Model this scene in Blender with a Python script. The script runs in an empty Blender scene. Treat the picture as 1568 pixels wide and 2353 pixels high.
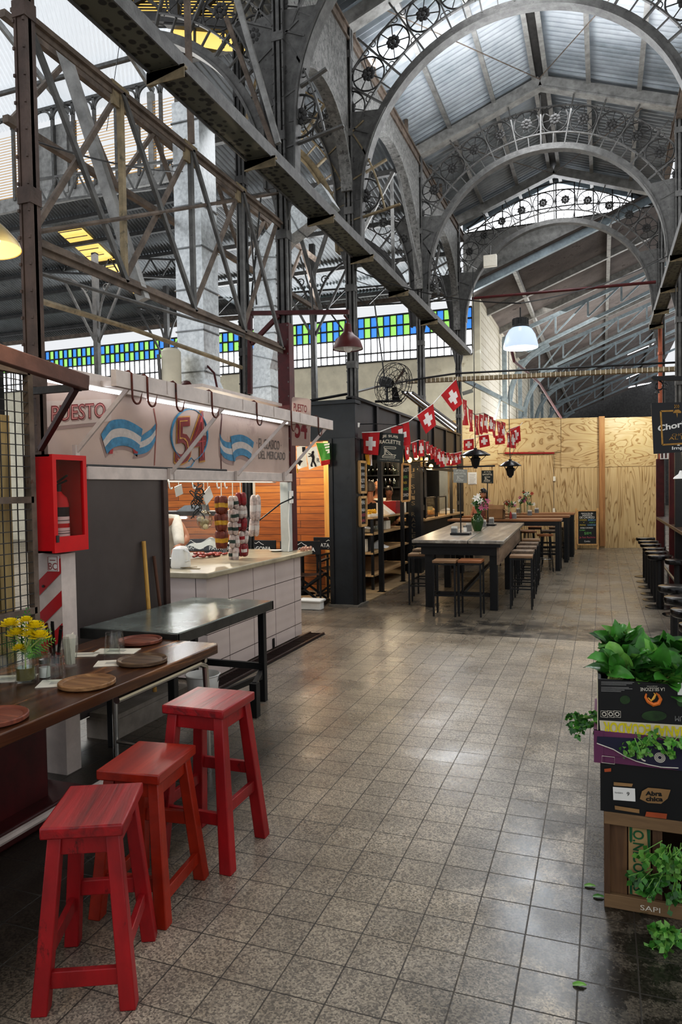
import bpy, bmesh, math, random
from mathutils import Vector, Matrix
rnd = random.Random(54)
PI = math.pi
V = Vector
scene = bpy.context.scene
COL = scene.collection
# ------------------------------------------------------------ camera model
W, H, F, CZ = 1568, 2353, 1620.0, 1.65
YAW, PITCH, ROLL = math.atan(601 / F), -0.0324, 0.017
_cy, _sy, _cp, _sp = math.cos(YAW), math.sin(YAW), math.cos(PITCH), math.sin(PITCH)
FW = V((-_sy * _cp, _cy * _cp, _sp)); R0 = V((_cy, _sy, 0)); U0 = R0.cross(FW)
RT = R0 * math.cos(ROLL) - U0 * math.sin(ROLL)
UP = U0 * math.cos(ROLL) + R0 * math.sin(ROLL)
EYE = V((0, 0, CZ))
cam = bpy.data.cameras.new('camera'); co = bpy.data.objects.new('camera', cam); COL.objects.link(co)
co.matrix_world = Matrix(((RT.x, UP.x, -FW.x, 0), (RT.y, UP.y, -FW.y, 0), (RT.z, UP.z, -FW.z, CZ), (0, 0, 0, 1)))
cam.sensor_fit = 'VERTICAL'; cam.sensor_height = 36.0; cam.lens = F / H * 36.0
cam.clip_end = 300; cam.clip_start = 0.05
scene.camera = co
def ray(x, y): return FW + RT * ((x - W / 2) / F) - UP * ((y - H / 2) / F)
def oz(x, y, z=0.0): d = ray(x, y); return EYE + d * ((z - CZ) / d.z)
def ox(x, y, X): d = ray(x, y); return EYE + d * (X / d.x)
def oy(x, y, Y): d = ray(x, y); return EYE + d * (Y / d.y)
def opl(x, y, p, n): d = ray(x, y); return EYE + d * ((V(p) - EYE).dot(n) / d.dot(n))
# ------------------------------------------------------------ mesh builder
class MB:
    def __init__(s): s.v = []; s.f = []; s.m = []; s.cur = 0
    def add(s, vs, fs):
        b = len(s.v); s.v += [V(p) for p in vs]
        for f in fs: s.f.append([b + i for i in f]); s.m.append(s.cur)
        return s
    def box(s, lo, hi, mat=None):
        x0, y0, z0 = lo; x1, y1, z1 = hi
        vs = [V(p) for p in ((x0,y0,z0),(x1,y0,z0),(x1,y1,z0),(x0,y1,z0),(x0,y0,z1),(x1,y0,z1),(x1,y1,z1),(x0,y1,z1))]
        if mat: vs = [mat @ p for p in vs]
        return s.add(vs, [(0,3,2,1),(4,5,6,7),(0,1,5,4),(1,2,6,5),(2,3,7,6),(3,0,4,7)])
    def bar(s, a, b, w, h=None, up=(0,0,1), w2=None, h2=None):
        a = V(a); b = V(b); h = h or w; w2 = w2 or w; h2 = h2 or h
        d = (b - a).normalized(); u = V(up)
        if abs(d.dot(u)) > .98: u = V((0,1,0)) if abs(d.y) < .9 else V((1,0,0))
        x = d.cross(u).normalized(); y = x.cross(d)
        vs = []
        for p, ww, hh in ((a, w, h), (b, w2, h2)):
            for i, j in ((-1,-1),(1,-1),(1,1),(-1,1)): vs.append(p + x * (ww/2*i) + y * (hh/2*j))
        return s.add(vs, [(3,2,1,0),(4,5,6,7),(0,1,5,4),(1,2,6,5),(2,3,7,6),(3,0,4,7)])
    def tube(s, pts, r, n=8, closed=False, rs=None, cap=True):
        pts = [V(p) for p in pts]; k = len(pts); rings = []; pu = None
        for i, p in enumerate(pts):
            if closed: d = pts[(i+1) % k] - pts[i-1]
            else: d = pts[min(i+1, k-1)] - pts[max(i-1, 0)]
            d.normalize()
            if pu is None:
                u = V((0,0,1)) if abs(d.z) < .9 else V((1,0,0))
            else: u = pu
            x = d.cross(u)
            if x.length < 1e-5: x = d.cross(V((0.3,1,0.2)))
            x.normalize(); y = x.cross(d).normalized(); pu = y
            rr = rs[i] if rs else r
            rings.append([p + (x * math.cos(t) + y * math.sin(t)) * rr for t in [2*PI*j/n for j in range(n)]])
        b = len(s.v)
        for q in rings: s.v += q
        for i in range(k if closed else k - 1):
            i2 = (i + 1) % k
            for j in range(n):
                s.f.append([b+i*n+j, b+i2*n+j, b+i2*n+(j+1) % n, b+i*n+(j+1) % n][::-1]); s.m.append(s.cur)
        if cap and not closed:
            s.f.append([b+j for j in range(n)]); s.m.append(s.cur)
            s.f.append([b+(k-1)*n+j for j in range(n)][::-1]); s.m.append(s.cur)
        return s
    def lathe(s, prof, c=(0,0,0), n=20, mat=None):
        b = len(s.v); c = V(c)
        for r, z in prof:
            for j in range(n):
                t = 2*PI*j/n; p = V((r*math.cos(t), r*math.sin(t), z))
                if mat: p = mat @ p
                s.v.append(p + c)
        for i in range(len(prof)-1):
            for j in range(n):
                s.f.append([b+i*n+j, b+i*n+(j+1) % n, b+(i+1)*n+(j+1) % n, b+(i+1)*n+j]); s.m.append(s.cur)
        return s
    def cyl(s, c, r, h, n=16, r2=None):
        r2 = r if r2 is None else r2
        return s.lathe([(0.0001,0),(r,0),(r2,h),(0.0001,h)], c, n)
    def ball(s, c, r, n=10, sc=(1,1,1), mat=None):
        m = Matrix.Diagonal((sc[0], sc[1], sc[2], 1))
        if mat: m = mat @ m
        prof = [(max(r*math.sin(PI*i/n), 1e-4), -r*math.cos(PI*i/n)) for i in range(n+1)]
        return s.lathe(prof, c, n + 2, m)
    def prism(s, pts, ext):
        pts = [V(p) for p in pts]; e = V(ext); n = len(pts)
        b = len(s.v); s.v += pts + [p + e for p in pts]
        s.f.append([b+i for i in range(n)]); s.f.append([b+n+i for i in range(n)][::-1]); s.m += [s.cur]*2
        for i in range(n): s.f.append([b+i, b+n+i, b+n+(i+1) % n, b+(i+1) % n]); s.m.append(s.cur)
        return s
    def poly(s, pts): return s.add(pts, [list(range(len(pts)))])
    def grid(s, fn, nu, nv):
        b = len(s.v)
        for i in range(nu+1):
            for j in range(nv+1): s.v.append(V(fn(i/nu, j/nv)))
        for i in range(nu):
            for j in range(nv):
                s.f.append([b+i*(nv+1)+j, b+(i+1)*(nv+1)+j, b+(i+1)*(nv+1)+j+1, b+i*(nv+1)+j+1]); s.m.append(s.cur)
        return s
    def arcstrip(s, c, r0, r1, t0, t1, ext, n=24, ax=(1,0,0), ay=(0,0,1)):
        c = V(c); ax = V(ax); ay = V(ay); e = V(ext)
        for i in range(n):
            a = t0 + (t1-t0)*i/n; b2 = t0 + (t1-t0)*(i+1)/n
            q = [c+(ax*math.cos(t)+ay*math.sin(t))*r for t, r in ((a,r0),(a,r1),(b2,r1),(b2,r0))]
            s.add(q + [p+e for p in q], [(0,1,2,3),(7,6,5,4),(1,5,6,2),(0,3,7,4)] + ([(0,4,5,1)] if i == 0 else []) + ([(3,2,6,7)] if i == n-1 else []))
        return s
    def mesh(s, name, mats, off=None, inv=None):
        me = bpy.data.meshes.new(name)
        vs = s.v
        if inv is not None: vs = [inv @ p for p in vs]
        elif off is not None: vs = [p - off for p in vs]
        me.from_pydata([tuple(p) for p in vs], [], s.f)
        mats = mats if isinstance(mats, (list, tuple)) else [mats]
        for m in mats: me.materials.append(m)
        if len(mats) > 1: me.polygons.foreach_set('material_index', s.m)
        me.validate(); me.update()
        return me
    def build(s, name, mats, parent=None, smooth=True, bevel=0, world=True, ang=.6, recalc=True):
        inv = None
        if parent is not None and world: inv = MW(parent).inverted()
        me = s.mesh(name, mats, inv=inv)
        if recalc:
            bm = bmesh.new(); bm.from_mesh(me); bmesh.ops.recalc_face_normals(bm, faces=bm.faces); bm.to_mesh(me); bm.free()
        if smooth:
            me.shade_smooth(); me.set_sharp_from_angle(angle=ang)
        o = bpy.data.objects.new(name, me); COL.objects.link(o)
        if parent is not None: o.parent = parent
        if bevel:
            b = o.modifiers.new('bevel', 'BEVEL'); b.width = bevel; b.segments = 2; b.limit_method = 'ANGLE'
        return o
def MW(o):
    m = o.matrix_basis.copy()
    p = o.parent
    while p is not None: m = p.matrix_basis @ m; p = p.parent
    return m
def tag(o, label=None, cat=None, group=None, kind=None):
    if label: o['label'] = label
    if cat: o['category'] = cat
    if group: o['group'] = group
    if kind: o['kind'] = kind
    return o
def thing(name, label, cat, loc=(0,0,0), rotz=0, group=None):
    o = bpy.data.objects.new(name, None); COL.objects.link(o); o.empty_display_size = .1
    o.location = loc; o.rotation_euler = (0, 0, rotz)
    return tag(o, label, cat, group)
KIDS = {}
def dup(o, parent=None, loc=None, rotz=None, label=None, group=None, scale=None):
    c = o.copy(); COL.objects.link(c); c.parent = parent
    for ch in [x for x in COL.objects if x.parent == o]: dup(ch, c)
    if loc is not None: c.location = loc
    if rotz is not None: c.rotation_euler = (0, 0, rotz)
    if scale is not None: c.scale = scale
    return tag(c, label, None, group)
def struct(mb, name, m, label=None, **k):
    o = mb.build(name, m, **k); o['kind'] = 'structure'
    if label: o['label'] = label
    return o
ORD = 'first second third fourth fifth sixth seventh eighth ninth tenth eleventh twelfth thirteenth fourteenth fifteenth sixteenth seventeenth eighteenth nineteenth twentieth'.split()
# ------------------------------------------------------------ materials
def lin(c):
    if isinstance(c, str):
        c = c.lstrip('#'); c = [int(c[i:i+2], 16) / 255 for i in (0, 2, 4)]
    return [x/12.92 if x <= .04045 else ((x+.055)/1.055)**2.4 for x in c] + [1.0]
def nodes(name):
    m = bpy.data.materials.new(name); m.use_nodes = True
    nt = m.node_tree; return m, nt, nt.nodes['Principled BSDF']
def N(nt, t, **k):
    n = nt.nodes.new(t)
    for a, b in k.items():
        if a.startswith('i_'): n.inputs[a[2:].replace('_', ' ')].default_value = b
        else: setattr(n, a, b)
    return n
def L(nt, a, b): nt.links.new(a, b)
def mat(name, c, rough=.6, metal=0, var=.18, scale=6, detail=5, bump=0, bscale=None, c2=None, stretch=None, emit=None, estr=0, spec=.5, trans=0, alpha=1, wear=None, wamt=.45, wscale=14, rvar=0, ior=1.45):
    m, nt, b = nodes(name)
    base = lin(c)
    tc = N(nt, 'ShaderNodeTexCoord'); mp = N(nt, 'ShaderNodeMapping'); L(nt, tc.outputs['Object'], mp.inputs['Vector'])
    if stretch: mp.inputs['Scale'].default_value = stretch
    out = None
    if var or c2:
        nz = N(nt, 'ShaderNodeTexNoise', i_Scale=scale, i_Detail=detail, i_Roughness=.6); L(nt, mp.outputs[0], nz.inputs['Vector'])
        cr = N(nt, 'ShaderNodeValToRGB'); L(nt, nz.outputs['Fac'], cr.inputs[0])
        lo = lin(c2) if c2 else [x*(1-var) for x in base[:3]] + [1]; hi = base if c2 else [min(1, x*(1+var)) for x in base[:3]] + [1]
        e = cr.color_ramp.elements; e[0].position = .33; e[1].position = .67; e[0].color = lo; e[1].color = hi
        out = cr.outputs[0]
        if wear:
            n2 = N(nt, 'ShaderNodeTexNoise', i_Scale=wscale, i_Detail=8, i_Roughness=.75); L(nt, mp.outputs[0], n2.inputs['Vector'])
            r2 = N(nt, 'ShaderNodeValToRGB'); L(nt, n2.outputs['Fac'], r2.inputs[0])
            r2.color_ramp.elements[0].position = 1-wamt; r2.color_ramp.elements[1].position = min(1, 1.08-wamt)
            mx = N(nt, 'ShaderNodeMix', data_type='RGBA'); L(nt, r2.outputs[0], mx.inputs['Factor']); L(nt, out, mx.inputs['A']); mx.inputs['B'].default_value = lin(wear)
            out = mx.outputs['Result']
        L(nt, out, b.inputs['Base Color'])
        if rvar:
            mr = N(nt, 'ShaderNodeMapRange'); mr.inputs['To Min'].default_value = max(.02, rough-rvar); mr.inputs['To Max'].default_value = rough+rvar
            L(nt, nz.outputs['Fac'], mr.inputs['Value']); L(nt, mr.outputs[0], b.inputs['Roughness'])
    else: b.inputs['Base Color'].default_value = base
    if not rvar: b.inputs['Roughness'].default_value = rough
    b.inputs['Metallic'].default_value = metal; b.inputs['Specular IOR Level'].default_value = spec
    b.inputs['Transmission Weight'].default_value = trans; b.inputs['Alpha'].default_value = alpha; b.inputs['IOR'].default_value = ior
    if bump:
        nb = N(nt, 'ShaderNodeTexNoise', i_Scale=bscale or scale*4, i_Detail=6); L(nt, mp.outputs[0], nb.inputs['Vector'])
        bp = N(nt, 'ShaderNodeBump', i_Strength=bump, i_Distance=.01); L(nt, nb.outputs['Fac'], bp.inputs['Height']); L(nt, bp.outputs[0], b.inputs['Normal'])
    if emit: b.inputs['Emission Color'].default_value = lin(emit); b.inputs['Emission Strength'].default_value = estr
    return m
def wood(name, c1, c2, rough=.5, axis='X', scale=3.0, bump=.1, c3=None, dist=6):
    """long grain running along the given object axis"""
    m, nt, b = nodes(name)
    tc = N(nt, 'ShaderNodeTexCoord'); mp = N(nt, 'ShaderNodeMapping'); L(nt, tc.outputs['Object'], mp.inputs[0])
    s = [scale*5]*3; s['XYZ'.index(axis)] = scale*.35; mp.inputs['Scale'].default_value = s
    nz = N(nt, 'ShaderNodeTexNoise', i_Scale=1.0, i_Detail=7, i_Roughness=.62, i_Distortion=.6); L(nt, mp.outputs[0], nz.inputs[0])
    cr = N(nt, 'ShaderNodeValToRGB'); L(nt, nz.outputs['Fac'], cr.inputs[0]); e = cr.color_ramp.elements
    e[0].position = .32; e[1].position = .68; e[0].color = lin(c1); e[1].color = lin(c2)
    if c3: x = e.new(.52); x.color = lin(c3)
    L(nt, cr.outputs[0], b.inputs['Base Color']); b.inputs['Roughness'].default_value = rough
    bp = N(nt, 'ShaderNodeBump', i_Strength=bump, i_Distance=.01); L(nt, nz.outputs['Fac'], bp.inputs['Height']); L(nt, bp.outputs[0], b.inputs['Normal'])
    return m
M = {}
M['iron'] = mat('iron', '#605f5d', .55, .25, .3, 9, wear='#3b3937', wamt=.4, wscale=26, bump=.25, bscale=60)
M['iron_light'] = mat('iron_light', '#8d8c89', .5, .2, .3, 7, wear='#4a4540', wamt=.36, bump=.2, bscale=50)
M['iron_dark'] = mat('iron_dark', '#3a3938', .6, .2, .35, 9, wear='#5d5852', wamt=.36, bump=.2, bscale=60)
M['iron_rust'] = mat('iron_rust', '#6a5e54', .7, .1, .4, 7, wear='#5a3f30', wamt=.4, wscale=20, bump=.3, bscale=40)
M['iron_tan'] = mat('iron_tan', '#8a7c62', .6, .25, .35, 9, wear='#57503f', wamt=.42)
M['maroon'] = mat('maroon', '#4b1214', .45, .0, .3, 8, wear='#33110f', wamt=.36)
M['galv'] = mat('galvanised_sheet', '#d3d7d8', .32, .6, .22, 22, rvar=.1, wear='#9aa0a3', wamt=.4, wscale=18)
M['black'] = mat('black_paint', '#141416', .42, .1, .3, 10, bump=.05)
M['black_gloss'] = mat('black_gloss', '#0c0c0d', .2, 0, .2, 5)
M['charcoal'] = mat('charcoal_panel', '#22262a', .45, .2, .3, 5)
M['white_paint'] = mat('white_paint', '#c9bdb6', .5, 0, .12, 8, wear='#8f7f77', wamt=.33, bump=.06)
M['cream'] = mat('cream_wall', '#d6d0bc', .85, 0, .1, 3, wear='#b3a88e', wamt=.38, wscale=4, bump=.1)
M['chrome'] = mat('chrome', '#b9b6b0', .22, 1, 0)
M['steel'] = mat('brushed_steel', '#8e9090', .3, .9, .15, 10)
M['white'] = mat('white_plastic', '#e8e6e0', .4, 0, .04, 10)
M['paper'] = mat('paper', '#e6dfd0', .8, 0, .06, 20)
M['glass'] = None
def glassmat(name, tint='#ffffff', rough=.02, a=.12):
    m, nt, b = nodes(name)
    tr = N(nt, 'ShaderNodeBsdfTransparent'); tr.inputs[0].default_value = lin(tint)
    gl = N(nt, 'ShaderNodeBsdfGlossy'); gl.inputs['Roughness'].default_value = rough
    fr = N(nt, 'ShaderNodeLayerWeight', i_Blend=.5); pw = N(nt, 'ShaderNodeMath', operation='POWER'); pw.inputs[1].default_value = 3.0; L(nt, fr.outputs['Facing'], pw.inputs[0])
    mu = N(nt, 'ShaderNodeMath', operation='MULTIPLY'); mu.inputs[1].default_value = .55; L(nt, pw.outputs[0], mu.inputs[0])
    ad = N(nt, 'ShaderNodeMath', operation='ADD'); ad.inputs[1].default_value = a*.6; L(nt, mu.outputs[0], ad.inputs[0])
    mx = N(nt, 'ShaderNodeMixShader'); L(nt, ad.outputs[0], mx.inputs[0]); L(nt, tr.outputs[0], mx.inputs[1]); L(nt, gl.outputs[0], mx.inputs[2])
    L(nt, mx.outputs[0], nt.nodes['Material Output'].inputs['Surface'])
    return m
M['glass'] = glassmat('clear_glass', '#fafcfb', a=.06)
def pane(name, c, e, tint=.5):
    m, nt, b = nodes(name)
    b.inputs['Base Color'].default_value = lin(c); b.inputs['Roughness'].default_value = .4
    b.inputs['Emission Color'].default_value = lin(c); b.inputs['Emission Strength'].default_value = e
    return m
# daylight behind opal panes: bright, weakly tinted
M['pane_white'] = pane('opal_pane', '#f2f5fa', 4.0)
M['pane_blue'] = pane('blue_pane', '#4080dc', 1.05)
M['pane_green'] = pane('green_pane', '#92da68', 1.0)
M['fluor'] = pane('fluorescent_tube', '#f4f8ff', 4.5)
M['bulb'] = pane('glowing_bulb', '#ffc062', 22)
M['louver'] = mat('louver_slat', '#a9824a', .6, 0, .3, 6, emit='#d9a650', estr=.3)  # slats glow slightly to imitate daylight falling on them
M['yellow_sheet'] = mat('yellow_fibre_sheet', '#f0cf7a', .5, 0, .15, 5, emit='#ffd46e', estr=.85)
M['bright_sheet'] = mat('translucent_sheet', '#d7dde2', .45, .1, .12, 12, emit='#e4ecf4', estr=.62)
def corr_mat(name, c, rough, metal, var, c2=None, stains=None, emit=None, estr=0):
    return mat(name, c, rough, metal, var, 1.1, 6, c2=c2, stretch=(1, 1, 1), wear=stains, wamt=.42, wscale=2.2, emit=emit, estr=estr)
M['nave_sheet'] = corr_mat('nave_sheet', '#a9afb4', .45, .35, .25, c2='#757c81')
M['dark_sheet'] = corr_mat('dark_sheet', '#74787b', .5, .25, .3, stains='#54575a')
M['brown_sheet'] = corr_mat('brown_sheet', '#6d6663', .55, .2, .3, stains='#443d3a')
M['truss_blue'] = mat('pale_blue_steel', '#8f9ca3', .5, .2, .2, 8)
def corrugated(p, u, v, lu, lv, pitch=.09, amp=.016, nu=1):
    """sheet from p; ridges run along u (length lu), repeat along v (length lv)"""
    p = V(p); u = V(u).normalized(); v = V(v).normalized(); n = u.cross(v).normalized()
    k = max(2, int(lv / pitch)) * 6
    mb = MB()
    def fn(a, b): return p + u*(lu*a) + v*(lv*b) + n*(amp*math.sin(2*PI*lv*b/pitch))
    return mb.grid(fn, nu, k)
# floor: terrazzo tiles 0.19 m, grout, grime, painted shade, damp gloss
def floor_mat():
    m, nt, b = nodes('terrazzo_floor')
    tc = N(nt, 'ShaderNodeTexCoord'); sp = N(nt, 'ShaderNodeSeparateXYZ'); L(nt, tc.outputs['Object'], sp.inputs[0])
    mp = N(nt, 'ShaderNodeMapping'); L(nt, tc.outputs['Object'], mp.inputs[0]); mp.inputs['Location'].default_value = (.463+.19*200, -2.612+.19*200, 0)
    def brick(ms):
        br = N(nt, 'ShaderNodeTexBrick', offset=0.0, squash=1.0); br.inputs['Scale'].default_value = 1; br.inputs['Brick Width'].default_value = .19
        br.inputs['Row Height'].default_value = .19; br.inputs['Mortar Size'].default_value = ms; br.inputs['Mortar Smooth'].default_value = .3; br.inputs['Bias'].default_value = 0
        L(nt, mp.outputs[0], br.inputs['Vector']); return br
    br = brick(.003); br.inputs['Color1'].default_value = lin('#9a9287'); br.inputs['Color2'].default_value = lin('#a89f92'); br.inputs['Mortar'].default_value = lin('#5f594f')
    def noise(s, d, r=.6, v=None):
        n = N(nt, 'ShaderNodeTexNoise', i_Scale=s, i_Detail=d, i_Roughness=r); L(nt, (v or tc.outputs['Object']), n.inputs['Vector']); return n.outputs['Fac']
    def ramp(f, a, b2, ca=(0,0,0,1), cb=(1,1,1,1)):
        r = N(nt, 'ShaderNodeValToRGB'); L(nt, f, r.inputs[0]); e = r.color_ramp.elements; e[0].position = a; e[1].position = b2; e[0].color = ca; e[1].color = cb; return r.outputs[0]
    def mix(f, a, b2, mode='MIX'):
        x = N(nt, 'ShaderNodeMix', data_type='RGBA', blend_type=mode)
        if isinstance(f, float): x.inputs['Factor'].default_value = f
        else: L(nt, f, x.inputs['Factor'])
        for s, k in ((a, 'A'), (b2, 'B')):
            if isinstance(s, list): x.inputs[k].default_value = s
            else: L(nt, s, x.inputs[k])
        return x.outputs['Result']
    def mth(op, a, b2=None):
        x = N(nt, 'ShaderNodeMath', operation=op)
        for s, i in ((a, 0), (b2, 1)):
            if s is None: continue
            if isinstance(s, (int, float)): x.inputs[i].default_value = s
            else: L(nt, s, x.inputs[i])
        return x.outputs[0]
    def mr(f, a, b2, c=0., d=1.):
        x = N(nt, 'ShaderNodeMapRange'); L(nt, f, x.inputs[0])
        for i, q in ((1,a),(2,b2),(3,c),(4,d)): x.inputs[i].default_value = q
        return x.outputs[0]
    # chips
    vo = N(nt, 'ShaderNodeTexVoronoi', i_Scale=165.0); L(nt, tc.outputs['Object'], vo.inputs['Vector'])
    sx = N(nt, 'ShaderNodeSeparateColor'); L(nt, vo.outputs['Color'], sx.inputs[0])
    chip = ramp(sx.outputs[0], .12, .9, lin('#453f37'), lin('#f6f0e4'))
    base = mix(.55, br.outputs['Color'], chip, 'OVERLAY')
    grout = br.outputs['Fac']
    # wear: a browner left side, cooler middle
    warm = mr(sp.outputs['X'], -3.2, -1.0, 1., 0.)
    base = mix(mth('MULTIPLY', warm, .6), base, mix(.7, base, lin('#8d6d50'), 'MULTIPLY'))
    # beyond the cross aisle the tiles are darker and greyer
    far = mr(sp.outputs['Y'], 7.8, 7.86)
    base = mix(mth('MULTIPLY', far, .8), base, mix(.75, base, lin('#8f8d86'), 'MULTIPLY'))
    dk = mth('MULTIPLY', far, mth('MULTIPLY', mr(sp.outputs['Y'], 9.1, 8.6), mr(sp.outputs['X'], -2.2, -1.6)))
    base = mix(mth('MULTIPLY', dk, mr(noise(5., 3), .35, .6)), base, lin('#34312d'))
    # grime patches
    g1 = ramp(noise(1.3, 8, .7), .44, .66)
    base = mix(mth('MULTIPLY', g1, .5), base, mix(.8, base, lin('#6a6155'), 'MULTIPLY'))
    edge = mr(sp.outputs['X'], -.75, .0)
    wet = mth('MULTIPLY', edge, mth('MULTIPLY', ramp(noise(2.6, 9, .72), .38, .52), mr(sp.outputs['Y'], 7., 3.)))
    solid = mth('MULTIPLY', mr(sp.outputs['X'], -.1, -.07), mr(sp.outputs['Y'], 5.2, 4.))
    wet = mth('MAXIMUM', wet, mth('MULTIPLY', solid, .8))
    base = mix(wet, base, mix(.6, lin('#2b2925'), chip, 'OVERLAY'))
    left = mth('MULTIPLY', mr(sp.outputs['X'], -1.62, -2.0), mr(sp.outputs['Y'], 5.0, 3.6))  # shade under the table and stools, painted into the floor colour
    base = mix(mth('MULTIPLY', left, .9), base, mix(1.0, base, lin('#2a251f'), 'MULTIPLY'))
    base = mix(mth('MULTIPLY', grout, mr(noise(3., 4), .32, .62, .1, .95)), base, lin('#3a352f'))
    rust = ramp(noise(4.2, 6, .7), .62, .72)
    rust = mth('MULTIPLY', rust, mth('MULTIPLY', mr(sp.outputs['X'], -1.3, -1.7), mr(sp.outputs['Y'], 3.2, 4.2)))
    base = mix(mth('MULTIPLY', rust, .5), base, lin('#8a5c34'))
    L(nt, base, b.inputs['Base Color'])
    ro = mr(noise(1.7, 6), .3, .7, .2, .42)
    ro = mth('ADD', ro, mth('MULTIPLY', grout, .3)); ro = mth('SUBTRACT', ro, mth('MULTIPLY', wet, .08))
    L(nt, ro, b.inputs['Roughness']); b.inputs['Specular IOR Level'].default_value = .6
    bp = N(nt, 'ShaderNodeBump', i_Strength=.35, i_Distance=.004); bp.invert = True
    hh = mth('ADD', grout, mth('MULTIPLY', noise(9., 5), .5)); L(nt, hh, bp.inputs['Height']); L(nt, bp.outputs[0], b.inputs['Normal'])
    return m
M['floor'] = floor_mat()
# ------------------------------------------------------------ text and pixel helpers
_FONT = {}
def text_polys(s, bold=0.0, spacing=1.0):
    k = (s, bold, spacing)
    if k in _FONT: return _FONT[k]
    cu = bpy.data.curves.new('t', 'FONT'); cu.body = s; cu.size = 1; cu.offset = bold; cu.resolution_u = 3; cu.space_character = spacing
    cu.align_x = 'CENTER'
    o = bpy.data.objects.new('t', cu); COL.objects.link(o)
    bpy.context.view_layer.update()
    me = bpy.data.meshes.new_from_object(o.evaluated_get(bpy.context.evaluated_depsgraph_get()))
    vs = [v.co.copy() for v in me.vertices]; fs = [list(p.vertices) for p in me.polygons]
    bpy.data.objects.remove(o); bpy.data.curves.remove(cu); bpy.data.meshes.remove(me)
    x0 = min(v.x for v in vs); x1 = max(v.x for v in vs); y0 = min(v.y for v in vs); y1 = max(v.y for v in vs)
    vs = [((v.x-x0)/(x1-x0), (v.y-y0)/(y1-y0)) for v in vs]
    _FONT[k] = (vs, fs); return _FONT[k]
def text_quad(mb, s, bl, br, tr, tl, bold=0.0, lift=(0,0,0), arch=0, spacing=1.0):
    bl, br, tr, tl, lf = V(bl), V(br), V(tr), V(tl), V(lift)
    vs, fs = text_polys(s, bold, spacing)
    up = ((tl-bl)+(tr-br))*.5
    mb.add([bl*(1-u)*(1-v) + br*u*(1-v) + tr*u*v + tl*(1-u)*v + lf + up*(arch*(1-(2*u-1)**2)) for u, v in vs], fs)
    return mb
# ============================================================ SETTING
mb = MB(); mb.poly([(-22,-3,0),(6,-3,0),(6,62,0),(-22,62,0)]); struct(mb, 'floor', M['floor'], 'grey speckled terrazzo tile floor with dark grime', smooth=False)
XL, XR, XC = -3.4, 1.3, -1.05
YA = [7.43, 9.75, 13.95, 17.9]
ZE, ZR = 8.42, 9.3
# nave roof: two pitched sheets
sl = V((XC-XL, 0, ZR-ZE)); ln = sl.length
for nm, x, d in (('left', XL-.12, 1), ('right', XR+.12, -1)):
    u = V((sl.x*d, 0, sl.z))
    mb = corrugated((x, -4.0, ZE+.1), u, (0,1,0), ln, 22.8, .13, .026)
    struct(mb, 'ceiling_nave_' + nm, M['nave_sheet'], 'grey corrugated metal roof sheets of the high nave')
def roof_z(x): return ZE + .1 + (ZR-ZE) * (1 - abs(x-XC)/(XC-XL))
# purlins and the double ridge purlin
k = 0
for x, w in ((-2.75,.07),(-1.9,.07),(-1.16,.07),(-.94,.07),(-.2,.07),(.65,.07)):
    mb = MB(); z = roof_z(x) - .07
    mb.box((x-.018, -3.9, z-.06), (x+.018, 18.7, z+.05)); mb.box((x-.04, -3.9, z-.065), (x+.04, 18.7, z-.055))
    o = mb.build('roof_purlin', M['iron_light'], smooth=False)
    tag(o, '%s long purlin from the left under the high nave roof' % ORD[k], 'beam', 'nave roof purlins'); k += 1
mb = MB(); mb.box((-1.13, 4.7, ZR+.0), (-.97, 18.7, ZR+.1)); o = mb.build('ridge_gap_shade', M['iron_dark'], smooth=False); tag(o, 'dark strip along the ridge between the two middle purlins', 'roof ridge')  # dark strip standing in for the shaded gap at the ridge
# eave beams along both sides, with a slot of daylight above
for x, nm in ((XL, 'left'), (XR, 'right')):
    mb = MB(); mb.box((x-.03, 4.6, ZE-.36), (x+.03, 18.6, ZE-.2)); mb.box((x-.06, 4.6, ZE-.21), (x+.06, 18.6, ZE-.18)); mb.box((x-.06, 4.6, ZE-.38), (x+.06, 18.6, ZE-.35))
    for q in range(14): mb.box((x-.03, 5+q, ZE-.18), (x+.03, 5.05+q, ZE+.1))
    struct(mb, 'trim_eave_' + nm, M['iron_rust'], smooth=False)
# longitudinal plate above the columns on the left with an arch cut over each bay
def arch_plate(y0, y1, zc, ztop, x=XL, t=.03):
    mb = MB(); r = (y1-y0)/2 - .12; yc = (y0+y1)/2; ry = r; rz = min(r, ztop-zc-.35); n = 20
    for i in range(n):
        a, b = PI*i/n, PI*(i+1)/n
        p = [(yc+ry*math.cos(a), zc+rz*math.sin(a)), (yc+ry*math.cos(b), zc+rz*math.sin(b))]
        mb.prism([(x-t, p[0][0], p[0][1]), (x-t, p[0][0], ztop), (x-t, p[1][0], ztop), (x-t, p[1][0], p[1][1])], (2*t,0,0))
        mb.bar((x, p[0][0], p[0][1]), (x, p[1][0], p[1][1]), .05, .16, up=(1,0,0))
    return mb
plate = MB()
for a, b, zc in ((7.43, 9.75, 5.9), (9.75, 13.95, 5.6), (13.95, 17.9, 5.6)):
    q = arch_plate(a, b, zc, ZE-.3); plate.add(q.v, q.f)
struct(plate, 'wall_nave_left', mat('flaked_iron', '#72716e', .6, .15, .4, 14, wear='#3a3937', wamt=.46, wscale=22, bump=.3, bscale=30), 'riveted grey plate wall with round arches above the left columns', smooth=False)
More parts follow.
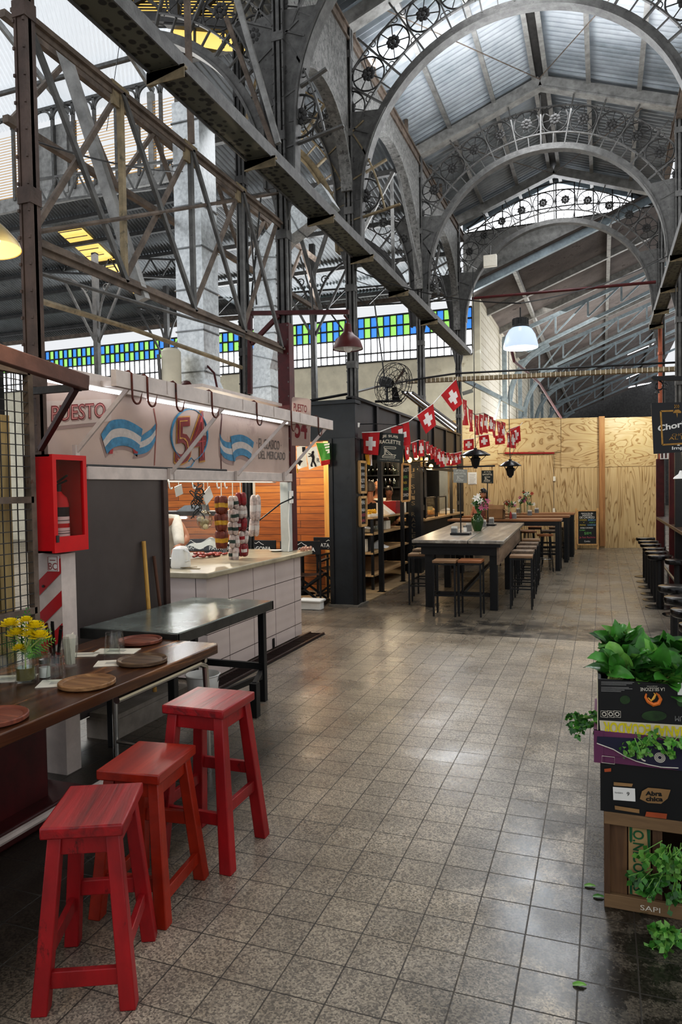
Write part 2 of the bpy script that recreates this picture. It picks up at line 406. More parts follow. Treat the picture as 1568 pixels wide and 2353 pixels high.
# ------------------------------------------------------------ columns
M['rust_maroon'] = mat('rust_maroon', '#54453e', .6, .2, .35, 5, wear='#4a1d1a', wamt=.38, wscale=3, bump=.3, bscale=40)
def column(x, y, ztop, label, w=.13, base=True, m='iron', paint=None, gusset=(1,), group='riveted iron columns'):
    t = thing('iron_column', label, 'column', (x, y, 0), 0, group)
    mb = MB(); zt = ztop
    mb.box((x-w/2, y-w/2, 0), (x-w/2+.018, y+w/2, zt)); mb.box((x+w/2-.018, y-w/2, 0), (x+w/2, y+w/2, zt)); mb.box((x-w/2, y-.012, 0), (x+w/2, y+.012, zt))
    mb.box((x-.02, y-w/2+.006, 0), (x+.02, y+w/2-.006, zt))
    z = .15
    while z < zt:                                     # rivet heads and batten plates
        for s in (-1, 1):
            mb.box((x+s*w/2-.004*s-.01, y-w/2-.008, z), (x+s*w/2-.004*s+.004, y-w/2+.002, z+.018))
        z += .16
    for z in [1.2+i*1.1 for i in range(int((zt-1.2)/1.1)+1)]: mb.box((x-w/2-.006, y-w/2-.006, z), (x+w/2+.006, y+w/2+.006, z+.1))
    mb.build('shaft', M[m], t, smooth=False)
    if base:
        b = MB(); b.box((x-w*.75, y-w*.75, 0), (x+w*.75, y+w*.75, .12)); b.box((x-w*.62, y-w*.62, .12), (x+w*.62, y+w*.62, .2)); b.build('base', M['black'], t, bevel=.01)
    if paint:
        b = MB(); b.box((x-w*.56, y-w*.56, 0.2), (x+w*.56, y+w*.56, paint[0])); b.build('painted_casing', M[paint[1]], t, bevel=.006)
    for g in gusset:                                  # curved bracket plates that carry the arch
        b = MB(); n = 10; pts = []
        for i in range(n+1):
            a = math.radians(180 - 34*i/n); pts.append((XC + 2.15*math.cos(a), 5.8 + 2.15*math.sin(a)))
        lo = [(x + .06*g, 4.7)] + [(x + g*(px - XL), pz) for px, pz in [(-3.22, 5.2)] + pts] + [(x + .06*g, pts[-1][1] + .05)]
        b.prism([(px, y-.013, pz) for px, pz in lo], (0, .026, 0))
        for i in range(1, len(lo)-2): b.bar((lo[i][0], y, lo[i][1]), (lo[i+1][0], y, lo[i+1][1]), .022, .15, up=(0,1,0))
        b.build('arch_bracket', M['iron'], t, smooth=False)
    return t
column(XL, YA[0], ZE-.2, 'riveted iron column at the far end of the butcher stall, dark red below', m='iron', base=False, paint=(3.55, 'maroon'), gusset=(1,-1))
column(XL, YA[1], ZE-.2, 'riveted iron column rising from the black post of the raclette stall', gusset=(1,-1))
column(XL, YA[2], ZE-.2, 'second iron column behind, rising above the black fan', gusset=(1,-1))
column(XL, YA[3], ZE-.2, 'farthest iron column on the left, where the flag string is tied', gusset=(1,-1))
column(XR, YA[2], ZE-.2, 'iron column on the right beside the black bar stools', gusset=(-1,))
column(XR, YA[3], ZE-.2, 'iron column on the right at the end of the plywood hoarding', gusset=(-1,))
column(-3.25, 3.42, 5.6, 'near iron column behind the red fire cabinet', w=.085, m='rust_maroon', base=False, gusset=())
column(-4.36, 8.25, 7.6, 'thin dark column seen behind the hanging sausages and between the steel ducts', w=.11, m='iron_dark', base=False, gusset=())
# copper rain pipe beside the right column
mb = MB(); mb.tube([(1.22, 17.2, 0.1), (1.22, 17.2, 5.6), (1.26, 17.4, 5.9)], .045, 10)
for z in (1.5, 3, 4.5): mb.tube([(1.22,17.2,z),(1.22,17.2,z+.06)], .055, 10)
tag(mb.build('copper_downpipe', mat('copper_pipe', '#96543a', .45, .4, .2, 6)), 'copper coloured downpipe beside the far right column', 'pipe')
# ------------------------------------------------------------ arches
def wheel_mesh(r):
    mb = MB(); n = 22
    mb.tube([(r*math.cos(2*PI*i/n), 0, r*math.sin(2*PI*i/n)) for i in range(n)], .013, 5, closed=True)
    for i in range(8):
        a = 2*PI*i/8 + .2; mb.bar((.05*math.cos(a),0,.05*math.sin(a)), (r*math.cos(a),0,r*math.sin(a)), .012, .012, up=(0,1,0))
    for i in range(8):                                # petals
        a = 2*PI*i/8; mb.ball((.068*math.cos(a), 0, .068*math.sin(a)), .036, 5, (1,.6,1))
    mb.ball((0,0,0), .035, 5, (1,.9,1))
    for s in (-1, 1):                                 # curled scrolls beside the wheel
        for e in (-1, 1):
            c = V((s*r*.92, 0, e*r*.92)); mb.tube([c + V((math.cos(t)*q*s, 0, math.sin(t)*q*e)) for t, q in [(j*.7, .012+.006*j) for j in range(9)]], .008, 4)
    return mb
WHEEL = None; STRUT = None
def arch_truss(cx, y, zc, R, label, ends=(22, 158), m='iron', group='arched nave trusses', top=True, n=13, span=(0, 180)):
    global WHEEL
    t = thing('arch_truss', label, 'arch', (cx, y, zc), 0, group)
    a0, a1 = math.radians(ends[0]), math.radians(ends[1]); c = (cx, y-.05, zc)
    b = MB(); s0, s1 = math.radians(span[0]), math.radians(span[1]); b.arcstrip(c, R, R+.035, s0, s1, (0,.17,0), 48); b.arcstrip((cx, y-.02, zc), R+.035, R+.12, s0, s1, (0,.04,0), 48); b.build('inner_rib', M[m], t)
    for rr, tt in ((R+.3, .022), (R+.78, .022)):
        b = MB(); b.arcstrip((cx, y-.02, zc), rr, rr+tt, a0, a1, (0,.04,0), 40); b.build('ring', M[m], t)
    if WHEEL is None: WHEEL = wheel_mesh(.235).mesh('rosette', M['iron_dark']); WHEEL.shade_smooth()
    for i in range(n):
        a = a0 + (a1-a0)*i/(n-1)
        d = V((math.cos(a), 0, math.sin(a)))
        zmax = R + .80
        p, q = V((cx,y,zc)) + d*(R+.1), V((cx,y,zc)) + d*(zmax + (.22 if top else 0))
        b = MB(); b.bar(p, q, .022, .05, up=(0,1,0)); b.build('strut', M[m], t, smooth=False)
        if i < n-1:
            a2 = a + (a1-a0)/(n-1)/2; d2 = V((math.cos(a2), 0, math.sin(a2)))
            w = bpy.data.objects.new('rosette', WHEEL); COL.objects.link(w); w.parent = t; w.location = d2*(R+.55); w.rotation_euler = (0, -a2, 0)
            b = MB(); b.bar(V((cx,y,zc)) + d2*(R+.1), V((cx,y,zc)) + d2*(R+.32), .014, .03, up=(0,1,0)); b.build('strut', M[m], t, smooth=False)
    return t
def rafter(y, label):
    b = MB()
    for s in (-1, 1):
        x = XC + s*(XC-XL)
        b.bar((x, y, ZE-.1), (XC, y, ZR-.12), .16, .2, up=(0,0,1)); b.bar((x, y, ZE-.2), (XC, y, ZR-.22), .2, .03, up=(0,0,1))
    tag(b.build('gable_rafter', M['iron_light'], smooth=False), label, 'beam', 'pale rafters above the arches')
for i, (y, nm) in enumerate(zip(YA, ('near arch at the top edge, springing from the column by the butcher stall', 'large scrolled arch springing from the column of the raclette stall', 'middle scrolled arch across the nave, behind the large one', 'far smallest scrolled arch in front of the gable fanlight'))):
    arch_truss(XC, y, 5.8, 2.13, nm, ends=(24,156))
    rafter(y, 'pale flat rafter pair above the ' + ('near arch at the top edge', 'large scrolled arch', 'middle scrolled arch', 'far smallest scrolled arch')[i])
for y, nm, m in ((7.43, 'side aisle arch on the left, lit yellow from the louvres', 'iron'), (9.75, 'side aisle arch on the left with tan lit rosette wheel', 'iron_tan'), (13.95, 'dim side aisle arch behind the steel ducts', 'iron_dark')):  # tan and dark iron paint warm light and dimness into these arches
    arch_truss(-5.75, y, {7.43:5.1, 9.75:5.1, 13.95:4.9}[y], 2.13, nm, ends=(10,72), m=m, group='arched side aisle trusses', n=6, span=(0, 76))
# tie rods crossing the nave
k = 0
for y in YA[1:3]:
    for s in (-1, 1):
        mb = MB(); mb.tube([(XC+s*1.9, y+.1, 8.5), (XC, y+3.9, 9.1)], .009, 5); k += 1
        tag(mb.build('wind_brace_rod', M['iron_rust']), '%s thin brace rod under the nave roof' % ORD[k-1], 'rod', 'roof brace rods')
mb = MB(); mb.tube([oy(1085,686,17.7), oy(1508,648,17.7)], .035, 8); tag(mb.build('sprinkler_pipe', M['maroon']), 'dark red pipe crossing under the farthest arch', 'pipe')
# ------------------------------------------------------------ gable end with fanlight
yg = 18.72
def gz(x): return roof_z(x) - .12
mb = MB()
fx = lambda t: XC + 2.05*t
top = lambda x: 8.42 + .8*math.cos((x-XC)/2.15*PI/2)**.8 if abs(x-XC) < 2.14 else 8.42
nx = 24
for i in range(nx):
    x0 = XL + (XR-XL)*i/nx; x1 = XL + (XR-XL)*(i+1)/nx
    mb.prism([(x0,yg,min(top(x0),gz(x0)-.04)),(x1,yg,min(top(x1),gz(x1)-.04)),(x1,yg,gz(x1)+.12),(x0,yg,gz(x0)+.12)], (0,.06,0))
struct(mb, 'wall_gable_top', M['truss_blue'], 'grey blue gable plate above the fanlight', smooth=False)
low = lambda x: 8.3
nr = lambda x: 6.95 + .375*(x+3.2)                      # the lower hall's roof line
mb = MB()
for i in range(nx):
    x0 = XL + (XR-XL)*i/nx; x1 = XL + (XR-XL)*(i+1)/nx
    if nr(x0) < low(x0): mb.prism([(x0,yg,nr(x0)-.02),(x1,yg,min(nr(x1),low(x1)-.001)-.02),(x1,yg,low(x1)),(x0,yg,low(x0))], (0,.06,0))
struct(mb, 'wall_gable', M['iron_light'], 'grey sheet wall under the fanlight', smooth=False)
fan = thing('fanlight_window', 'bright curved fanlight with wheel tracery in the far gable', 'window', (XC, yg, 8.3)); fan['kind'] = 'structure'; fan.name = 'window_1'
mb = MB()
for i in range(11):
    x = XL + .15 + (XR-XL-.3)*i/10
    if top(x) > low(x)+.05: mb.bar((x, yg, low(x)), (x, yg, top(x)), .03, .04)
for f in (.0, .36, 1.):
    pts = [(x, yg, low(x)+(max(top(x), low(x)+.05)-low(x))*f) for x in [XL+.1+(XR-XL-.2)*i/24 for i in range(25)]]
    mb.tube(pts, .018, 5)
mb.build('tracery', M['iron_dark'], fan, smooth=False)
mb = MB(); mb.grid(lambda u, v: ((lambda x: (lambda l0: (x, yg+.05, l0+(max(top(x), l0+.01)-l0)*v))(max(low(x), nr(x)+.12)))(XL+.1+(XR-XL-.2)*u)), 24, 1); mb.build('pane', M['pane_white'], fan)
# ------------------------------------------------------------ hall beyond the gable: brown roof, white brick wall, pale blue trusses
mb = corrugated((-3.3, 18.5, 6.92), (1,0,.375), (0,1,0), 7.6, 40, .11, .02); struct(mb, 'ceiling_far_hall', M['brown_sheet'], 'brown corrugated roof sloping up over the far hall')
k = 0
for y in (18.75, 21.5, 24.2, 29, 34, 40):
    mb = MB(); mb.bar((-3.3, y, 6.83), (3.8, y, 9.5), .14, .22); tag(mb.build('hall_rafter', M['truss_blue'] if k == 0 else M['iron_light'], smooth=False), '%s pale sloping rafter under the brown roof, counted from the gable' % ORD[k], 'beam', 'far hall rafters'); k += 1
k = 0
for x in (-2.1, .2, 2.4):
    mb = MB(); z = nr(x)-.12; mb.box((x-.05, 18.8, z-.07), (x+.05, 58, z+.07)); tag(mb.build('hall_purlin', M['iron_light'], smooth=False), '%s long purlin from the left under the brown roof' % ORD[k], 'beam', 'far hall purlins'); k += 1
for k, y in enumerate((24.2, 29, 34, 40, 47)):
    t = thing('roof_truss', '%s pale blue steel truss of the far hall, counted from the plywood' % ORD[k], 'truss', (-3.1, y, 0), 0, 'pale blue roof trusses')
    tz = lambda x: nr(x) - .42; bz = lambda x: nr(x) - .95 - .18*max(0, -1-x)
    b = MB(); b.bar((-3.1,y,tz(-3.1)), (3.6,y,tz(3.6)), .09, .12); b.build('top_chord', M['truss_blue'], t, smooth=False)
    b = MB(); b.bar((-2.3,y,bz(-2.3)), (3.6,y,bz(3.6)), .08, .1); b.build('bottom_chord', M['truss_blue'], t, smooth=False)
    xs = [-2.3, -1.4, -.4, .6, 1.6, 2.6]
    for i, x in enumerate(xs):
        b = MB(); b.bar((x,y,bz(x)), (x,y,tz(x)), .06, .08, up=(0,1,0)); b.build('post', M['truss_blue'], t, smooth=False)
        if i+1 < len(xs): b = MB(); b.bar((x,y,bz(x)), (xs[i+1],y,tz(xs[i+1])), .05, .06, up=(0,1,0)); b.build('diagonal', M['truss_blue'], t, smooth=False)
    b = MB(); b.box((-3.12, y-.08, 0), (-2.98, y+.08, tz(-3.1))); b.build('wall_post', M['truss_blue'], t, smooth=False)
    b = MB(); b.arcstrip((-3.05+2.2, y-.04, 4.4), 2.0, 2.08, math.radians(112), PI, (0,.08,0), 14); b.arcstrip((-3.05+2.2, y-.01, 4.4), 1.95, 2.13, math.radians(112), PI, (0,.02,0), 14); b.build('curved_brace', M['truss_blue'], t)
mb = MB()
for k, (a, b2) in enumerate((((1443,815),(1503,790)), ((1440,870),(1500,845)), ((1447,890),(1495,880)), ((1447,918),(1490,905)), ((1447,940),(1480,930)), ((1358,962),(1390,950)))):
    n = V((-.375,0,1)).normalized(); p0 = V((-3.3,18.5,6.85))
    p, q = opl(*a, p0, n), opl(*b2, p0, n); d = (q-p).normalized(); s = n.cross(d)*.12
    mb = MB(); mb.poly([p-s, q-s, q+s, p+s]); tag(mb.build('roof_light_strip', M['fluor'], recalc=False), '%s glowing slot in the far brown roof from the top' % ORD[k], 'skylight', 'glowing roof slots')
def brickwall():
    m, nt, b = nodes('white_brick')
    tc = N(nt, 'ShaderNodeTexCoord'); sp = N(nt, 'ShaderNodeSeparateXYZ'); L(nt, tc.outputs['Object'], sp.inputs[0]); cb = N(nt, 'ShaderNodeCombineXYZ'); L(nt, sp.outputs['Y'], cb.inputs['X']); L(nt, sp.outputs['Z'], cb.inputs['Y'])
    br = N(nt, 'ShaderNodeTexBrick'); L(nt, cb.outputs[0], br.inputs['Vector']); br.inputs['Scale'].default_value = 1; br.inputs['Brick Width'].default_value = .9; br.inputs['Row Height'].default_value = .22; br.inputs['Mortar Size'].default_value = .012
    br.inputs['Color1'].default_value = lin('#d3cdbd'); br.inputs['Color2'].default_value = lin('#c6bfae'); br.inputs['Mortar'].default_value = lin('#9a927f')
    L(nt, br.outputs['Color'], b.inputs['Base Color']); b.inputs['Roughness'].default_value = .8; return m
mb = MB(); mb.box((-3.4, 20.3, 0), (-3.2, 60, 7.1)); struct(mb, 'wall_far_hall', brickwall(), 'long white block wall of the far hall', smooth=False)
mb = MB(); mb.box((-3.3, 59.5, 0), (6, 60, 9.9)); struct(mb, 'wall_end', M['iron_dark'], smooth=False)
mb = MB(); mb.box((4.6, 7.0, 0), (4.75, 18.7, 5.5)); struct(mb, 'wall_right', M['cream'], 'plain cream wall behind the sausage kiosk', smooth=False)
# ------------------------------------------------------------ back wall on the left with coloured panes
yb = 20.0
GZ0, GZ1, GZ2 = 5.4, 6.1, 6.72
mb = MB(); mb.box((-22, yb+.1, 0), (-3.2, yb+.3, GZ0)); mb.box((-3.42, yb+.1, GZ0), (-3.2, yb+.3, 7.2)); struct(mb, 'wall_back', M['cream'], 'stained cream plaster wall under the coloured windows', smooth=False)
win = thing('window_2', 'long band of opal panes with blue and green panes along the top', 'window', (-12, yb, GZ0)); win['kind'] = 'structure'
npn = 92; x0, x1 = -21.8, -3.42; pw = (x1-x0)/npn
a = MB(); bl = MB(); gr = MB()
for i in range(npn):
    X0, X1 = x0+pw*i+.01, x0+pw*(i+1)-.01
    a.poly([(X0,yb+.12,GZ0),(X1,yb+.12,GZ0),(X1,yb+.12,GZ1),(X0,yb+.12,GZ1)])
    for j, (za, zb2) in enumerate(((GZ1, (GZ1+GZ2)/2), ((GZ1+GZ2)/2, GZ2))):
        if X1 > -9 and j == 1: continue
        if X1 > -9: zb2 = GZ2
        (bl if (i+j) % 2 else gr).poly([(X0,yb+.12,za),(X1,yb+.12,za),(X1,yb+.12,zb2),(X0,yb+.12,zb2)])
a.build('opal_panes', M['pane_white'], win, smooth=False); bl.build('blue_panes', M['pane_blue'], win, smooth=False); gr.build('green_panes', M['pane_green'], win, smooth=False)
mb = MB()
for i in range(npn+1): x = x0+pw*i; mb.box((x-.011, yb+.06, GZ0), (x+.011, yb+.13, GZ2))
for z in (GZ0, (GZ0+GZ1)/2-.1, GZ1, (GZ1+GZ2)/2, GZ2): mb.box((x0, yb+.05, z-.02), (x1, yb+.13, z+.02))
mb.build('glazing_bars', M['iron_dark'], win, smooth=False)
# white daylight strips between the eave and the glass
mb = MB(); mb.box((-22, yb-.3, 7.0), (-3.3, yb-.2, 7.12)); struct(mb, 'trim_1', M['iron_rust'], smooth=False)
# ------------------------------------------------------------ left hall roofs
def zA(y): return 8.2 - 1.05*(y-8.6)/11.7
mb = MB()
def fA(a, b):
    x = -10.4 + 6.95*b; y0 = max(8.6, -x/.64); y = y0 + (20.3-y0)*a; return (x, y, zA(y) + .018*math.sin(2*PI*x/.1))
mb.grid(fA, 1, 420); struct(mb, 'ceiling_aisle', M['dark_sheet'], 'dark grey corrugated roof over the left aisle')
mb = MB(); mb.bar((-5.5,8.6,zA(8.6)-.08),(-10.4,16.25,zA(16.25)-.08),.12,.2); tag(mb.build('valley_rafter', M['iron'], smooth=False), 'slanting rafter along the open edge of the dark left aisle roof', 'beam')
pB, uB = V((-22, 14.9, 9.25)), V((0, 5.4, -2.05))
mb = corrugated(pB, uB, (1,0,0), uB.length, 12.3, .1, .018); struct(mb, 'ceiling_left', M['dark_sheet'], 'dark corrugated lean-to roof below the louvre wall')
for q in range(6):
    y = 15.4 + q*.85; z = 9.25 - 2.05*(y-14.9)/5.4 - .07
    mb = MB(); mb.box((-22, y-.05, z-.07), (-9.7, y+.05, z+.03)); tag(mb.build('aisle_purlin', M['iron_dark'], smooth=False), '%s purlin of the dark roof below the louvre wall, from the top' % ORD[q], 'beam', 'left roof purlins')
for q in range(6):
    y = 9.2 + q*2; z = zA(y) - .08
    mb = MB(); xa = max(-10.2, -.64*y+.05); mb.box((xa, y-.05, z-.08), (-3.5, y+.05, z+.02)); tag(mb.build('aisle_purlin', M['iron'], smooth=False), '%s purlin of the dark roof beside the nave, from the near end' % ORD[q], 'beam', 'aisle roof purlins')
# louvre wall
lw = thing('wall_louvre', 'tall slatted louvre wall glowing tan high on the left', 'wall', (-14, 14.9, 9.4)); lw['kind'] = 'structure'
zb, zt = 9.55, 11.3
nb = 14; bx0, bx1 = -18.5, -9.3; bw = (bx1-bx0)/nb
mb = MB(); gb = MB(); pn = MB()
for i in range(nb):
    X0 = bx0+bw*i; X1 = X0+bw-.06
    if i in (7, 8):
        pn.box((X0-.06, 14.9, zb), (X1+.06, 14.93, zt-.1)); continue
    z = zb
    q = 0
    while z < zt-.1:
        q += 1
        if not (i in (9, 10, 11) and (q*7+i*5) % 23 == 3): mb.add([(X0,14.85,z),(X1,14.85,z),(X1,14.9,z+.05),(X0,14.9,z+.05)], [(0,1,2,3)])
        z += .072
mb.build('slat', M['louver'], lw, smooth=False)['kind'] = 'stuff'
pn.build('blank_panel', M['iron_light'], lw, smooth=False)
for i in range(nb+1):
    X = bx0+bw*i-.03; gb.box((X-.035, 14.8, zb-.1), (X+.035, 14.88, zt+.3))
    if i < nb: gb.arcstrip((X+.3, 14.8, zt), .24, .29, PI/2, PI, (0,.04,0), 6); gb.arcstrip((X+bw-.3, 14.8, zt), .24, .29, 0, PI/2, (0,.04,0), 6)
gb.box((bx0, 14.8, zt+.28), (bx1, 14.9, zt+.36)); gb.build('frame', M['iron'], lw, smooth=False)
mb = MB(); mb.box((-22, 14.85, 9.2), (bx1, 14.95, zb)); mb.build('sill_band', M['iron_light'], lw, smooth=False)
# bright translucent roof rising from the louvre wall toward the viewer
mb = MB()
def fC(a, b):
    y = 15.2 - 8.4*a; x1 = -.655*y; x = -22 + (x1+22)*b; return (x, y, 11.55 + 3.6*a + .02*math.sin(2*PI*x/.12))
mb.grid(fC, 24, 900); struct(mb, 'ceiling_bright', M['bright_sheet'], 'bright translucent corrugated roof at upper left')
for q in range(3):
    y = 14.2 - q*2.2; z = 11.55 + 3.6*(15.2-y)/8.4 - .08
    mb = MB(); mb.box((-22, y-.05, z-.08), (-.655*y, y+.05, z)); tag(mb.build('bright_roof_purlin', M['iron'], smooth=False), '%s purlin under the bright roof, from the louvre wall' % ORD[q], 'beam', 'bright roof purlins')
for q in range(3):
    x = -15.5 + q*2.6
    mb = MB(); mb.bar((x, 15.0, 11.5), (x, 7.2, 14.85), .08, .14); mb.bar((x,14.9,11.4),(x,14.9,9.4),.14); tag(mb.build('bright_roof_rafter', M['iron_light'], smooth=False), '%s rafter under the bright roof, from the left' % ORD[q], 'beam', 'bright roof rafters')
# yellow lit clerestory and yellow sheet in the roof
cl = thing('window_3', 'yellow glowing louvred clerestory at the top left', 'window', (-7, 8.5, 8.5)); cl['kind'] = 'structure'
cy0 = 8.55
g = lambda x, y: oy(x, y, cy0)
mb = MB(); mb.poly([g(255,-40), g(262,48), g(400,62), g(530,66), g(545,-40)]); mb.poly([g(395,66), g(408,98), g(520,118), g(628,116), g(560,72)]); mb.build('glowing_sheet', M['yellow_sheet'], cl, smooth=False)
mb = MB()
for i in range(16):
    y = -40 + i*7; mb.bar(g(255,y)-V((0,.03,0)), g(540,y+2)-V((0,.03,0)), .012, .02)
for a, b2, w in (((310,-40),(308,42),.05), ((408,-40),(412,60),.13), ((435,-20),(520,58),.05), ((520,-10),(440,58),.05), ((270,40),(412,-30),.05), ((300,-30),(405,50),.05), ((255,44),(545,68),.13), ((390,62),(640,84),.1), ((455,66),(455,118),.03), ((520,70),(520,118),.03), ((575,70),(575,118),.03)):
    mb.bar(g(*a)-V((0,.08,0)), g(*b2)-V((0,.08,0)), w, w*.8)
mb.build('frame', M['iron_dark'], cl, smooth=False)
nB = V((0, 2.05, 5.4)).normalized(); pB2 = V((-22, 14.9, 9.19))
h = lambda x, y: opl(x, y, pB2, nB)
mb = MB(); mb.poly([h(133,533), h(188,524), h(288,618), h(338,688), h(318,682), h(222,612)]); yt = thing('yellow_roof_sheet', 'yellow translucent corrugated sheet let into the dark left roof', 'skylight', h(230,610)); mb.build('sheet', M['yellow_sheet'], yt, smooth=False)
for i in range(12):
    t = i/11; a = V(h(133+180*t, 533+150*t)); b2 = V(h(188+140*t, 524+158*t)); mb = MB(); mb.bar(a-V((0,0,.03)), b2-V((0,0,.03)), .02, .02); mb.build('rib', M['iron_rust'], yt, smooth=False)
# ============================================================ LEFT FOREGROUND
M['red_paint'] = mat('worn_red_paint', '#93151a', .4, 0, .3, 7, wear='#4a0f0d', wamt=.4, wscale=9, bump=.12, bscale=40, stretch=(1,1,.45))
M['orange_red'] = mat('orange_red_paint', '#98260f', .36, 0, .2, 9, wear='#7a2012', wamt=.36, wscale=9, bump=.1, bscale=40)
M['red_grain'] = wood('red_seat_grain', '#5f1013', '#a8161f', .34, 'Y', 4.0, .25, '#92141a')
M['orange_grain'] = wood('orange_seat_grain', '#7a1a0d', '#a52c14', .32, 'Y', 3.0, .1, '#932410')
M['table_wood'] = wood('table_wood', '#2a150b', '#9a683c', .24, 'Y', 2.6, .1, '#4f2f1b')
M['board_wood'] = wood('board_wood', '#6b4a2e', '#a9835a', .5, 'X', 6, .1, '#8a653f')
M['board_red'] = wood('board_red', '#5a2a1c', '#94553c', .5, 'X', 6, .1, '#7a4230')
def stool(name, label, cx, cy, h, w, d, yaw, mp, ms, splay=.03, str_z=(.1,.17), leg=.048):
    t = thing(name, label, 'stool', (cx, cy, 0), yaw, 'red wooden stools beside the dining table')
    th = .04
    b = MB(); b.box((-w/2,-d/2,h-th), (w/2,d/2,h)); b.build('seat', ms, t, bevel=.006, world=False)
    tx, ty = w/2-.04, d/2-.045; fx_, fy = w/2+splay-.015, d/2+splay-.015
    P = lambda sx, sy, z: V((sx*(fx_+(tx-fx_)*z/(h-th)), sy*(fy+(ty-fy)*z/(h-th)), z))
    for sx in (-1,1):
        for sy in (-1,1):
            b = MB(); b.bar(P(sx,sy,0), P(sx,sy,h-th), leg*1.08, leg*1.08, up=(0,1,0), w2=leg*.92, h2=leg*.92)
            for i in range(len(b.v)):
                if b.v[i].z < .02: b.v[i].z = 0
            b.build('leg', mp, t, bevel=.004, world=False)
    for sx in (-1,1):
        b = MB(); z = h-th-.035; b.bar(P(sx,-1,z), P(sx,1,z), .02, .06); b.build('apron', mp, t, bevel=.003, world=False)
        b = MB(); b.bar(P(sx,-1,str_z[1]), P(sx,1,str_z[1]), .022, .05); b.build('stretcher', mp, t, bevel=.003, world=False)
        b = MB(); b.bar(P(-1,sx,z), P(1,sx,z), .02, .06); b.build('apron', mp, t, bevel=.003, world=False)
        zz = str_z[0] if sx < 0 else str_z[0]+.12
        b = MB(); b.bar(P(-1,sx,zz), P(1,sx,zz), .022, .055); b.build('stretcher', mp, t, bevel=.003, world=False)
    return t
stool('wooden_stool', 'nearest red wooden stool with dark worn grain showing on its square seat', -1.633, 1.93, .59, .262, .33, math.radians(25), M['red_paint'], M['red_grain'], .022)
stool('wooden_stool', 'orange red wooden stool with a smooth seat, in the middle of the three', -1.735, 2.375, .577, .268, .33, math.radians(7), M['orange_red'], M['orange_grain'], .022, (.15,.1))
stool('wooden_stool', 'tall bright red wooden stool by the end of the dining table, rear of the three', -1.70, 2.80, .70, .31, .31, math.radians(1), M['red_paint'], M['red_grain'], .03, (.22,.26), .052)
# dining table: thick top on a dark red pedestal and a chrome end frame
t = thing('dining_table', 'long thick brown wooden table set with round boards and glasses', 'table', (-2.7, 2.4, 0))
b = MB(); b.prism([(-2.94,.9,.695),(-2.128,.9,.695),(-2.128,3.61,.695),(-2.15,3.64,.695),(-2.94,3.64,.695)], (0,0,.055)); b.build('tabletop', M['table_wood'], t, bevel=.006)
b = MB(); b.tube([(-2.18,2.75,.66),(-2.18,3.48,.66),(-2.18,3.55,.63),(-2.18,3.56,.5),(-2.18,3.56,0)], .018, 10); b.build('chrome_leg', M['chrome'], t)
b = MB(); b.tube([(-2.86,3.0,.66),(-2.86,3.53,.66),(-2.86,3.58,.62),(-2.86,3.59,.5),(-2.86,3.59,0)], .018, 10); b.build('chrome_leg', M['chrome'], t)
b = MB(); b.tube([(-2.86,3.59,.1),(-2.18,3.56,.1)], .014, 8); b.tube([(-2.86,3.59,.66),(-2.18,3.56,.66)], .014, 8); b.build('chrome_rail', M['chrome'], t)
mr_ = mat('dark_red_wood', '#4a1114', .45, 0, .3, 8)
b = MB(); b.box((-2.92,1.55,.08), (-2.7,2.85,.58)); b.box((-2.94,1.5,.58), (-2.66,2.95,.694)); b.box((-2.94,1.4,0), (-2.6,3.02,.09)); b.build('pedestal', mr_, t, bevel=.012)
mb = MB(); mb.tube([(-2.54,1.2,.1),(-2.52,3.3,.1)], .018, 8)
for y in (1.4, 3.2): mb.tube([(-2.53,y,0),(-2.53,y,.1)], .014, 8)
tag(mb.build('foot_rail', M['white_paint']), 'pale metal foot rail on the floor beside the table pedestal', 'rail')
# grey metal topped table behind it
t = thing('work_table', 'grey painted metal top table with black legs against the dark shutter', 'table', (-2.8, 4.3, 0))
mtop = mat('grey_enamel_top', '#7d8580', .22, .3, .25, 5, bump=.12, bscale=14, rvar=.1)
b = MB(); b.box((-3.16,3.67,.745), (-2.44,4.98,.785)); b.build('tabletop', mtop, t, bevel=.004)
b = MB()
for lo, hi in (((-2.452,3.66,.715),(-2.432,4.99,.78)), ((-3.17,3.655,.715),(-2.432,3.672,.78)), ((-3.17,4.972,.715),(-2.432,4.99,.78)), ((-3.17,3.66,.715),(-3.155,4.99,.78))): b.box(lo, hi)
b.build('edge_frame', mat('dark_steel_edge', '#3a3936', .4, .3, .3, 12), t)
for x, y in ((-2.5,4.92), (-2.66,3.93), (-3.12,4.92), (-3.0,3.74)):
    b = MB(); b.box((x-.025,y-.025,0), (x+.025,y+.025,.74)); b.build('leg', M['black'], t, bevel=.003)
b = MB(); b.bar((-2.5,4.9,.28), (-3.12,4.9,.28), .03, .05); b.build('cross_rail', M['black'], t)
b = MB(); b.bar((-2.5,4.9,.2), (-2.64,3.95,.2), .03, .04); b.build('cross_rail', M['black'], t)
b = MB(); b.box((-2.41,4.52,0), (-2.355,4.58,.25)); b.bar((-2.385,4.55,.24),(-2.5,4.88,.24), .03); b.build('foot_post', M['black'], t)
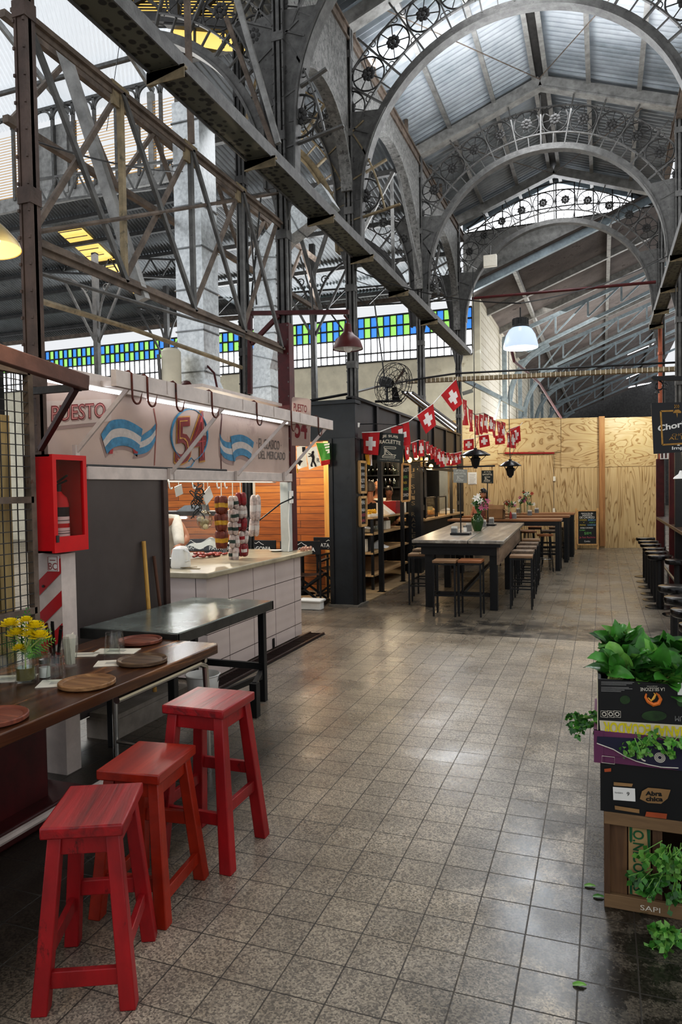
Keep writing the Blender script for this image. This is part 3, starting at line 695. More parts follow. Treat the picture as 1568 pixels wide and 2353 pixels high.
# things under the tables: bucket, floor ledge
t = thing('bucket', 'white plastic bucket under the grey metal table', 'bucket', (-2.86, 4.62, 0))
b = MB(); b.lathe([(.001,0),(.1,0),(.125,.25),(.135,.26),(.128,.265),(.12,.25),(.1,.02),(.001,.02)], (-2.86,4.62,0), 20); b.build('body', M['white'], t)
b = MB(); b.tube([(-2.86+.13*math.cos(a), 4.62+.02, .25-.1*math.sin(a)) for a in [PI*i/10 for i in range(11)]], .004, 5); b.build('handle', M['steel'], t)
mb = MB(); mb.box((-3.28,3.82,0), (-3.05,4.75,.13)); mb.box((-3.28,3.85,.13),(-3.06,4.6,.16)); tag(mb.build('concrete_ledge', mat('concrete', '#8b8279', .8, 0, .2, 8)), 'low concrete ledge under the metal table', 'ledge')
# --- tabletop items
tz0 = .751
def at(px, py, z=tz0): return oz(px, py, z)
def board(px, py, r, label, m, lx=0):
    p = at(px, py); mb = MB()
    mb.lathe([(.001,0),(r*.93,0),(r,.006),(r,.02),(r*.97,.023),(r*.86,.019),(r*.82,.014),(.001,.014)], p, 36)
    return tag(mb.build('serving_board', m), label, 'board', 'round wooden serving boards on the dining table')
board(-14, 1655, .13, 'round reddish wooden board at the near left end of the dining table', M['board_red'])
board(200, 1574, .13, 'round pale brown board beside the vase of yellow flowers', M['board_wood'])
board(327, 1522, .13, 'round dark brown board near the far end of the dining table', wood('board_dark', '#3f2c1c', '#7b6346', .5, 'X', 6, .1, '#5d4631'))
board(322, 1476, .13, 'round red brown board touching the grey metal table', M['board_red'])
def napkin(px, py, label, rot, w=.2, d=.13):
    p = at(px, py, tz0); mb = MB(); m = Matrix.Translation(p) @ Matrix.Rotation(rot, 4, 'Z'); mb.box((-w/2,-d/2,0), (w/2,d/2,.003), m)
    mb2 = MB(); mb2.cur = 1
    for i in range(5): mb.cur = 1; mb.box((-.05,-.02+.01*i,.003), (.05,-.017+.01*i,.0034), m)
    return tag(mb.build('paper_napkin', [M['paper'], M['iron_light']], smooth=False), label, 'napkin', 'paper napkins on the dining table')
napkin(140, 1570, 'cream paper napkin under the glass beside the salt jar', .5)
napkin(265, 1524, 'cream paper napkin beside the dark brown board', .5)
napkin(268, 1497, 'cream paper napkin under the two upturned glasses', .3, .24)
napkin(25, 1560, 'cream paper napkin at the left edge of the table', .5, .22)
napkin(196, 1505, 'cream paper napkin behind the napkin glass', .4, .14, .1)
def tumbler(px, py, label, h=.11, r=.04):
    p = at(px, py, tz0+.004); mb = MB()
    mb.lathe([(r*1.12,0),(r*1.14,.004),(r*.9,h*.7),(r*.82,h*.97),(r*.8,h),(.001,h),(.001,h-.012),(r*.74,h-.014),(r*.84,h*.7),(r*1.08,.003)], p, 20)
    return tag(mb.build('drinking_glass', M['glass']), label, 'glass', 'upturned glasses on the dining table')
tumbler(258, 1506, 'upturned glass on a napkin, nearer of the two by the metal table', .13)
tumbler(270, 1492, 'upturned glass farther back, nearest the metal table')
tumbler(128, 1562, 'upturned glass between the salt jar and the napkin glass', .125)
tumbler(10, 1562, 'upturned glass at the left edge behind the vase', .125)
t = thing('salt_shaker', 'small glass salt jar with metal lid beside the vase', 'shaker', at(103, 1556)); p = t.location.copy()
b = MB(); b.lathe([(.001,.002),(.026,.002),(.026,.05),(.001,.052)], p, 12); b.build('salt', M['white'], t)
b = MB(); b.lathe([(.001,0),(.031,0),(.031,.06),(.024,.072),(.024,.075)], p, 12); b.build('jar', M['glass'], t)
b = MB(); b.lathe([(.025,.07),(.026,.09),(.001,.094)], p, 12); b.build('lid', M['steel'], t)
t = thing('napkin_glass', 'tall glass holding folded paper napkins on the dining table', 'glass', at(163, 1530)); p = t.location.copy()
b = MB(); b.lathe([(.001,0),(.03,0),(.032,.06),(.036,.07),(.043,.15),(.04,.15),(.033,.072),(.028,.01)], p, 16); b.build('tumbler', M['glass'], t)
b = MB()
for i in range(5):
    m = Matrix.Translation(p+V((0,0,.012))) @ Matrix.Rotation(i*.7, 4, 'Z') @ Matrix.Rotation(.1, 4, 'X'); b.box((-.02,-.004+.006*i-.012,0), (.022,-.001+.006*i-.012,.15+.01*(i % 2)), m)
b.build('napkin', M['paper'], t, smooth=False)
t = thing('cutlery_holder', 'dark knives and forks standing in a glass behind the salt jar', 'cutlery', at(128, 1528)); p = t.location.copy()
b = MB(); b.lathe([(.001,0),(.032,0),(.038,.1),(.035,.1),(.029,.01)], p, 14); b.build('tumbler', M['glass'], t)
for i in range(5):
    a = i*1.3; b = MB(); b.bar(p+V((.012*math.cos(a),.012*math.sin(a),.01)), p+V((.04*math.cos(a),.04*math.sin(a),.19+.012*i)), .012, .005, w2=.018); b.build('handle', M['maroon'] if i % 2 else M['black'], t)
# vase of yellow flowers
t = thing('flower_vase', 'glass jar of yellow chrysanthemums and fern on the dining table', 'flowers', at(60, 1566)); p = t.location.copy()
M['leaf'] = mat('green_leaf', '#44803a', .4, 0, .35, 12)
M['leaf_pale'] = mat('pale_leaf', '#79a84c', .45, 0, .3, 12)
M['stem'] = mat('pale_stem', '#a9b86a', .5, 0, .2, 12)
M['yellow_petal'] = mat('yellow_petal', '#f7dd1c', .6, 0, .1, 25)
b = MB(); b.lathe([(.001,0),(.045,0),(.05,.01),(.05,.12),(.042,.14),(.045,.15),(.04,.15),(.044,.12),(.044,.012),(.001,.012)], p, 20); b.build('jar', M['glass'], t)
b = MB(); b.lathe([(.001,.013),(.043,.013),(.043,.07),(.001,.07)], p, 16); b.build('water', mat('vase_water', '#6c6338', .1, 0, 0), t)
flo = [(24,1440),(38,1462),(82,1446),(92,1468),(45,1494),(60,1430),(70,1462)]
b = MB()
for fx_, fy in flo: b.tube([p+V((0,0,.03)), p+V((0,0,.14)), oy(fx_, fy, p.y-.02)], .004, 5)
b.build('stem', M['stem'], t)
def bloom(c, r, seed):
    r_ = random.Random(seed); mb = MB()
    for ring in range(4):
        for i in range(12):
            a = 2*PI*i/12 + ring*.3; tl = .15+.36*ring; d = V((math.cos(a)*math.cos(tl), math.sin(a)*math.cos(tl)*.9, math.sin(tl)*.95)); s = V((-math.sin(a), math.cos(a), 0))
            q = c + d*r*(1-.1*ring); mb.add([c + d*r*.2, c + d*r*.7 + s*r*.17, q + V((0,0,r*.05)), c + d*r*.7 - s*r*.17], [(0,1,2,3)])
    return mb
for i, (fx_, fy) in enumerate(flo):
    bloom(oy(fx_, fy, p.y-.03+.012*(i % 3)), .062 if i < 4 else .045, i).build('bloom', M['yellow_petal'], t, smooth=False, recalc=False)
def frond(mb, a, b2, w, n=12, nrm=V((0,-1,.3))):
    a = V(a); b2 = V(b2); d = b2-a; s = d.cross(nrm).normalized()
    for i in range(n):
        f = (i+.5)/n; c = a + d*f + V((0,0,-.02*f*f)); ww = w*math.sin(PI*(.15+.8*f))
        for sg in (-1,1):
            tip = c + s*sg*ww + d.normalized()*ww*.5; e = d.normalized()*d.length/n*.42
            mb.add([c-e, c+s*sg*ww*.5-e*.4+V((0,-.004,.004)), tip, c+s*sg*ww*.5+e*1.1], [(0,1,2,3)])
for i, (q, w_) in enumerate((((63,1386),.045), ((118,1438),.045), ((-4,1480),.05), ((4,1448),.045), ((128,1460),.04), ((98,1415),.045), ((16,1420),.045), ((75,1492),.04), ((40,1405),.04), ((110,1490),.035), ((20,1500),.04))):
    mb = MB(); frond(mb, p+V((0,0,.13)), oy(q[0], q[1], p.y+.03-.02*(i % 4)), w_); mb.build('fern_frond', M['leaf_pale'] if i % 3 == 1 else M['leaf'], t, smooth=False, recalc=False)
# ============================================================ NEIGHBOUR STALL AT THE LEFT EDGE: cage, brown beam, striped post, fire cabinet
t = thing('wire_cage', 'rusty wire mesh cage front at the left edge', 'cage', (-3.0, 2.6, 0))
b = MB()
for i in range(22): y = 1.95+i*.052; b.bar((-2.99,y,.25), (-2.99,y,2.33), .005)
for i in range(36): z = .27+i*.059; b.bar((-2.985,1.95,z), (-2.985,3.1,z), .005)
b.build('mesh_grille', M['iron_dark'], t, smooth=False)
b = MB()
for y in (1.95, 2.5, 3.1): b.box((-3.02,y-.018,.0), (-2.98,y+.018,2.36))
for z in (.25, 1.0, 1.62, 2.33): b.box((-3.02,1.95,z-.018), (-2.98,3.1,z+.018))
b.build('frame', M['iron_rust'], t, smooth=False)
b = MB()
for i in range(11): b.box((-3.1,1.9+i*.105,.1), (-3.085,1.995+i*.105,2.05+.04*(i % 3)))
b.build('wooden_shutter', wood('pale_shutter', '#8d7a50', '#c4ad78', .6, 'Z', 4, .1), t, smooth=False)
b = MB(); b.box((-3.2,1.9,0), (-3.12,3.05,2.5)); b.build('back_panel', M['black'], t)  # black sheet put in for the dark void behind the mesh
mb = MB(); mb.bar((-2.7,2.15,2.37), (-2.7,3.22,2.265), .05, .085); tag(mb.build('awning_beam', mat('brown_beam', '#5c4038', .6, 0, .25, 8, bump=.2, bscale=30), bevel=.006), 'brown painted beam at the left edge above the wire cage', 'beam')
mb = MB(); mb.bar((-2.72,3.16,2.23), (-3.17,3.36,1.92), .03, .03); tag(mb.build('awning_strut', mat('brown_strut', '#3d201d', .55, 0, .25, 8)), 'dark brown strut holding the brown beam to the column', 'strut')
mb = MB(); mb.bar((-2.72,3.19,2.24), (-3.2,3.30,2.26), .03, .04); tag(mb.build('awning_bracket', M['iron_dark']), 'dark horizontal bracket under the end of the brown beam', 'bracket')
# striped pillar
t = thing('striped_pillar', 'square pillar with diagonal red and white warning stripes under the fire cabinet', 'pillar', (-3.04, 3.31, 0))
b = MB(); b.box((-3.13,3.26,0), (-2.95,3.38,1.3)); b.build('core', M['white_paint'], t)
b = MB(); s = .2
for z in (.56, .75, .94, 1.13): b.add([(-3.131,3.257,z-.09),(-2.949,3.257,z+.06),(-2.949,3.257,z+.15),(-3.131,3.257,z)], [(0,1,2,3)])
b.build('stripe', mat('stripe_red', '#b3161d', .4, 0, .1, 10), t, smooth=False)
b = MB(); b.tube([(-3.08,3.256,1.11),(-3.08,3.25,1.11)], .008, 8); b.build('screw', M['iron_dark'], t)
b = MB(); b.box((-3.04,3.250,1.2), (-2.96,3.256,1.29)); b.build('plate', M['white'], t)
b = MB()
text_quad(b, 'BC', (-3.03,3.248,1.21), (-2.97,3.248,1.21), (-2.97,3.248,1.25), (-3.03,3.248,1.25))
b.tube([(-3.035,3.248,1.205),(-2.965,3.248,1.205),(-2.965,3.248,1.285),(-3.035,3.248,1.285)], .002, 4, closed=True); b.tube([(-3.02,3.248,1.265),(-2.98,3.248,1.265)], .002, 4)
b.build('emblem', M['red_paint'], t, smooth=False)
# fire cabinet, open box with a glazed red door facing the aisle
M['fire_red'] = mat('fire_red', '#c8131d', .38, 0, .06, 10)
t = thing('fire_cabinet', 'red metal fire cabinet with glazed door on the striped pillar', 'fire cabinet', (-3.0, 3.2, 1.32))
cx0 = oy(61,1150,3.17).x; cx1 = -2.9; cy0, cy1, cz0, cz1 = 3.16, 3.44, 1.315, 1.875
b = MB(); b.box((cx0,cy0,cz0),(cx1-.02,cy0+.012,cz1)); b.box((cx0,cy1-.012,cz0),(cx1-.02,cy1,cz1)); b.box((cx0,cy0,cz0),(cx1-.02,cy1,cz0+.012)); b.box((cx0,cy0,cz1-.012),(cx1-.02,cy1,cz1)); b.box((cx0,cy0,cz0),(cx0+.012,cy1,cz1)); b.build('case', M['fire_red'], t, smooth=False)
d = MB()
for lo, hi in (((cy0,cz0),(cy0+.03,cz1)), ((cy1-.03,cz0),(cy1,cz1)), ((cy0+.03,cz0),(cy1-.03,cz0+.09)), ((cy0+.03,cz1-.03),(cy1-.03,cz1))): d.box((cx1-.02,lo[0],lo[1]), (cx1,hi[0],hi[1]))
dd = d.build('door', M['fire_red'], t, smooth=False)
b = MB(); b.poly([(cx1-.01,cy0+.03,cz0+.09),(cx1-.01,cy1-.03,cz0+.09),(cx1-.01,cy1-.03,cz1-.03),(cx1-.01,cy0+.03,cz1-.03)]); b.build('pane', glassmat('door_pane', '#ead9d9', .05, .02), dd)
b = MB(); b.box((cx1,cy0+.012,cz0+.06), (cx1+.008,cy0+.03,cz0+.1)); b.build('lock', M['iron_dark'], dd)
t = thing('fire_extinguisher', 'small red fire extinguisher with white label inside the red cabinet', 'fire extinguisher', (-2.99, 3.29, 1.33)); p = V((-2.985, 3.29, 1.328))
b = MB(); b.lathe([(.001,0),(.055,0),(.06,.01),(.06,.26),(.05,.3),(.025,.325),(.02,.34),(.001,.34)], p, 20); b.build('cylinder', M['fire_red'], t)
b = MB(); b.lathe([(.061,.06),(.061,.125)], p, 20); b.lathe([(.061,.15),(.061,.19)], p, 20); b.build('label', M['white'], t)
b = MB(); b.lathe([(.0612,.19),(.0612,.245)], p, 20); b.build('label_band', M['black'], t)
b = MB(); b.lathe([(.0616,.09),(.0616,.095)], p, 20); b.lathe([(.0616,.105),(.0616,.108)], p, 20); b.lathe([(.0616,.165),(.0616,.17)], p, 20); b.build('lettering', M['iron'], t)
b = MB(); b.cyl(p+V((0,0,.335)), .022, .04, 10); b.bar(p+V((0,0,.375)), p+V((.05,.02,.4)), .018, .01); b.bar(p+V((0,0,.39)), p+V((.055,.02,.43)), .018, .01); b.tube([p+V((-.02,0,.35)), p+V((-.055,.02,.33)), p+V((-.062,.02,.2)), p+V((-.06,.02,.1))], .009, 6); b.build('valve', M['black'], t)
# ============================================================ BUTCHER STALL 54
M['sign_cream'] = mat('sign_cream', '#b7a196', .5, 0, .08, 2, wear='#a38c82', wamt=.4, wscale=1.5)
SX = -3.35
s_ = lambda x, y, l=0.0: ox(x, y, SX+l)
t = thing('stall_signboard', 'long painted cream stall sign with big red number and sky blue ribbons', 'sign', (SX, 5.4, 1.8))
b = MB(); b.box((SX-.03,3.56,1.84), (SX,7.36,2.44)); b.build('board', M['sign_cream'], t)
def pp(name, pts, m, l): b = MB(); b.poly([s_(x, y, l) for x, y in pts]); return b.build(name, m, t, smooth=False)
K = lambda x, y: (x*.26786, 740+y*.26786)         # coordinates read from an enlarged crop
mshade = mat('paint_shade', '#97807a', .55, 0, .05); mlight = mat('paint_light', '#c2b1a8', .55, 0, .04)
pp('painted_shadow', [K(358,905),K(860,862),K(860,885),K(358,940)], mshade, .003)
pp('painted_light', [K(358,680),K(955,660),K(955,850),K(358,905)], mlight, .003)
pp('seam', [K(1315,740),K(1340,880),K(1335,960),K(1322,1230),K(1330,1230),K(1343,960),K(1348,880),K(1325,740)], mat('seam_red', '#8a4a40', .5), .003)
pp('seam', [(508,925),(509,960),(505,1000),(508,1080),(510,1080),(508,1000),(511,960),(510,925)], M['maroon'], .003)
mdr = mat('letter_red', '#7a1d22', .45, 0, .1, 20); mgold = mat('letter_gold', '#b9843a', .4, 0, .15, 20); mblue = mat('ribbon_blue', '#3f7c9c', .5, 0, .3, 18); mwhite = mat('ribbon_white', '#b9b0aa', .5, 0, .12, 30); mgrey = mat('letter_grey', '#5d5754', .5)
def lett(name, txt, quad, m, l, bold=.01):
    b = MB(); text_quad(b, txt, *[s_(x, y, l) for x, y in quad], bold=bold); return b.build(name, m, t, smooth=False)
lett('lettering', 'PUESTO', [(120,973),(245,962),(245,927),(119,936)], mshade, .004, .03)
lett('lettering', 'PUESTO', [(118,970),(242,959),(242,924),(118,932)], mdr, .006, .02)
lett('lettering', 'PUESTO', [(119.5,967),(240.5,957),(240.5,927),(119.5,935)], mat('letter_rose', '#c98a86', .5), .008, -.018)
ell = lambda cx, cy, rx, ry, a0=0, a1=6.2832, n=28: [(cx+rx*math.cos(a0+(a1-a0)*i/n), cy+ry*math.sin(a0+(a1-a0)*i/n)) for i in range(n+1)]
for a0, a1, rx in ((1.9, 5.2, 43), (-1.2, 1.3, 40)):
    b = MB(); b.tube([s_(x, y, .008) for x, y in ell(437,1000,rx,60,a0,a1)], .006, 5, rs=[.002+.008*math.sin(PI*i/28) for i in range(29)]); b.build('flourish', mblue, t)
lett('number', '5', [(399,1072),(442,1066),(440,955),(402,957)], mgold, .006, .03); lett('number', '4', [(432,1068),(478,1060),(470,940),(440,945)], mgold, .006, .03)
lett('number', '5', [(402,1068),(441,1062),(439,958),(405,960)], mdr, .010, .03); lett('number', '4', [(436,1064),(477,1056),(471,944),(444,948)], mdr, .010, .03)
lett('number', '5', [(408,1060),(434,1056),(434,965),(409,967)], mgold, .013, -.035); lett('number', '4', [(441,1058),(474,1050),(469,950),(447,953)], mat('letter_bright', '#b2393c', .4), .013, -.035)
b = MB(); b.tube([s_(x, y, .009) for x, y in ((428,1075),(440,1072),(447,1060),(440,1052),(434,1060))], .005, 5); b.build('flourish', mblue, t)
lett('lettering', '· EL CLASICO ·', [(590,1030),(647,1034),(647,1014),(590,1006)], mgrey, .005, .0)
lett('lettering', 'DEL MERCADO', [(595,1054),(656,1057),(656,1040),(595,1035)], mgrey, .005, .0)
def ribbon(top, bot, l, shade=True):
    def cur(p, u):
        x = u*(len(p)-1); i = min(int(x), len(p)-2); f = x-i
        q = lambda k: p[max(0, min(len(p)-1, k))]
        a, b2, c, d = q(i-1), q(i), q(i+1), q(i+2)
        return tuple(.5*((2*b2[k])+(-a[k]+c[k])*f+(2*a[k]-5*b2[k]+4*c[k]-d[k])*f*f+(-a[k]+3*b2[k]-3*c[k]+d[k])*f**3) for k in (0,1))
    def band(v0, v1, m, ll):
        b = MB()
        def fn(u, v):
            A, B = cur(top, u), cur(bot, u); w = v0+(v1-v0)*v; return s_(A[0]+(B[0]-A[0])*w, A[1]+(B[1]-A[1])*w, ll)
        b.grid(fn, 16, 1); b.build('ribbon', m, t, smooth=False)
    if shade:
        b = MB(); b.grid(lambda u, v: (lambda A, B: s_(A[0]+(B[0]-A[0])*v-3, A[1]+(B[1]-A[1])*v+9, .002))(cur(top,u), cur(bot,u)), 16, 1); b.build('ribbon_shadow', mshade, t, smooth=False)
    band(0, .34, mblue, l); band(.34, .66, mwhite, l); band(.66, 1, mblue, l)
ribbon([K(1205,985),K(1250,950),K(1300,915),K(1337,870)], [K(1150,1138),K(1230,1130),K(1290,1095),K(1335,1020)], .004)
ribbon([K(868,965),K(905,905),K(960,845),K(1060,835),K(1150,870),K(1225,918)], [K(918,1130),K(945,1105),K(980,1075),K(1050,1060),K(1130,1078),K(1190,1125)], .007)
pp('ribbon_back', [K(935,1130),K(945,1100),K(972,1085),K(968,1130)], mat('ribbon_red', '#a32f33', .5), .009); pp('ribbon_back', [K(1140,1085),K(1185,1115),K(1180,1130),K(1148,1125)], bpy.data.materials['ribbon_red'], .009)
ribbon([(505,995),(512,1010),(525,1016),(545,1014)], [(507,1040),(516,1052),(528,1058),(541,1060)], .004)
ribbon([(530,1003),(540,1000),(556,999),(572,1006),(584,1016)], [(538,1060),(544,1050),(556,1046),(568,1050),(576,1057)], .007)
# frame boards, tube, pipe
for y0, y1, nm in ((3.9, 4.84, 'left'), (4.93, 7.27, 'right')):
    mb = MB(); mb.box((-3.33,y0,1.745), (-3.275,y1,1.835)); tag(mb.build('fascia_board', M['white_paint'], bevel=.004), 'cream fascia board under the painted sign, %s' % ('over the dark shutter' if nm == 'left' else 'over the counter'), 'board', 'cream fascia boards')
mb = MB(); mb.tube([ox(196,1070,-3.29), ox(520,1081,-3.29)], .011, 8); tag(mb.build('iron_pipe', M['iron_dark']), 'thin dark pipe along the foot of the painted sign', 'pipe')
mb = MB(); mb.box((-3.34,3.6,2.38), (-3.3,7.36,2.48)); tag(mb.build('top_rail_board', M['white_paint'], bevel=.004), 'cream board along the top edge of the painted sign', 'board')
for k, (a, b2) in enumerate((((96,872),(285,906)), ((340,918),(500,946)), ((505,946),(660,972)))):
    t = thing('tube_light', 'fluorescent tube above the sign over the ' + ('word on the left', 'number in the middle', 'small lettering on the right')[k], 'lamp', ox(*a, -3.27), 0, 'tubes above the painted sign')
    mb = MB(); mb.tube([ox(*a, -3.27), ox(*b2, -3.27)], .011, 8); mb.build('tube', M['fluor'], t)
    mb = MB(); mb.bar(ox(*a,-3.29)+V((0,0,.014)), ox(*b2,-3.29)+V((0,0,.014)), .03, .012); mb.build('batten', M['white'], t)
mb = MB(); mb.box((-2.87,3.65,2.315), (-2.83,7.42,2.42))
for y in (4.2,4.75,5.3,5.9,6.5,7.0): mb.box((-2.828,y-.004,2.33),(-2.826,y+.004,2.42))
tag(mb.build('hook_beam', M['white_paint'], bevel=.004), 'cream beam with meat hooks in front of the butcher sign', 'beam')
for y in (4.1, 5.05, 6.2, 7.3):
    mb = MB(); mb.bar((-2.87,y,2.40), (-3.32,y,2.42), .03, .04); tag(mb.build('cross_rail', M['white_paint']), '%s short rail from the left joining the hook beam to the sign' % ORD[(4.1,5.05,6.2,7.3).index(y)], 'rail', 'rails behind the hook beam')
for k, (ya, za, yb2, zb2) in enumerate(((3.845,2.35,3.77,1.9), (5.052,2.335,4.85,1.77), (6.272,2.335,5.95,1.77), (7.337,2.345,7.03,1.78))):
    t = thing('awning_strut', 'slanting pale strut under the hook beam, ' + ('first from the left, above the fire cabinet', 'second from the left, crossing the number', 'third from the left, ending over the sausages', 'last on the right, by the corner column')[k], 'strut', (-2.87,ya,za), 0, 'pale struts under the hook beam')
    mb = MB(); mb.bar((-2.87,ya,za), (-3.255,yb2,zb2+.03), .03, .012, up=(0,1,0)); mb.bar((-2.873,ya+.012,za), (-3.258,yb2+.012,zb2+.03), .008, .034, up=(0,1,0)); mb.build('angle_bar', M['white_paint'], t, smooth=False)
    mb = MB(); mb.box((-3.272,yb2-.02,zb2-.02), (-3.245,yb2+.02,zb2+.07)); mb.build('foot_plate', M['white_paint'], t)
def hook(mb, y, z0, x, r=.045, L_=.19):
    pts = [(x-.035, y, z0-.015), (x-.03,y,z0+.012), (x, y, z0+.018), (x+.024, y, z0), (x+.026, y, z0-L_+r)]
    pts += [(x+.026, y + r - r*math.cos(a), z0-L_+r-r*math.sin(a)) for a in [PI*i/8 for i in range(1, 9)]] + [(x+.03, y+2*r+.012, z0-L_+r+.04)]
    mb.tube(pts, .008, 7, rs=[.007]*(len(pts)-3) + [.006,.0045,.001])
for k, y in enumerate((3.80, 3.965, 4.30, 4.79, 5.545, 6.275, 6.968)):
    mb = MB(); hook(mb, y, 2.415, -2.85); tag(mb.build('meat_hook', M['orange_hook'] if 'orange_hook' in M else M.setdefault('orange_hook', mat('rusty_hook', '#5c2a1c', .5, .3, .4, 12, wear='#241d1b', wamt=.45, wscale=9))), '%s large iron meat hook from the left on the cream beam' % ORD[k], 'hook', 'meat hooks on the cream beam')
# small square sign on the corner column
t = thing('stall_number_sign', 'small cream number sign on the dark red corner column', 'sign', (-3.17,7.33,2.2))
q = lambda x, y, l=0: oy(x, y, 7.33-l)
b = MB(); b.prism([q(671,1024),q(712,1026),q(714,920),q(708,916),q(674,912),q(671,916)], (0,.015,0)); b.build('panel', M['sign_cream'], t)
b = MB(); text_quad(b, 'PUESTO', q(675,945,.004), q(705,948,.004), q(705,932,.004), q(675,926,.004)); text_quad(b, '54', q(678,1006,.004), q(706,1010,.004), q(706,958,.004), q(678,954,.004), bold=.02); b.build('lettering', mdr, t, smooth=False)
# shutter panel
t = thing('grey_shutter', 'dark grey brown steel shutter panel of the butcher stall', 'panel', (-3.3, 4.2, 0))
b = MB(); b.box((-3.31,3.44,.13), (-3.29,4.76,1.745)); b.build('sheet', mat('shutter_grey', '#524a48', .5, .2, .12, 3, bump=.05), t)
b = MB(); b.box((-3.32,4.76,0), (-3.265,4.82,1.745)); b.build('edge_post', mat('shutter_edge', '#4b3a36', .5, .2, .2, 8), t)
mb = MB(); mb.tube([(-3.27,4.49,1.28), (-3.13,4.40,.0)], .016, 8); tag(mb.build('broom_handle', wood('broom_wood', '#b98a3c', '#d9ae5c', .5, 'Z', 5)), 'yellow wooden broom handle leaning on the grey shutter', 'broom')
mb = MB(); mb.tube([(-3.272,4.62,1.155), (-3.19,4.66,.16)], .013, 8); tag(mb.build('broom_handle', wood('broom_dark', '#4a2a1c', '#6d4630', .5, 'Z', 5)), 'thin brown stick leaning on the grey shutter', 'broom')
# counter
def tiles(name, c, grout, bw, bh, z0, o=(0,0)):
    m, nt, b = nodes(name)
    tc = N(nt, 'ShaderNodeTexCoord'); sp = N(nt, 'ShaderNodeSeparateXYZ'); L(nt, tc.outputs['Object'], sp.inputs[0])
    ad = N(nt, 'ShaderNodeMath', operation='ADD'); L(nt, sp.outputs['X'], ad.inputs[0]); L(nt, sp.outputs['Y'], ad.inputs[1])
    a2 = N(nt, 'ShaderNodeMath', operation='ADD'); L(nt, ad.outputs[0], a2.inputs[0]); a2.inputs[1].default_value = o[0]
    a3 = N(nt, 'ShaderNodeMath', operation='ADD'); L(nt, sp.outputs['Z'], a3.inputs[0]); a3.inputs[1].default_value = o[1]
    cb = N(nt, 'ShaderNodeCombineXYZ'); L(nt, a2.outputs[0], cb.inputs['X']); L(nt, a3.outputs[0], cb.inputs['Y'])
    br = N(nt, 'ShaderNodeTexBrick', offset=0.0); L(nt, cb.outputs[0], br.inputs['Vector']); br.inputs['Scale'].default_value = 1; br.inputs['Brick Width'].default_value = bw; br.inputs['Row Height'].default_value = bh; br.inputs['Mortar Size'].default_value = .0035; br.inputs['Mortar Smooth'].default_value = .1
    br.inputs['Color1'].default_value = lin(c); br.inputs['Color2'].default_value = [x*.93 for x in lin(c)[:3]]+[1]; br.inputs['Mortar'].default_value = lin(grout)
    nz = N(nt, 'ShaderNodeTexNoise', i_Scale=3.0, i_Detail=6); L(nt, tc.outputs['Object'], nz.inputs[0])
    mx = N(nt, 'ShaderNodeMix', data_type='RGBA', blend_type='MULTIPLY'); mx.inputs['Factor'].default_value = .25; L(nt, br.outputs['Color'], mx.inputs['A']); L(nt, nz.outputs['Fac'], mx.inputs['B'])
    L(nt, mx.outputs['Result'], b.inputs['Base Color']); b.inputs['Roughness'].default_value = .22
    wv = N(nt, 'ShaderNodeTexWave', wave_type='BANDS', bands_direction='Y'); wv.inputs['Scale'].default_value = 3.2; wv.inputs['Distortion'].default_value = .5; L(nt, cb.outputs[0], wv.inputs[0])
    bp = N(nt, 'ShaderNodeBump', i_Strength=.12, i_Distance=.01); L(nt, wv.outputs['Fac'], bp.inputs['Height']); L(nt, bp.outputs[0], b.inputs['Normal'])
    return m
t = thing('butcher_counter', 'white tiled butcher counter with a worn stone slab top', 'counter', (-3.6, 6.2, 0))
b = MB(); b.box((-3.97,5.26,.02), (-3.2,7.28,.905)); b.build('tiled_base', tiles('counter_tile', '#d5c6c0', '#4a3f3b', .487, .2605, 0, (3.6+.487*20-5.18-.0+3.2-6.2*0, -.931+.2605*8)), t, smooth=False)
b = MB(); b.box((-4.01,5.19,.905), (-3.14,7.5,.955)); b.build('slab', mat('worn_stone', '#a79d86', .3, 0, .2, 5, wear='#7d745f', wamt=.4, wscale=6), t, bevel=.01)
b = MB(); b.box((-3.198,6.52,.02), (-3.19,6.56,.12)); b.build('tile_repair', M['black'], t)
t = thing('floor_grating', 'narrow rusty floor drain grating along the butcher counter', 'grating', (-3.05, 6.1, 0))
b = MB(); b.box((-3.16,4.7,.001), (-2.97,7.42,.006)); b.build('channel', M['black'], t)
b = MB()
for i in range(64): y = 4.72+i*.042; b.bar((-3.15,y,.012), (-3.0,y+.03,.012), .008, .012)
for x in (-3.155,-2.99): b.box((x-.012,4.7,.004), (x+.012,7.42,.022))
b.build('bars', mat('grate_red', '#33201c', .45, .3, .3, 10), t, smooth=False)
mb = MB(); mb.box((-3.92,8.88,.0), (-3.62,9.02,.11)); mb.box((-3.95,8.84,.11), (-3.6,9.05,.14)); tag(mb.build('white_step', M['white'], bevel=.008), 'low white step by the end of the butcher counter', 'step')
# end post with power socket
t = thing('service_post', 'grey white square post with a socket at the end of the butcher counter', 'post', (-3.37,7.27,.955))
b = MB(); b.box((-3.4,7.2,.956), (-3.3,7.3,1.74)); b.build('casing', mat('grey_white', '#b9bcb8', .5, 0, .08), t, bevel=.004)
b = MB(); b.box((-3.298,7.21,1.5), (-3.265,7.27,1.64)); b.build('socket', M['white'], t, bevel=.004)
b = MB(); b.box((-3.265,7.225,1.55), (-3.25,7.25,1.58)); b.build('plug', M['black'], t)
b = MB(); b.tube([(-3.257,7.23,1.56), (-3.35,7.1,1.5), (-3.5,6.95,1.35), (-3.66,6.8,1.2)], .008, 6); b.build('power_cord', M['black'], t)
b = MB(); b.tube([(-3.29,7.205,1.5), (-3.296,7.19,1.3), (-3.29,7.2,1.1), (-3.3,7.18,.96)], .006, 6); b.build('cable', M['white'], t)
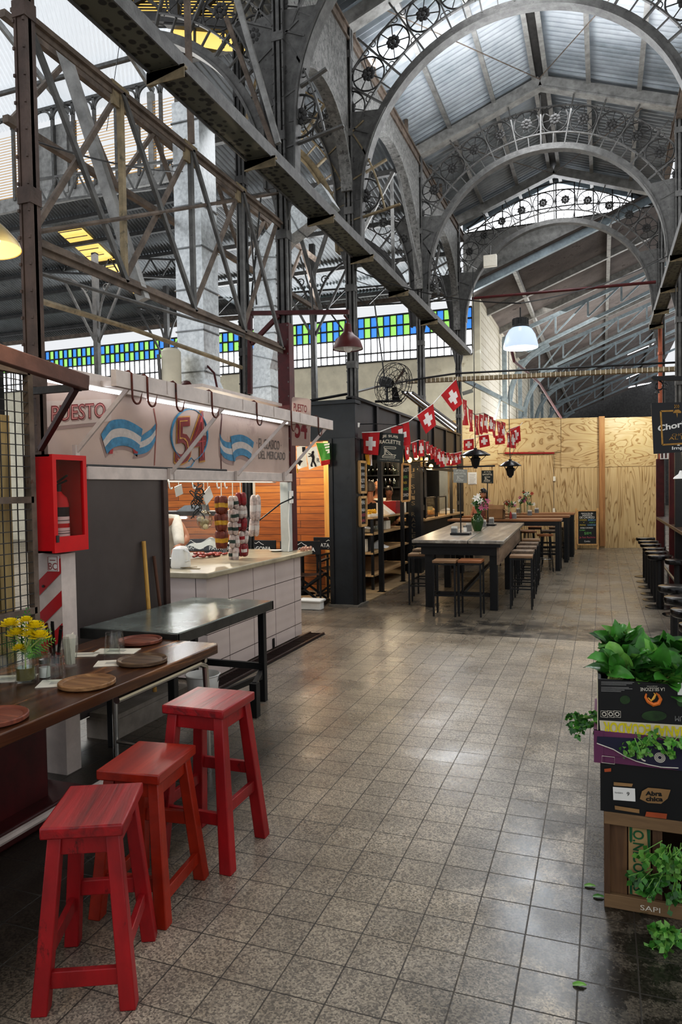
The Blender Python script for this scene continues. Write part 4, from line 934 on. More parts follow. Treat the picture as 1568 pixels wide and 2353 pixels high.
# hanging rail and goods
mb = MB(); mb.tube([(-3.5,4.9,1.74), (-3.5,7.3,1.74)], .008, 6); tag(mb.build('hanging_rail', M['white_paint']), 'white rail under the fascia that the sausages hang from', 'rail')
mb = MB(); mb.box((-3.52,4.9,1.752),(-3.46,7.2,1.775)); tag(mb.build('tube_shelf_light', pane('strip_light', '#f4fff2', 3.0)), 'white lamp strip above the butcher counter', 'lamp')
mskin = [mat('salami_white', '#b9a9a2', .6, 0, .3, 40, wear='#6f4a42', wamt=.4, wscale=50), mat('salami_brown', '#6d2f1c', .4, 0, .3, 20), mat('salami_red', '#7d2226', .45, 0, .3, 30, wear='#b5a29c', wamt=.42, wscale=40)]
mlab = [mat('label_green', '#24382f', .5, 0, .1), mat('label_yellow', '#b98d24', .5, 0, .2, 30), mat('label_red', '#8f1a22', .5, 0, .1), mat('label_white', '#cfc8c2', .5, 0, .1)]
def sausage(c, l, r, tilt, sk, lb, t):
    mb = MB(); m = Matrix.Rotation(tilt[0], 4, 'X') @ Matrix.Rotation(tilt[1], 4, 'Y')
    prof = [(r*f, -l/2+l*z) for f, z in ((.02,0),(.55,.03),(.85,.1),(1,.25),(1,.36))]; prof2 = [(r*1.03, -l/2+l*.36), (r*1.03, -l/2+l*.6)]; prof3 = [(r*f, -l/2+l*z) for f, z in ((1,.6),(1,.75),(.85,.9),(.55,.97),(.02,1))]
    mb.cur = 0; mb.lathe(prof, c, 10, m); mb.cur = 1; mb.lathe(prof2, c, 10, m); mb.cur = 0; mb.lathe(prof3, c, 10, m)
    mb.build('sausage', [mskin[sk], mlab[lb]], t)
def string(px, y0, y1, rows, cols, r, sk, lbs, label, seed, X=-3.5, drift=0):
    r_ = random.Random(seed); top_ = ox(px, y0, X); bot = ox(px+drift, y1, X)
    t = thing('sausage_string', label, 'sausages', (X, top_.y, 1.735), 0, 'cured sausages hanging over the counter')
    b = MB(); b.tube([(X,top_.y,1.735), (X,top_.y,top_.z), (X, bot.y, bot.z+.05)], .005, 5); b.build('twine', M['paper'], t)
    dl = (top_.z-bot.z)/rows
    for i in range(rows):
        for j in range(cols):
            a = 2*PI*j/cols + i*.8 + r_.random()*.4; rad = r*.95 if cols > 1 else 0
            yy = top_.y+(bot.y-top_.y)*(i+.5)/rows
            sausage(V((X+rad*math.cos(a), yy+rad*math.sin(a), top_.z-dl*(i+.5))), dl*1.06, r, (r_.uniform(-.12,.12), r_.uniform(-.12,.12)), sk[i % len(sk)], lbs[(i+j) % len(lbs)], t)
string(509, 1140, 1260, 3, 5, .034, [1], [1,1], 'thick bunch of brown sausages with yellow bands hanging on the left', 1)
string(535, 1140, 1288, 5, 3, .03, [0], [0,0,3], 'long string of pale sausages with dark green bands hanging to the counter', 2, drift=4)
string(553, 1132, 1278, 5, 3, .03, [2,0], [2,3], 'long string of white and red sausages hanging in the middle', 3, X=-3.46, drift=8)
string(586, 1138, 1195, 1, 3, .034, [0], [3,2], 'short bunch of pale dusty salami hanging on the right, upper half with long pieces', 4)
t2_ = string(584, 1190, 1232, 1, 3, .03, [0], [3], 'short bunch of pale curved sausages hanging below the dusty salami', 5, X=-3.52)
def phook(x, y, lab, k):
    mb = MB(); mb.tube([(x,y,1.745),(x+.006,y,1.7),(x+.006,y+.012,1.68),(x+.006,y+.03,1.675),(x+.006,y+.042,1.69)], .006, 6); tag(mb.build('rail_hook', M['white']), lab, 'hook', 'small hooks on the hanging rail')
for k, px in enumerate((388, 442, 498, 516)): phook(-3.5, ox(px,1110,-3.5).y, '%s small white hook from the left on the hanging rail' % ORD[k], k)
for k, (px, py, w_) in enumerate(((411,1127,.055), (478,1139,.075))):
    p = ox(px, py, -3.48); mb = MB(); m = Matrix.Translation(p) @ Matrix.Rotation(.25+.3*k, 4, 'X'); mb.box((-.003,-w_,-w_*.8), (.003,w_,w_*.8), m); mb.tube([p+V((0,0,w_*.8)), (p.x,p.y,1.735)], .003, 5)
    tag(mb.build('price_tag', M['white'], smooth=False), ('small white price tag hanging at the left of the rail', 'larger white tag hanging behind the tangle of black hooks')[k], 'tag')
p = ox(456, 1140, -3.5); mb = MB(); r_ = random.Random(9)
for i in range(16):
    c = p + V((r_.uniform(-.04,.04), r_.uniform(-.05,.05), r_.uniform(-.2,.1))); mb.tube([c + V((.03*math.sin(a*1.3+i), .035*math.cos(a+i), .05*math.sin(a))) for a in [j*.5 for j in range(9)]], .005, 5)
mb.tube([p+V((0,0,.1)), V((p.x,p.y,1.735))], .006, 5)
tag(mb.build('hook_tangle', M['iron_dark']), 'tangle of thin black butcher hooks hanging from the rail', 'hooks')
t = thing('garlic_bag', 'clear plastic bag of pale garlic hanging over the counter', 'bag', ox(470,1195,-3.6)); p = ox(470, 1195, -3.6)
r_ = random.Random(4); b = MB(); b.ball(p+V((0,0,.0)), .085, 12, (.85,1,1.05)); b.lathe([(.05,.07),(.02,.1),(.025,.17),(.03,.2)], p, 10)
for i in range(len(b.v)): b.v[i] += V((r_.uniform(-1,1), r_.uniform(-1,1), r_.uniform(-1,1)))*.006
b.build('plastic', glassmat('plastic_film', '#e9e6dc', .12, .22), t)
b = MB()
for i in range(12): b.ball(p+V((r_.uniform(-.04,.04), r_.uniform(-.05,.05), r_.uniform(-.06,.03))), .026, 6)
b.build('garlic', mat('garlic', '#c9b890', .6, 0, .2, 30), t)
b = MB(); b.tube([p+V((0,0,.18)), V((p.x,p.y,1.735))], .004, 5); b.build('twine', M['paper'], t)
# counter goods
sz = .956
p = oz(416, 1304, sz); t = thing('white_canister', 'white rounded plastic appliance on the butcher counter', 'appliance', p)
b = MB()
for z, sx, sy in ((0,.085,.06),(.02,.09,.065),(.12,.08,.06),(.19,.065,.05),(.215,.04,.035)):
    pass
def rr(z, a, b2, n=20): return [(p.x+a*abs(math.cos(q))**.6*math.copysign(1,math.cos(q)), p.y+b2*abs(math.sin(q))**.6*math.copysign(1,math.sin(q)), p.z+z) for q in [2*PI*i/n for i in range(n)]]
secs = [(0,.07,.085),(.02,.075,.09),(.12,.068,.082),(.175,.055,.07),(.195,.03,.045),(.2,.002,.002)]
vs = sum([rr(*s) for s in secs], []); fs = [(i*20+j, i*20+(j+1) % 20, (i+1)*20+(j+1) % 20, (i+1)*20+j) for i in range(5) for j in range(20)]; b.add(vs, fs + [tuple(range(20))[::-1]])
b.build('body', M['white'], t); b = MB(); b.tube([p+V((.07,-.03,.06)), p+V((.11,-.03,.07)), p+V((.11,-.03,.14)), p+V((.06,-.03,.17))], .011, 8); b.build('handle', M['white'], t)
p = oz(386, 1304, sz); mb = MB(); mb.lathe([(.001,0),(.035,0),(.04,.03),(.038,.08),(.044,.085),(.036,.08),(.034,.01),(.001,.01)], p, 16); tag(mb.build('metal_cup', M['steel']), 'small steel cup beside the white appliance', 'cup')
p = oz(440, 1307, sz); mb = MB(); mb.bar(p+V((-.12,.02,.006)), p+V((.1,-.02,.006)), .02, .006); mb.bar(p+V((-.1,-.02,.01)), p+V((.03,.05,.012)), .015, .005); tag(mb.build('steel_tongs', M['iron_tan']), 'flat metal tongs lying at the counter edge', 'tongs')
mmeat = mat('raw_meat', '#8f4038', .4, 0, .4, 25, wear='#c9a48f', wamt=.42, wscale=30); r_ = random.Random(6)
mb = MB(); c0 = oz(452, 1284, sz); c1 = oz(505, 1276, sz)
for i in range(55):
    f = r_.random(); c = c0.lerp(c1, f) + V((r_.uniform(-.07,.07), r_.uniform(-.1,.1), .015+r_.random()*.05*(1-f))); mb.ball(c, .022, 5, (r_.uniform(.6,1.6), r_.uniform(.6,1.6), .6), Matrix.Rotation(r_.random()*3, 4, 'Z'))
tag(mb.build('meat_scraps', mmeat), 'heap of raw meat pieces on the counter', 'meat', kind='stuff')
p = oz(480, 1263, sz); mb = MB(); r_ = random.Random(8)
mb.grid(lambda u, v: p + V(((u-.5)*.34, (v-.5)*.42, .05+.07*math.sin(u*3)*math.sin(v*3)+.018*math.sin(9*u+5*v)+.012*math.sin(17*v-4*u))), 18, 18); tag(mb.build('white_paper_sheet', M['white']), 'crumpled white paper over the meat tray', 'paper')
p = oz(637, 1267, sz); mb = MB(); mb.lathe([(.001,.004),(.05,.004),(.085,.016),(.09,.016),(.055,0),(.001,0)], p, 24); tag(mb.build('plate', M['white']), 'white plate near the end of the butcher counter', 'plate')
p = oz(702, 1262, .96) ; mb = MB()
for i in range(4): mb.tube([(-3.2+.03*i, 7.3+.02*i, .975), (-3.22+.03*i, 7.42, .985+.01*(i % 2))], .016, 6)
tag(mb.build('pig_trotter', mat('pale_meat', '#c08d78', .5, 0, .2, 20)), 'pale meat piece at the far corner of the counter', 'meat')
# display case inside the stall
t = thing('display_case', 'glass meat case with a dark shelf and lit tube inside the stall', 'display case', (-4.6, 7.2, 0))
b = MB(); b.box((-5.4,7.05,1.37), (-4.03,7.5,1.42)); b.build('top_shelf', M['iron_dark'], t)
b = MB(); b.tube([(-5.3,7.07,1.35), (-4.55,7.07,1.35)], .014, 8); b.build('lamp_tube', M['fluor'], t)
b = MB(); b.box((-5.4,7.1,.0), (-4.03,7.5,.9)); b.build('base', M['white'], t)
b = MB(); b.box((-5.38,7.08,.9), (-4.05,7.09,1.37)); b.build('glass_front', M['glass'], t)
for x in (-5.38,-4.05): b = MB(); b.box((x-.02,7.06,.9), (x+.02,7.1,1.37)); b.build('corner_post', M['steel'], t)
p = oy(445,1168,7.25); mb = MB(); mb.prism([(p.x-.16,7.12,1.421),(p.x+.18,7.12,1.421),(p.x+.16,7.12,1.50),(p.x-.04,7.12,1.49)], (0,.2,0)); tag(mb.build('weighing_scale', M['steel']), 'low metal scale on the shelf of the meat case', 'scale')
# plank wall of the café behind
M['plank'] = None
def planks():
    m, nt, b = nodes('orange_planks')
    tc = N(nt, 'ShaderNodeTexCoord'); sp = N(nt, 'ShaderNodeSeparateXYZ'); L(nt, tc.outputs['Object'], sp.inputs[0])
    cb = N(nt, 'ShaderNodeCombineXYZ'); L(nt, sp.outputs['X'], cb.inputs['X']); L(nt, sp.outputs['Z'], cb.inputs['Y'])
    br = N(nt, 'ShaderNodeTexBrick'); L(nt, cb.outputs[0], br.inputs['Vector']); br.inputs['Scale'].default_value = 1; br.inputs['Brick Width'].default_value = 2.3; br.inputs['Row Height'].default_value = .115; br.inputs['Mortar Size'].default_value = .004
    br.inputs['Color1'].default_value = lin('#b9712f'); br.inputs['Color2'].default_value = lin('#94521f'); br.inputs['Mortar'].default_value = lin('#3a1d0d')
    mp = N(nt, 'ShaderNodeMapping'); mp.inputs['Scale'].default_value = (2,2,26); L(nt, tc.outputs['Object'], mp.inputs[0])
    nz = N(nt, 'ShaderNodeTexNoise', i_Scale=1.2, i_Detail=8, i_Roughness=.65); L(nt, mp.outputs[0], nz.inputs[0])
    mx = N(nt, 'ShaderNodeMix', data_type='RGBA', blend_type='OVERLAY'); mx.inputs['Factor'].default_value = .8; L(nt, br.outputs['Color'], mx.inputs['A']); L(nt, nz.outputs['Fac'], mx.inputs['B'])
    L(nt, mx.outputs['Result'], b.inputs['Base Color']); b.inputs['Roughness'].default_value = .45; return m
mb = MB(); mb.box((-8.5,10.5,0), (-4.12,10.56,2.6)); struct(mb, 'wall_planks', planks(), 'warm orange wall of horizontal planks behind the butcher stall', smooth=False)
mb = MB(); mb.box((-4.14,10.4,0), (-4.02,10.5,2.6)); o = mb.build('trim_2', wood('lit_post', '#d08a3a', '#e9b060', .5, 'Z', 4)); tag(o, 'pale lit timber post at the end of the plank wall', kind='structure')
# director chairs
def director_chair():
    t = thing('director_chair', 'x', 'chair', (0,0,0), 0, 'black folding director chairs of the café')
    for sx in (-1,1):
        b = MB(); b.bar((sx*.27,-.2,.64), (sx*.27,.22,.64), .05, .025); b.build('armrest', M['black'], t, world=False)
        for y in (-.19,.19):
            b = MB(); b.bar((sx*.27,y,.06), (sx*.27,y,.64), .026, .026); b.build('side_post', M['black'], t, world=False)
        b = MB(); b.bar((sx*.27,-.24,.03), (sx*.27,.24,.03), .03, .04); b.build('runner', M['black'], t, world=False)
        b = MB(); b.bar((sx*.27,-.2,.64), (sx*.27,-.24,.93), .03, .022); b.build('back_post', M['black'], t, world=False)
        for y in (-.16,.16):
            b = MB(); b.bar((-sx*.26,y,.06), (sx*.26,y,.43), .024, .03); b.build('cross_leg', M['black'], t, world=False)
    b = MB(); b.grid(lambda u, v: ((u-.5)*.54, (v-.5)*.4, .45-.03*math.sin(PI*u)), 8, 2); b.build('seat', M['black'], t, world=False)
    b = MB(); b.box((-.3,-.255,.74), (.3,-.235,.93)); b.build('backrest', M['black'], t, bevel=.005, world=False)
    b = MB(); text_quad(b, 'PATAGONIA', (-.22,-.257,.78), (.22,-.257,.78), (.22,-.257,.84), (-.22,-.257,.84), bold=.02); b.tube([(-.09,-.257,.865),(-.05,-.257,.89),(-.03,-.257,.878),(.02,-.257,.91),(.06,-.257,.88),(.1,-.257,.865)], .004, 4)
    for i in range(5): b.box((-.06+.028*i,-.258,.762), (-.05+.028*i,-.256,.769))
    b.build('lettering', M['white'], t, smooth=False, world=False)
    return t
dc = director_chair()
for k, (x, y, rz, lb) in enumerate(((-4.02,9.34,.1,'black director chair nearest the end of the counter, back lettered in white'), (-3.8,10.1,-.05,'black director chair behind, nearest the black steel post'), (-5.3,9.4,.15,'black director chair seen above the counter behind the hanging sausages'), (-4.68,9.42,-.08,'black director chair seen above the counter left of the service post'), (-5.95,9.5,.2,'black director chair at the left, behind the butcher'))):
    if k == 0: dc.location = (x,y,0); dc.rotation_euler.z = rz; dc['label'] = lb
    else: dup(dc, None, (x,y,0), rz, lb)
t = thing('cafe_table', 'small dark café table among the director chairs', 'table', (-4.42,10.13,0))
b = MB(); b.cyl((-4.42,10.13,.74), .3, .03, 24); b.build('tabletop', wood('cafe_top', '#7a4a24', '#a86c38'), t); b = MB(); b.cyl((-4.42,10.13,.02), .03, .72, 10); b.cyl((-4.42,10.13,0), .2, .02, 20); b.build('pedestal', M['black'], t)
# ============================================================ PEOPLE
def skin_mesh(name, verts, edges, rad, m, parent, levels=2, root=0):
    me = bpy.data.meshes.new(name); me.from_pydata([tuple(v) for v in verts], edges, [])
    o = bpy.data.objects.new(name, me); COL.objects.link(o)
    sk = o.modifiers.new('skin', 'SKIN'); sk.use_smooth_shade = True
    ly = me.skin_vertices[0].data if me.skin_vertices else None
    if ly is None:
        bm = bmesh.new(); bm.from_mesh(me); bm.verts.layers.skin.verify(); bm.to_mesh(me); bm.free(); ly = me.skin_vertices[0].data
    for i, r in enumerate(rad): ly[i].radius = (r, r) if not isinstance(r, tuple) else r; ly[i].use_root = (i == root)
    s = o.modifiers.new('smooth', 'SUBSURF'); s.levels = levels; s.render_levels = levels
    bpy.context.view_layer.update()
    m2 = bpy.data.meshes.new_from_object(o.evaluated_get(bpy.context.evaluated_depsgraph_get()))
    bpy.data.objects.remove(o); bpy.data.meshes.remove(me)
    m2.name = name; m2.materials.clear(); m2.materials.append(m); m2.shade_smooth()
    o = bpy.data.objects.new(name, m2); COL.objects.link(o); o.parent = parent
    return o
SKINM = mat('skin', '#a5745a', .5, 0, .08, 12)
def hand(mb, wrist, d, up, s=1.0):
    """palm, four unequal bent fingers and a thumb leaving the side"""
    wrist = V(wrist); d = V(d).normalized(); side = d.cross(V(up)).normalized(); nrm = side.cross(d).normalized()
    mb.tube([wrist-d*.01, wrist+d*.03*s, wrist+d*.085*s], .03*s, 8, rs=[.026*s,.038*s,.036*s])
    for k, (o, l) in enumerate(((-.03,.062),(-.01,.075),(.011,.07),(.031,.055))):
        b = wrist + d*.08*s + side*o*s
        mb.tube([b, b+d*l*.45*s-nrm*.006*s, b+d*l*.8*s-nrm*.022*s, b+d*l*.95*s-nrm*.04*s], .009*s, 6, rs=[.0095*s,.009*s,.0085*s,.006*s])
    b = wrist + d*.03*s - side*.03*s
    mb.tube([b, b-side*.025*s+d*.025*s-nrm*.01*s, b-side*.035*s+d*.055*s-nrm*.02*s], .011*s, 6, rs=[.0125*s,.011*s,.008*s])
def person(label, loc, rz, S, shirt, pants, hair, hairstyle, pose, skin=SKINM, lean=0.0, headturn=0.0, arms=None, apron=None):
    """local frame: facing -Y, feet on z=0, S = scale against 1.68 m"""
    t = thing('person', label, 'person', loc, rz)
    sit = pose == 'sit'
    hip = .80 if sit else .88
    ly = -math.sin(lean)
    L3 = lambda x, y, z: V((x, y + ly*max(0, z-hip), z))*S
    neck = hip+.52; 
    arms = arms or [((.2,-.02,neck-.05),(.26,-.06,neck-.30),(.18,-.28,neck-.36)), ((-.2,-.02,neck-.05),(-.26,-.06,neck-.30),(-.18,-.28,neck-.36))]
    vs = [L3(0,0,hip), L3(0,.01,hip+.2), L3(0,.01,hip+.42), L3(0,.0,neck+.0), L3(0,-.02,neck+.1), L3(0,-.02,neck+.2)]
    rs = [.135,.125,.135,.07,.055,.07]; ed = [(0,1),(1,2),(2,3),(3,4),(4,5)]
    ends = []
    for a in arms:
        i = len(vs); vs += [L3(*q) for q in a]; rs += [.06,.044,.032]; ed += [(2,i),(i,i+1),(i+1,i+2)]; ends.append((vs[i+1], vs[i+2]))
    for sx in (-1,1):
        i = len(vs)
        if sit: vs += [L3(sx*.1,-.05,hip-.03), V((sx*.12,-.42,hip-.06))*S, V((sx*.12,-.38,hip-.48))*S, V((sx*.12,-.5,hip-.52))*S]
        else: vs += [L3(sx*.1,0,hip-.08), V((sx*.11,-.01,.47))*S, V((sx*.12,.02,.08))*S, V((sx*.13,-.12,.035))*S]
        rs += [.095,.065,.042,.035]; ed += [(0,i),(i,i+1),(i+1,i+2),(i+2,i+3)]
    R_ = [r*S for r in rs]
    skin_mesh('body', vs, ed, R_, skin, t)
    # clothes follow the same bones
    sh = skin_mesh('shirt', vs[:4] + [vs[6], vs[7].lerp(vs[8], .9 if shirt[1] == 'long' else -0.0), vs[9], vs[10].lerp(vs[11], .9 if shirt[1] == 'long' else 0)], [(0,1),(1,2),(2,3),(2,4),(4,5),(2,6),(6,7)], [x*S*1.0 for x in (.15,.142,.152,.075,.072,.055,.072,.055)], shirt[0], t)
    b = len(vs)-8
    skin_mesh('trousers', [vs[0]] + vs[b:b+3] + vs[b+4:b+7], [(0,1),(1,2),(2,3),(0,4),(4,5),(5,6)], [x*S for x in (.142,.105,.076,.056,.105,.076,.056)], pants, t)
    for sx in (-1,1):
        f = vs[b+3 + (4 if sx > 0 else 0)]; mb = MB(); mb.ball(f+V((0,.02,.0))*S, .055*S, 8, (.85,2.1,.65)); mb.build('shoe', M['black'], t, world=False)
    for e0, e1 in ends:
        mb = MB(); hand(mb, e1, (e1-e0), (0,0,1), S); mb.build('hand', skin, t, world=False)
    # head
    hc = L3(0,-.035,neck+.235); hm = Matrix.Translation(hc) @ Matrix.Rotation(headturn, 4, 'Z') @ Matrix.Scale(S, 4)
    def hp(x, y, z): return hm @ V((x,y,z))
    mb = MB(); prof = []
    nz_, na = 16, 20; vs2 = []
    for i in range(nz_+1):
        f = i/nz_; z = -.125+.25*f
        r = math.sin(math.acos(max(-1, min(1, (f-.56)/.56 if f < .56 else (f-.56)/.44)))) if 0 < f < 1 else .02
        r = max(r, .02)
        for j in range(na):
            a = 2*PI*j/na; ca, sa = math.cos(a), math.sin(a)
            w = .078*r*(1 - .12*max(0, (.4-f))*2); dpt = .098*r
            y = sa*dpt
            if sa < 0:                                  # face side: jaw forward, brow and nose
                if f < .45: y -= .008*(1-abs(ca))
                if .30 < f < .52 and abs(ca) < .2: y -= .022*(1-(f-.3)/.24)*(1-abs(ca)/.2)
            vs2.append(hp(ca*w, y, z))
    fs = [(i*na+j, i*na+(j+1) % na, (i+1)*na+(j+1) % na, (i+1)*na+j) for i in range(nz_) for j in range(na)]
    mb.add(vs2, fs + [tuple(range(na))[::-1], tuple(nz_*na+j for j in range(na))]); hd = mb.build('head', skin, t, world=False)
    for sx in (-1,1):
        mb = MB(); mb.ball(hp(sx*.078,.008,-.01), .026*S, 8, (.35,.7,1.1)); mb.build('ear', skin, hd, world=False)
        mb = MB(); mb.ball(hp(sx*.03,-.083,.012), .011*S, 8, (1.2,.6,.7)); mb.build('eye', M['white'], hd, world=False)
        mb = MB(); mb.ball(hp(sx*.03,-.089,.012), .006*S, 6); mb.build('pupil', M['black'], hd, world=False)
        mb = MB(); mb.tube([hp(sx*.016,-.091,.034), hp(sx*.032,-.089,.04), hp(sx*.048,-.078,.034)], .004*S, 5); mb.build('eyebrow', hair, hd, world=False)
    mb = MB(); mb.tube([hp(-.022,-.088,-.07), hp(0,-.097,-.068), hp(.022,-.088,-.07)], .0055*S, 6, rs=[.003*S,.006*S,.003*S]); mb.build('mouth', mat('lips', '#8e4a42', .5), hd, world=False)
    mb = MB()
    if hairstyle != 'bald':
        long_ = hairstyle == 'long'
        def hf(u, v):
            a = 2*PI*u; f = v; sa = math.sin(a); ca = math.cos(a)
            lowz = (.045 if sa < -.45 else (-.02 if not long_ else -.2) if sa < .1 else (-.06 if not long_ else -.26))
            top_ = .142; z = lowz + (top_-lowz)*math.sin(f*PI/2)
            zz = max(-1, min(1, (z-.015)/.13)); r = math.sqrt(max(0, 1-zz*zz)) if z > .015 else 1
            k = 1.09 if not long_ else 1.14
            return hp(ca*.08*k*r, sa*.1*k*r+.004, z)
        mb.grid(hf, 28, 12); mb.build('hair', hair, t, world=False)
    if apron:
        mb = MB(); mb.grid(lambda u, v: L3((u-.5)*.36, -.165+.05*abs(u-.5)*2, hip-.35+v*.75), 4, 6); mb.build('apron', apron, t, world=False)
    return t
hblack = mat('black_hair', '#14100e', .35, 0, .2, 40); hgrey = mat('grey_hair', '#4d4a48', .6, 0, .3, 60); hbrown = mat('dark_brown_hair', '#1c1310', .5, 0, .2, 40)
cl = lambda n, c: mat(n, c, .85, 0, .15, 12, bump=.1)
person('grey haired man in a dark shirt standing in the kiosk, back turned', (-4.27,13.15,0), PI*.9, 1.02, (cl('dark_shirt','#191a20'),'long'), cl('jeans','#20242e'), hgrey, 'short', 'stand', headturn=.5)
person('dark haired man in an olive shirt bending forward behind the kiosk counter', (-4.18,14.1,0), PI*.12, .96, (cl('olive_shirt','#4a4a22'),'short'), cl('jeans2','#23252b'), hbrown, 'short', 'stand', lean=.25)
person('bald man in the back of the kiosk behind the olive shirted man', (-4.55,14.55,0), .3, 1.03, (cl('white_tee','#c9c4ba'),'short'), cl('jeans3','#22242a'), hgrey, 'bald', 'stand')
person('woman with long black hair and pink brown top seated behind the lilies', (-2.36,15.05,0), .15, .955, (cl('pink_top','#9a6152'),'long'), cl('skirt','#2a2426'), hblack, 'long', 'sit', lean=.05, arms=[((.19,-.02,1.27),(.26,-.1,1.05),(.12,-.33,1.09)),((-.19,-.02,1.27),(-.26,-.1,1.05),(-.12,-.33,1.09))])
person('white coated butcher behind the counter, mostly hidden by the grey shutter', (-4.40,6.25,0), .75, 1.0, (cl('white_coat','#d9d4c6'),'long'), cl('jeans4','#23252b'), hbrown, 'short', 'stand', lean=.2, arms=[((.2,-.02,1.35),(.28,-.2,1.16),(.16,-.42,1.1)),((-.2,-.02,1.35),(-.26,-.12,1.1),(-.1,-.36,1.06))], apron=cl('white_apron','#dcd8cc'))
# ============================================================ RACLETTE KIOSK
def blackbox(mb, lo, hi): return mb.box(lo, hi)
t = thing('corner_post', 'wide black clad corner post of the raclette kiosk', 'post', (-3.39,9.4,0), 0)
b = MB(); b.box((-3.57,9.26,.0), (-3.22,9.6,2.36)); b.build('casing', M['charcoal'], t, bevel=.004)
b = MB()
for x in (-3.575,-3.235): b.box((x-.03,9.235,0), (x+.03,9.262,2.36))
b.box((-3.222,9.25,0), (-3.205,9.34,2.36)); b.box((-3.222,9.52,0), (-3.205,9.61,2.36)); b.build('flange', M['black'], t)
b = MB(); b.box((-3.62,9.2,0), (-3.18,9.66,.03)); b.build('base_plate', mat('worn_base', '#6b655b', .7, 0, .2, 8), t)
mb = MB(); mb.box((-4.65,9.3,2.36), (-3.22,9.42,2.86)); mb.box((-4.65,9.26,2.84), (-3.2,9.5,2.89)); mb.box((-4.65,9.27,2.34), (-3.2,9.46,2.37)); tag(mb.build('fascia_beam', M['charcoal'], bevel=.004), 'black steel beam facing the viewer over the gap beside the butcher stall', 'beam')
t = thing('kiosk_fascia', 'long black steel fascia running along the raclette kiosk above the flags', 'fascia', (-3.36,13,2.36))
b = MB(); b.box((-3.4,9.5,2.36), (-3.33,17.6,2.95)); b.build('panel', M['charcoal'], t)
b = MB()
for y in (10.6,11.9,13.4,14.6,15.8,17.0): b.box((-3.33,y-.05,2.36), (-3.29,y+.05,2.95))
b.box((-3.42,9.5,2.93), (-3.28,17.6,2.97)); b.box((-3.42,9.5,2.34), (-3.28,17.6,2.37)); b.build('rib', M['black'], t)
for k, (y, w) in enumerate(((10.64,.07), (11.92,.06), (16.2,.06), (17.5,.08))):
    t = thing('kiosk_post', 'slim black kiosk post, %s from the wide corner post' % ORD[k], 'post', (-3.28,y,0), 0, 'slim posts of the raclette kiosk')
    b = MB(); b.box((-3.28-w/2,y-w/2,0), (-3.28+w/2,y+w/2,2.36)); b.build('shaft', M['black'], t)
    b = MB(); b.box((-3.28-w,y-w,0), (-3.28+w,y+w,.02)); b.build('base_plate', M['black'], t)
t = thing('lettered_post', 'wide black post with gold letters running down it in the kiosk', 'post', (-3.36,13.3,0))
b = MB(); b.box((-3.5,13.1,0), (-3.24,13.3,2.36)); b.build('shaft', M['charcoal'], t)
b = MB()
for i, ch in enumerate('JE SUIS RACLETTE'):
    if ch != ' ': z = 1.95-.105*i; text_quad(b, ch, (-3.42,13.095,z), (-3.35,13.095,z), (-3.35,13.095,z+.075), (-3.42,13.095,z+.075))
b.build('lettering', M['iron_tan'], t, smooth=False)
# floor of the kiosk, shelving, counters
mb = MB(); mb.box((-6.6,9.7,0), (-3.2,18.4,.02)); struct(mb, 'floor_kiosk', wood('kiosk_floor', '#8c7757', '#b39b78', .5, 'X', 2), 'pale timber floor of the raclette kiosk', smooth=False)
wl = wood('pale_shelf', '#a8875a', '#cfae80', .5, 'Y', 3); wl.name = 'pale_shelf'
t = thing('kiosk_shelving', 'open black shelving with pale shelves at the front of the kiosk', 'shelf', (-3.75,11.6,0))
for z in (1.19,.93,.62,.26): b = MB(); b.box((-4.05,10.75,z-.03), (-3.45,13.0,z)); b.build('shelf_board', wl, t)
for x in (-4.03,-3.47):
    for y in (10.78,12.97): b = MB(); b.box((x-.02,y-.02,.02), (x+.02,y+.02,1.16)); b.build('upright', M['black'], t)
b = MB(); b.box((-4.06,10.75,.02), (-4.04,13.0,1.16)); b.build('back_panel', M['black'], t)
t = thing('kiosk_counter', 'black kiosk counter with pale top farther along the raclette kiosk', 'counter', (-3.5,15.5,0))
b = MB(); b.box((-3.7,13.4,.02), (-3.3,17.4,1.0)); b.build('front', M['charcoal'], t)
b = MB(); b.box((-3.78,13.38,1.0), (-3.22,17.45,1.04)); b.build('top', wl, t)
mb = MB(); mb.box((-6.6,17.9,0), (-3.95,18.0,2.9)); struct(mb, 'wall_kiosk_back', M['charcoal'], smooth=False)
mb = MB(); mb.box((-6.6,10.6,0), (-6.5,18,2.9)); struct(mb, 'wall_kiosk_side', M['charcoal'], smooth=False)
mb = MB(); mb.box((-6.6,9.5,2.9), (-3.42,18,2.93)); struct(mb, 'ceiling_kiosk', M['black'], smooth=False)
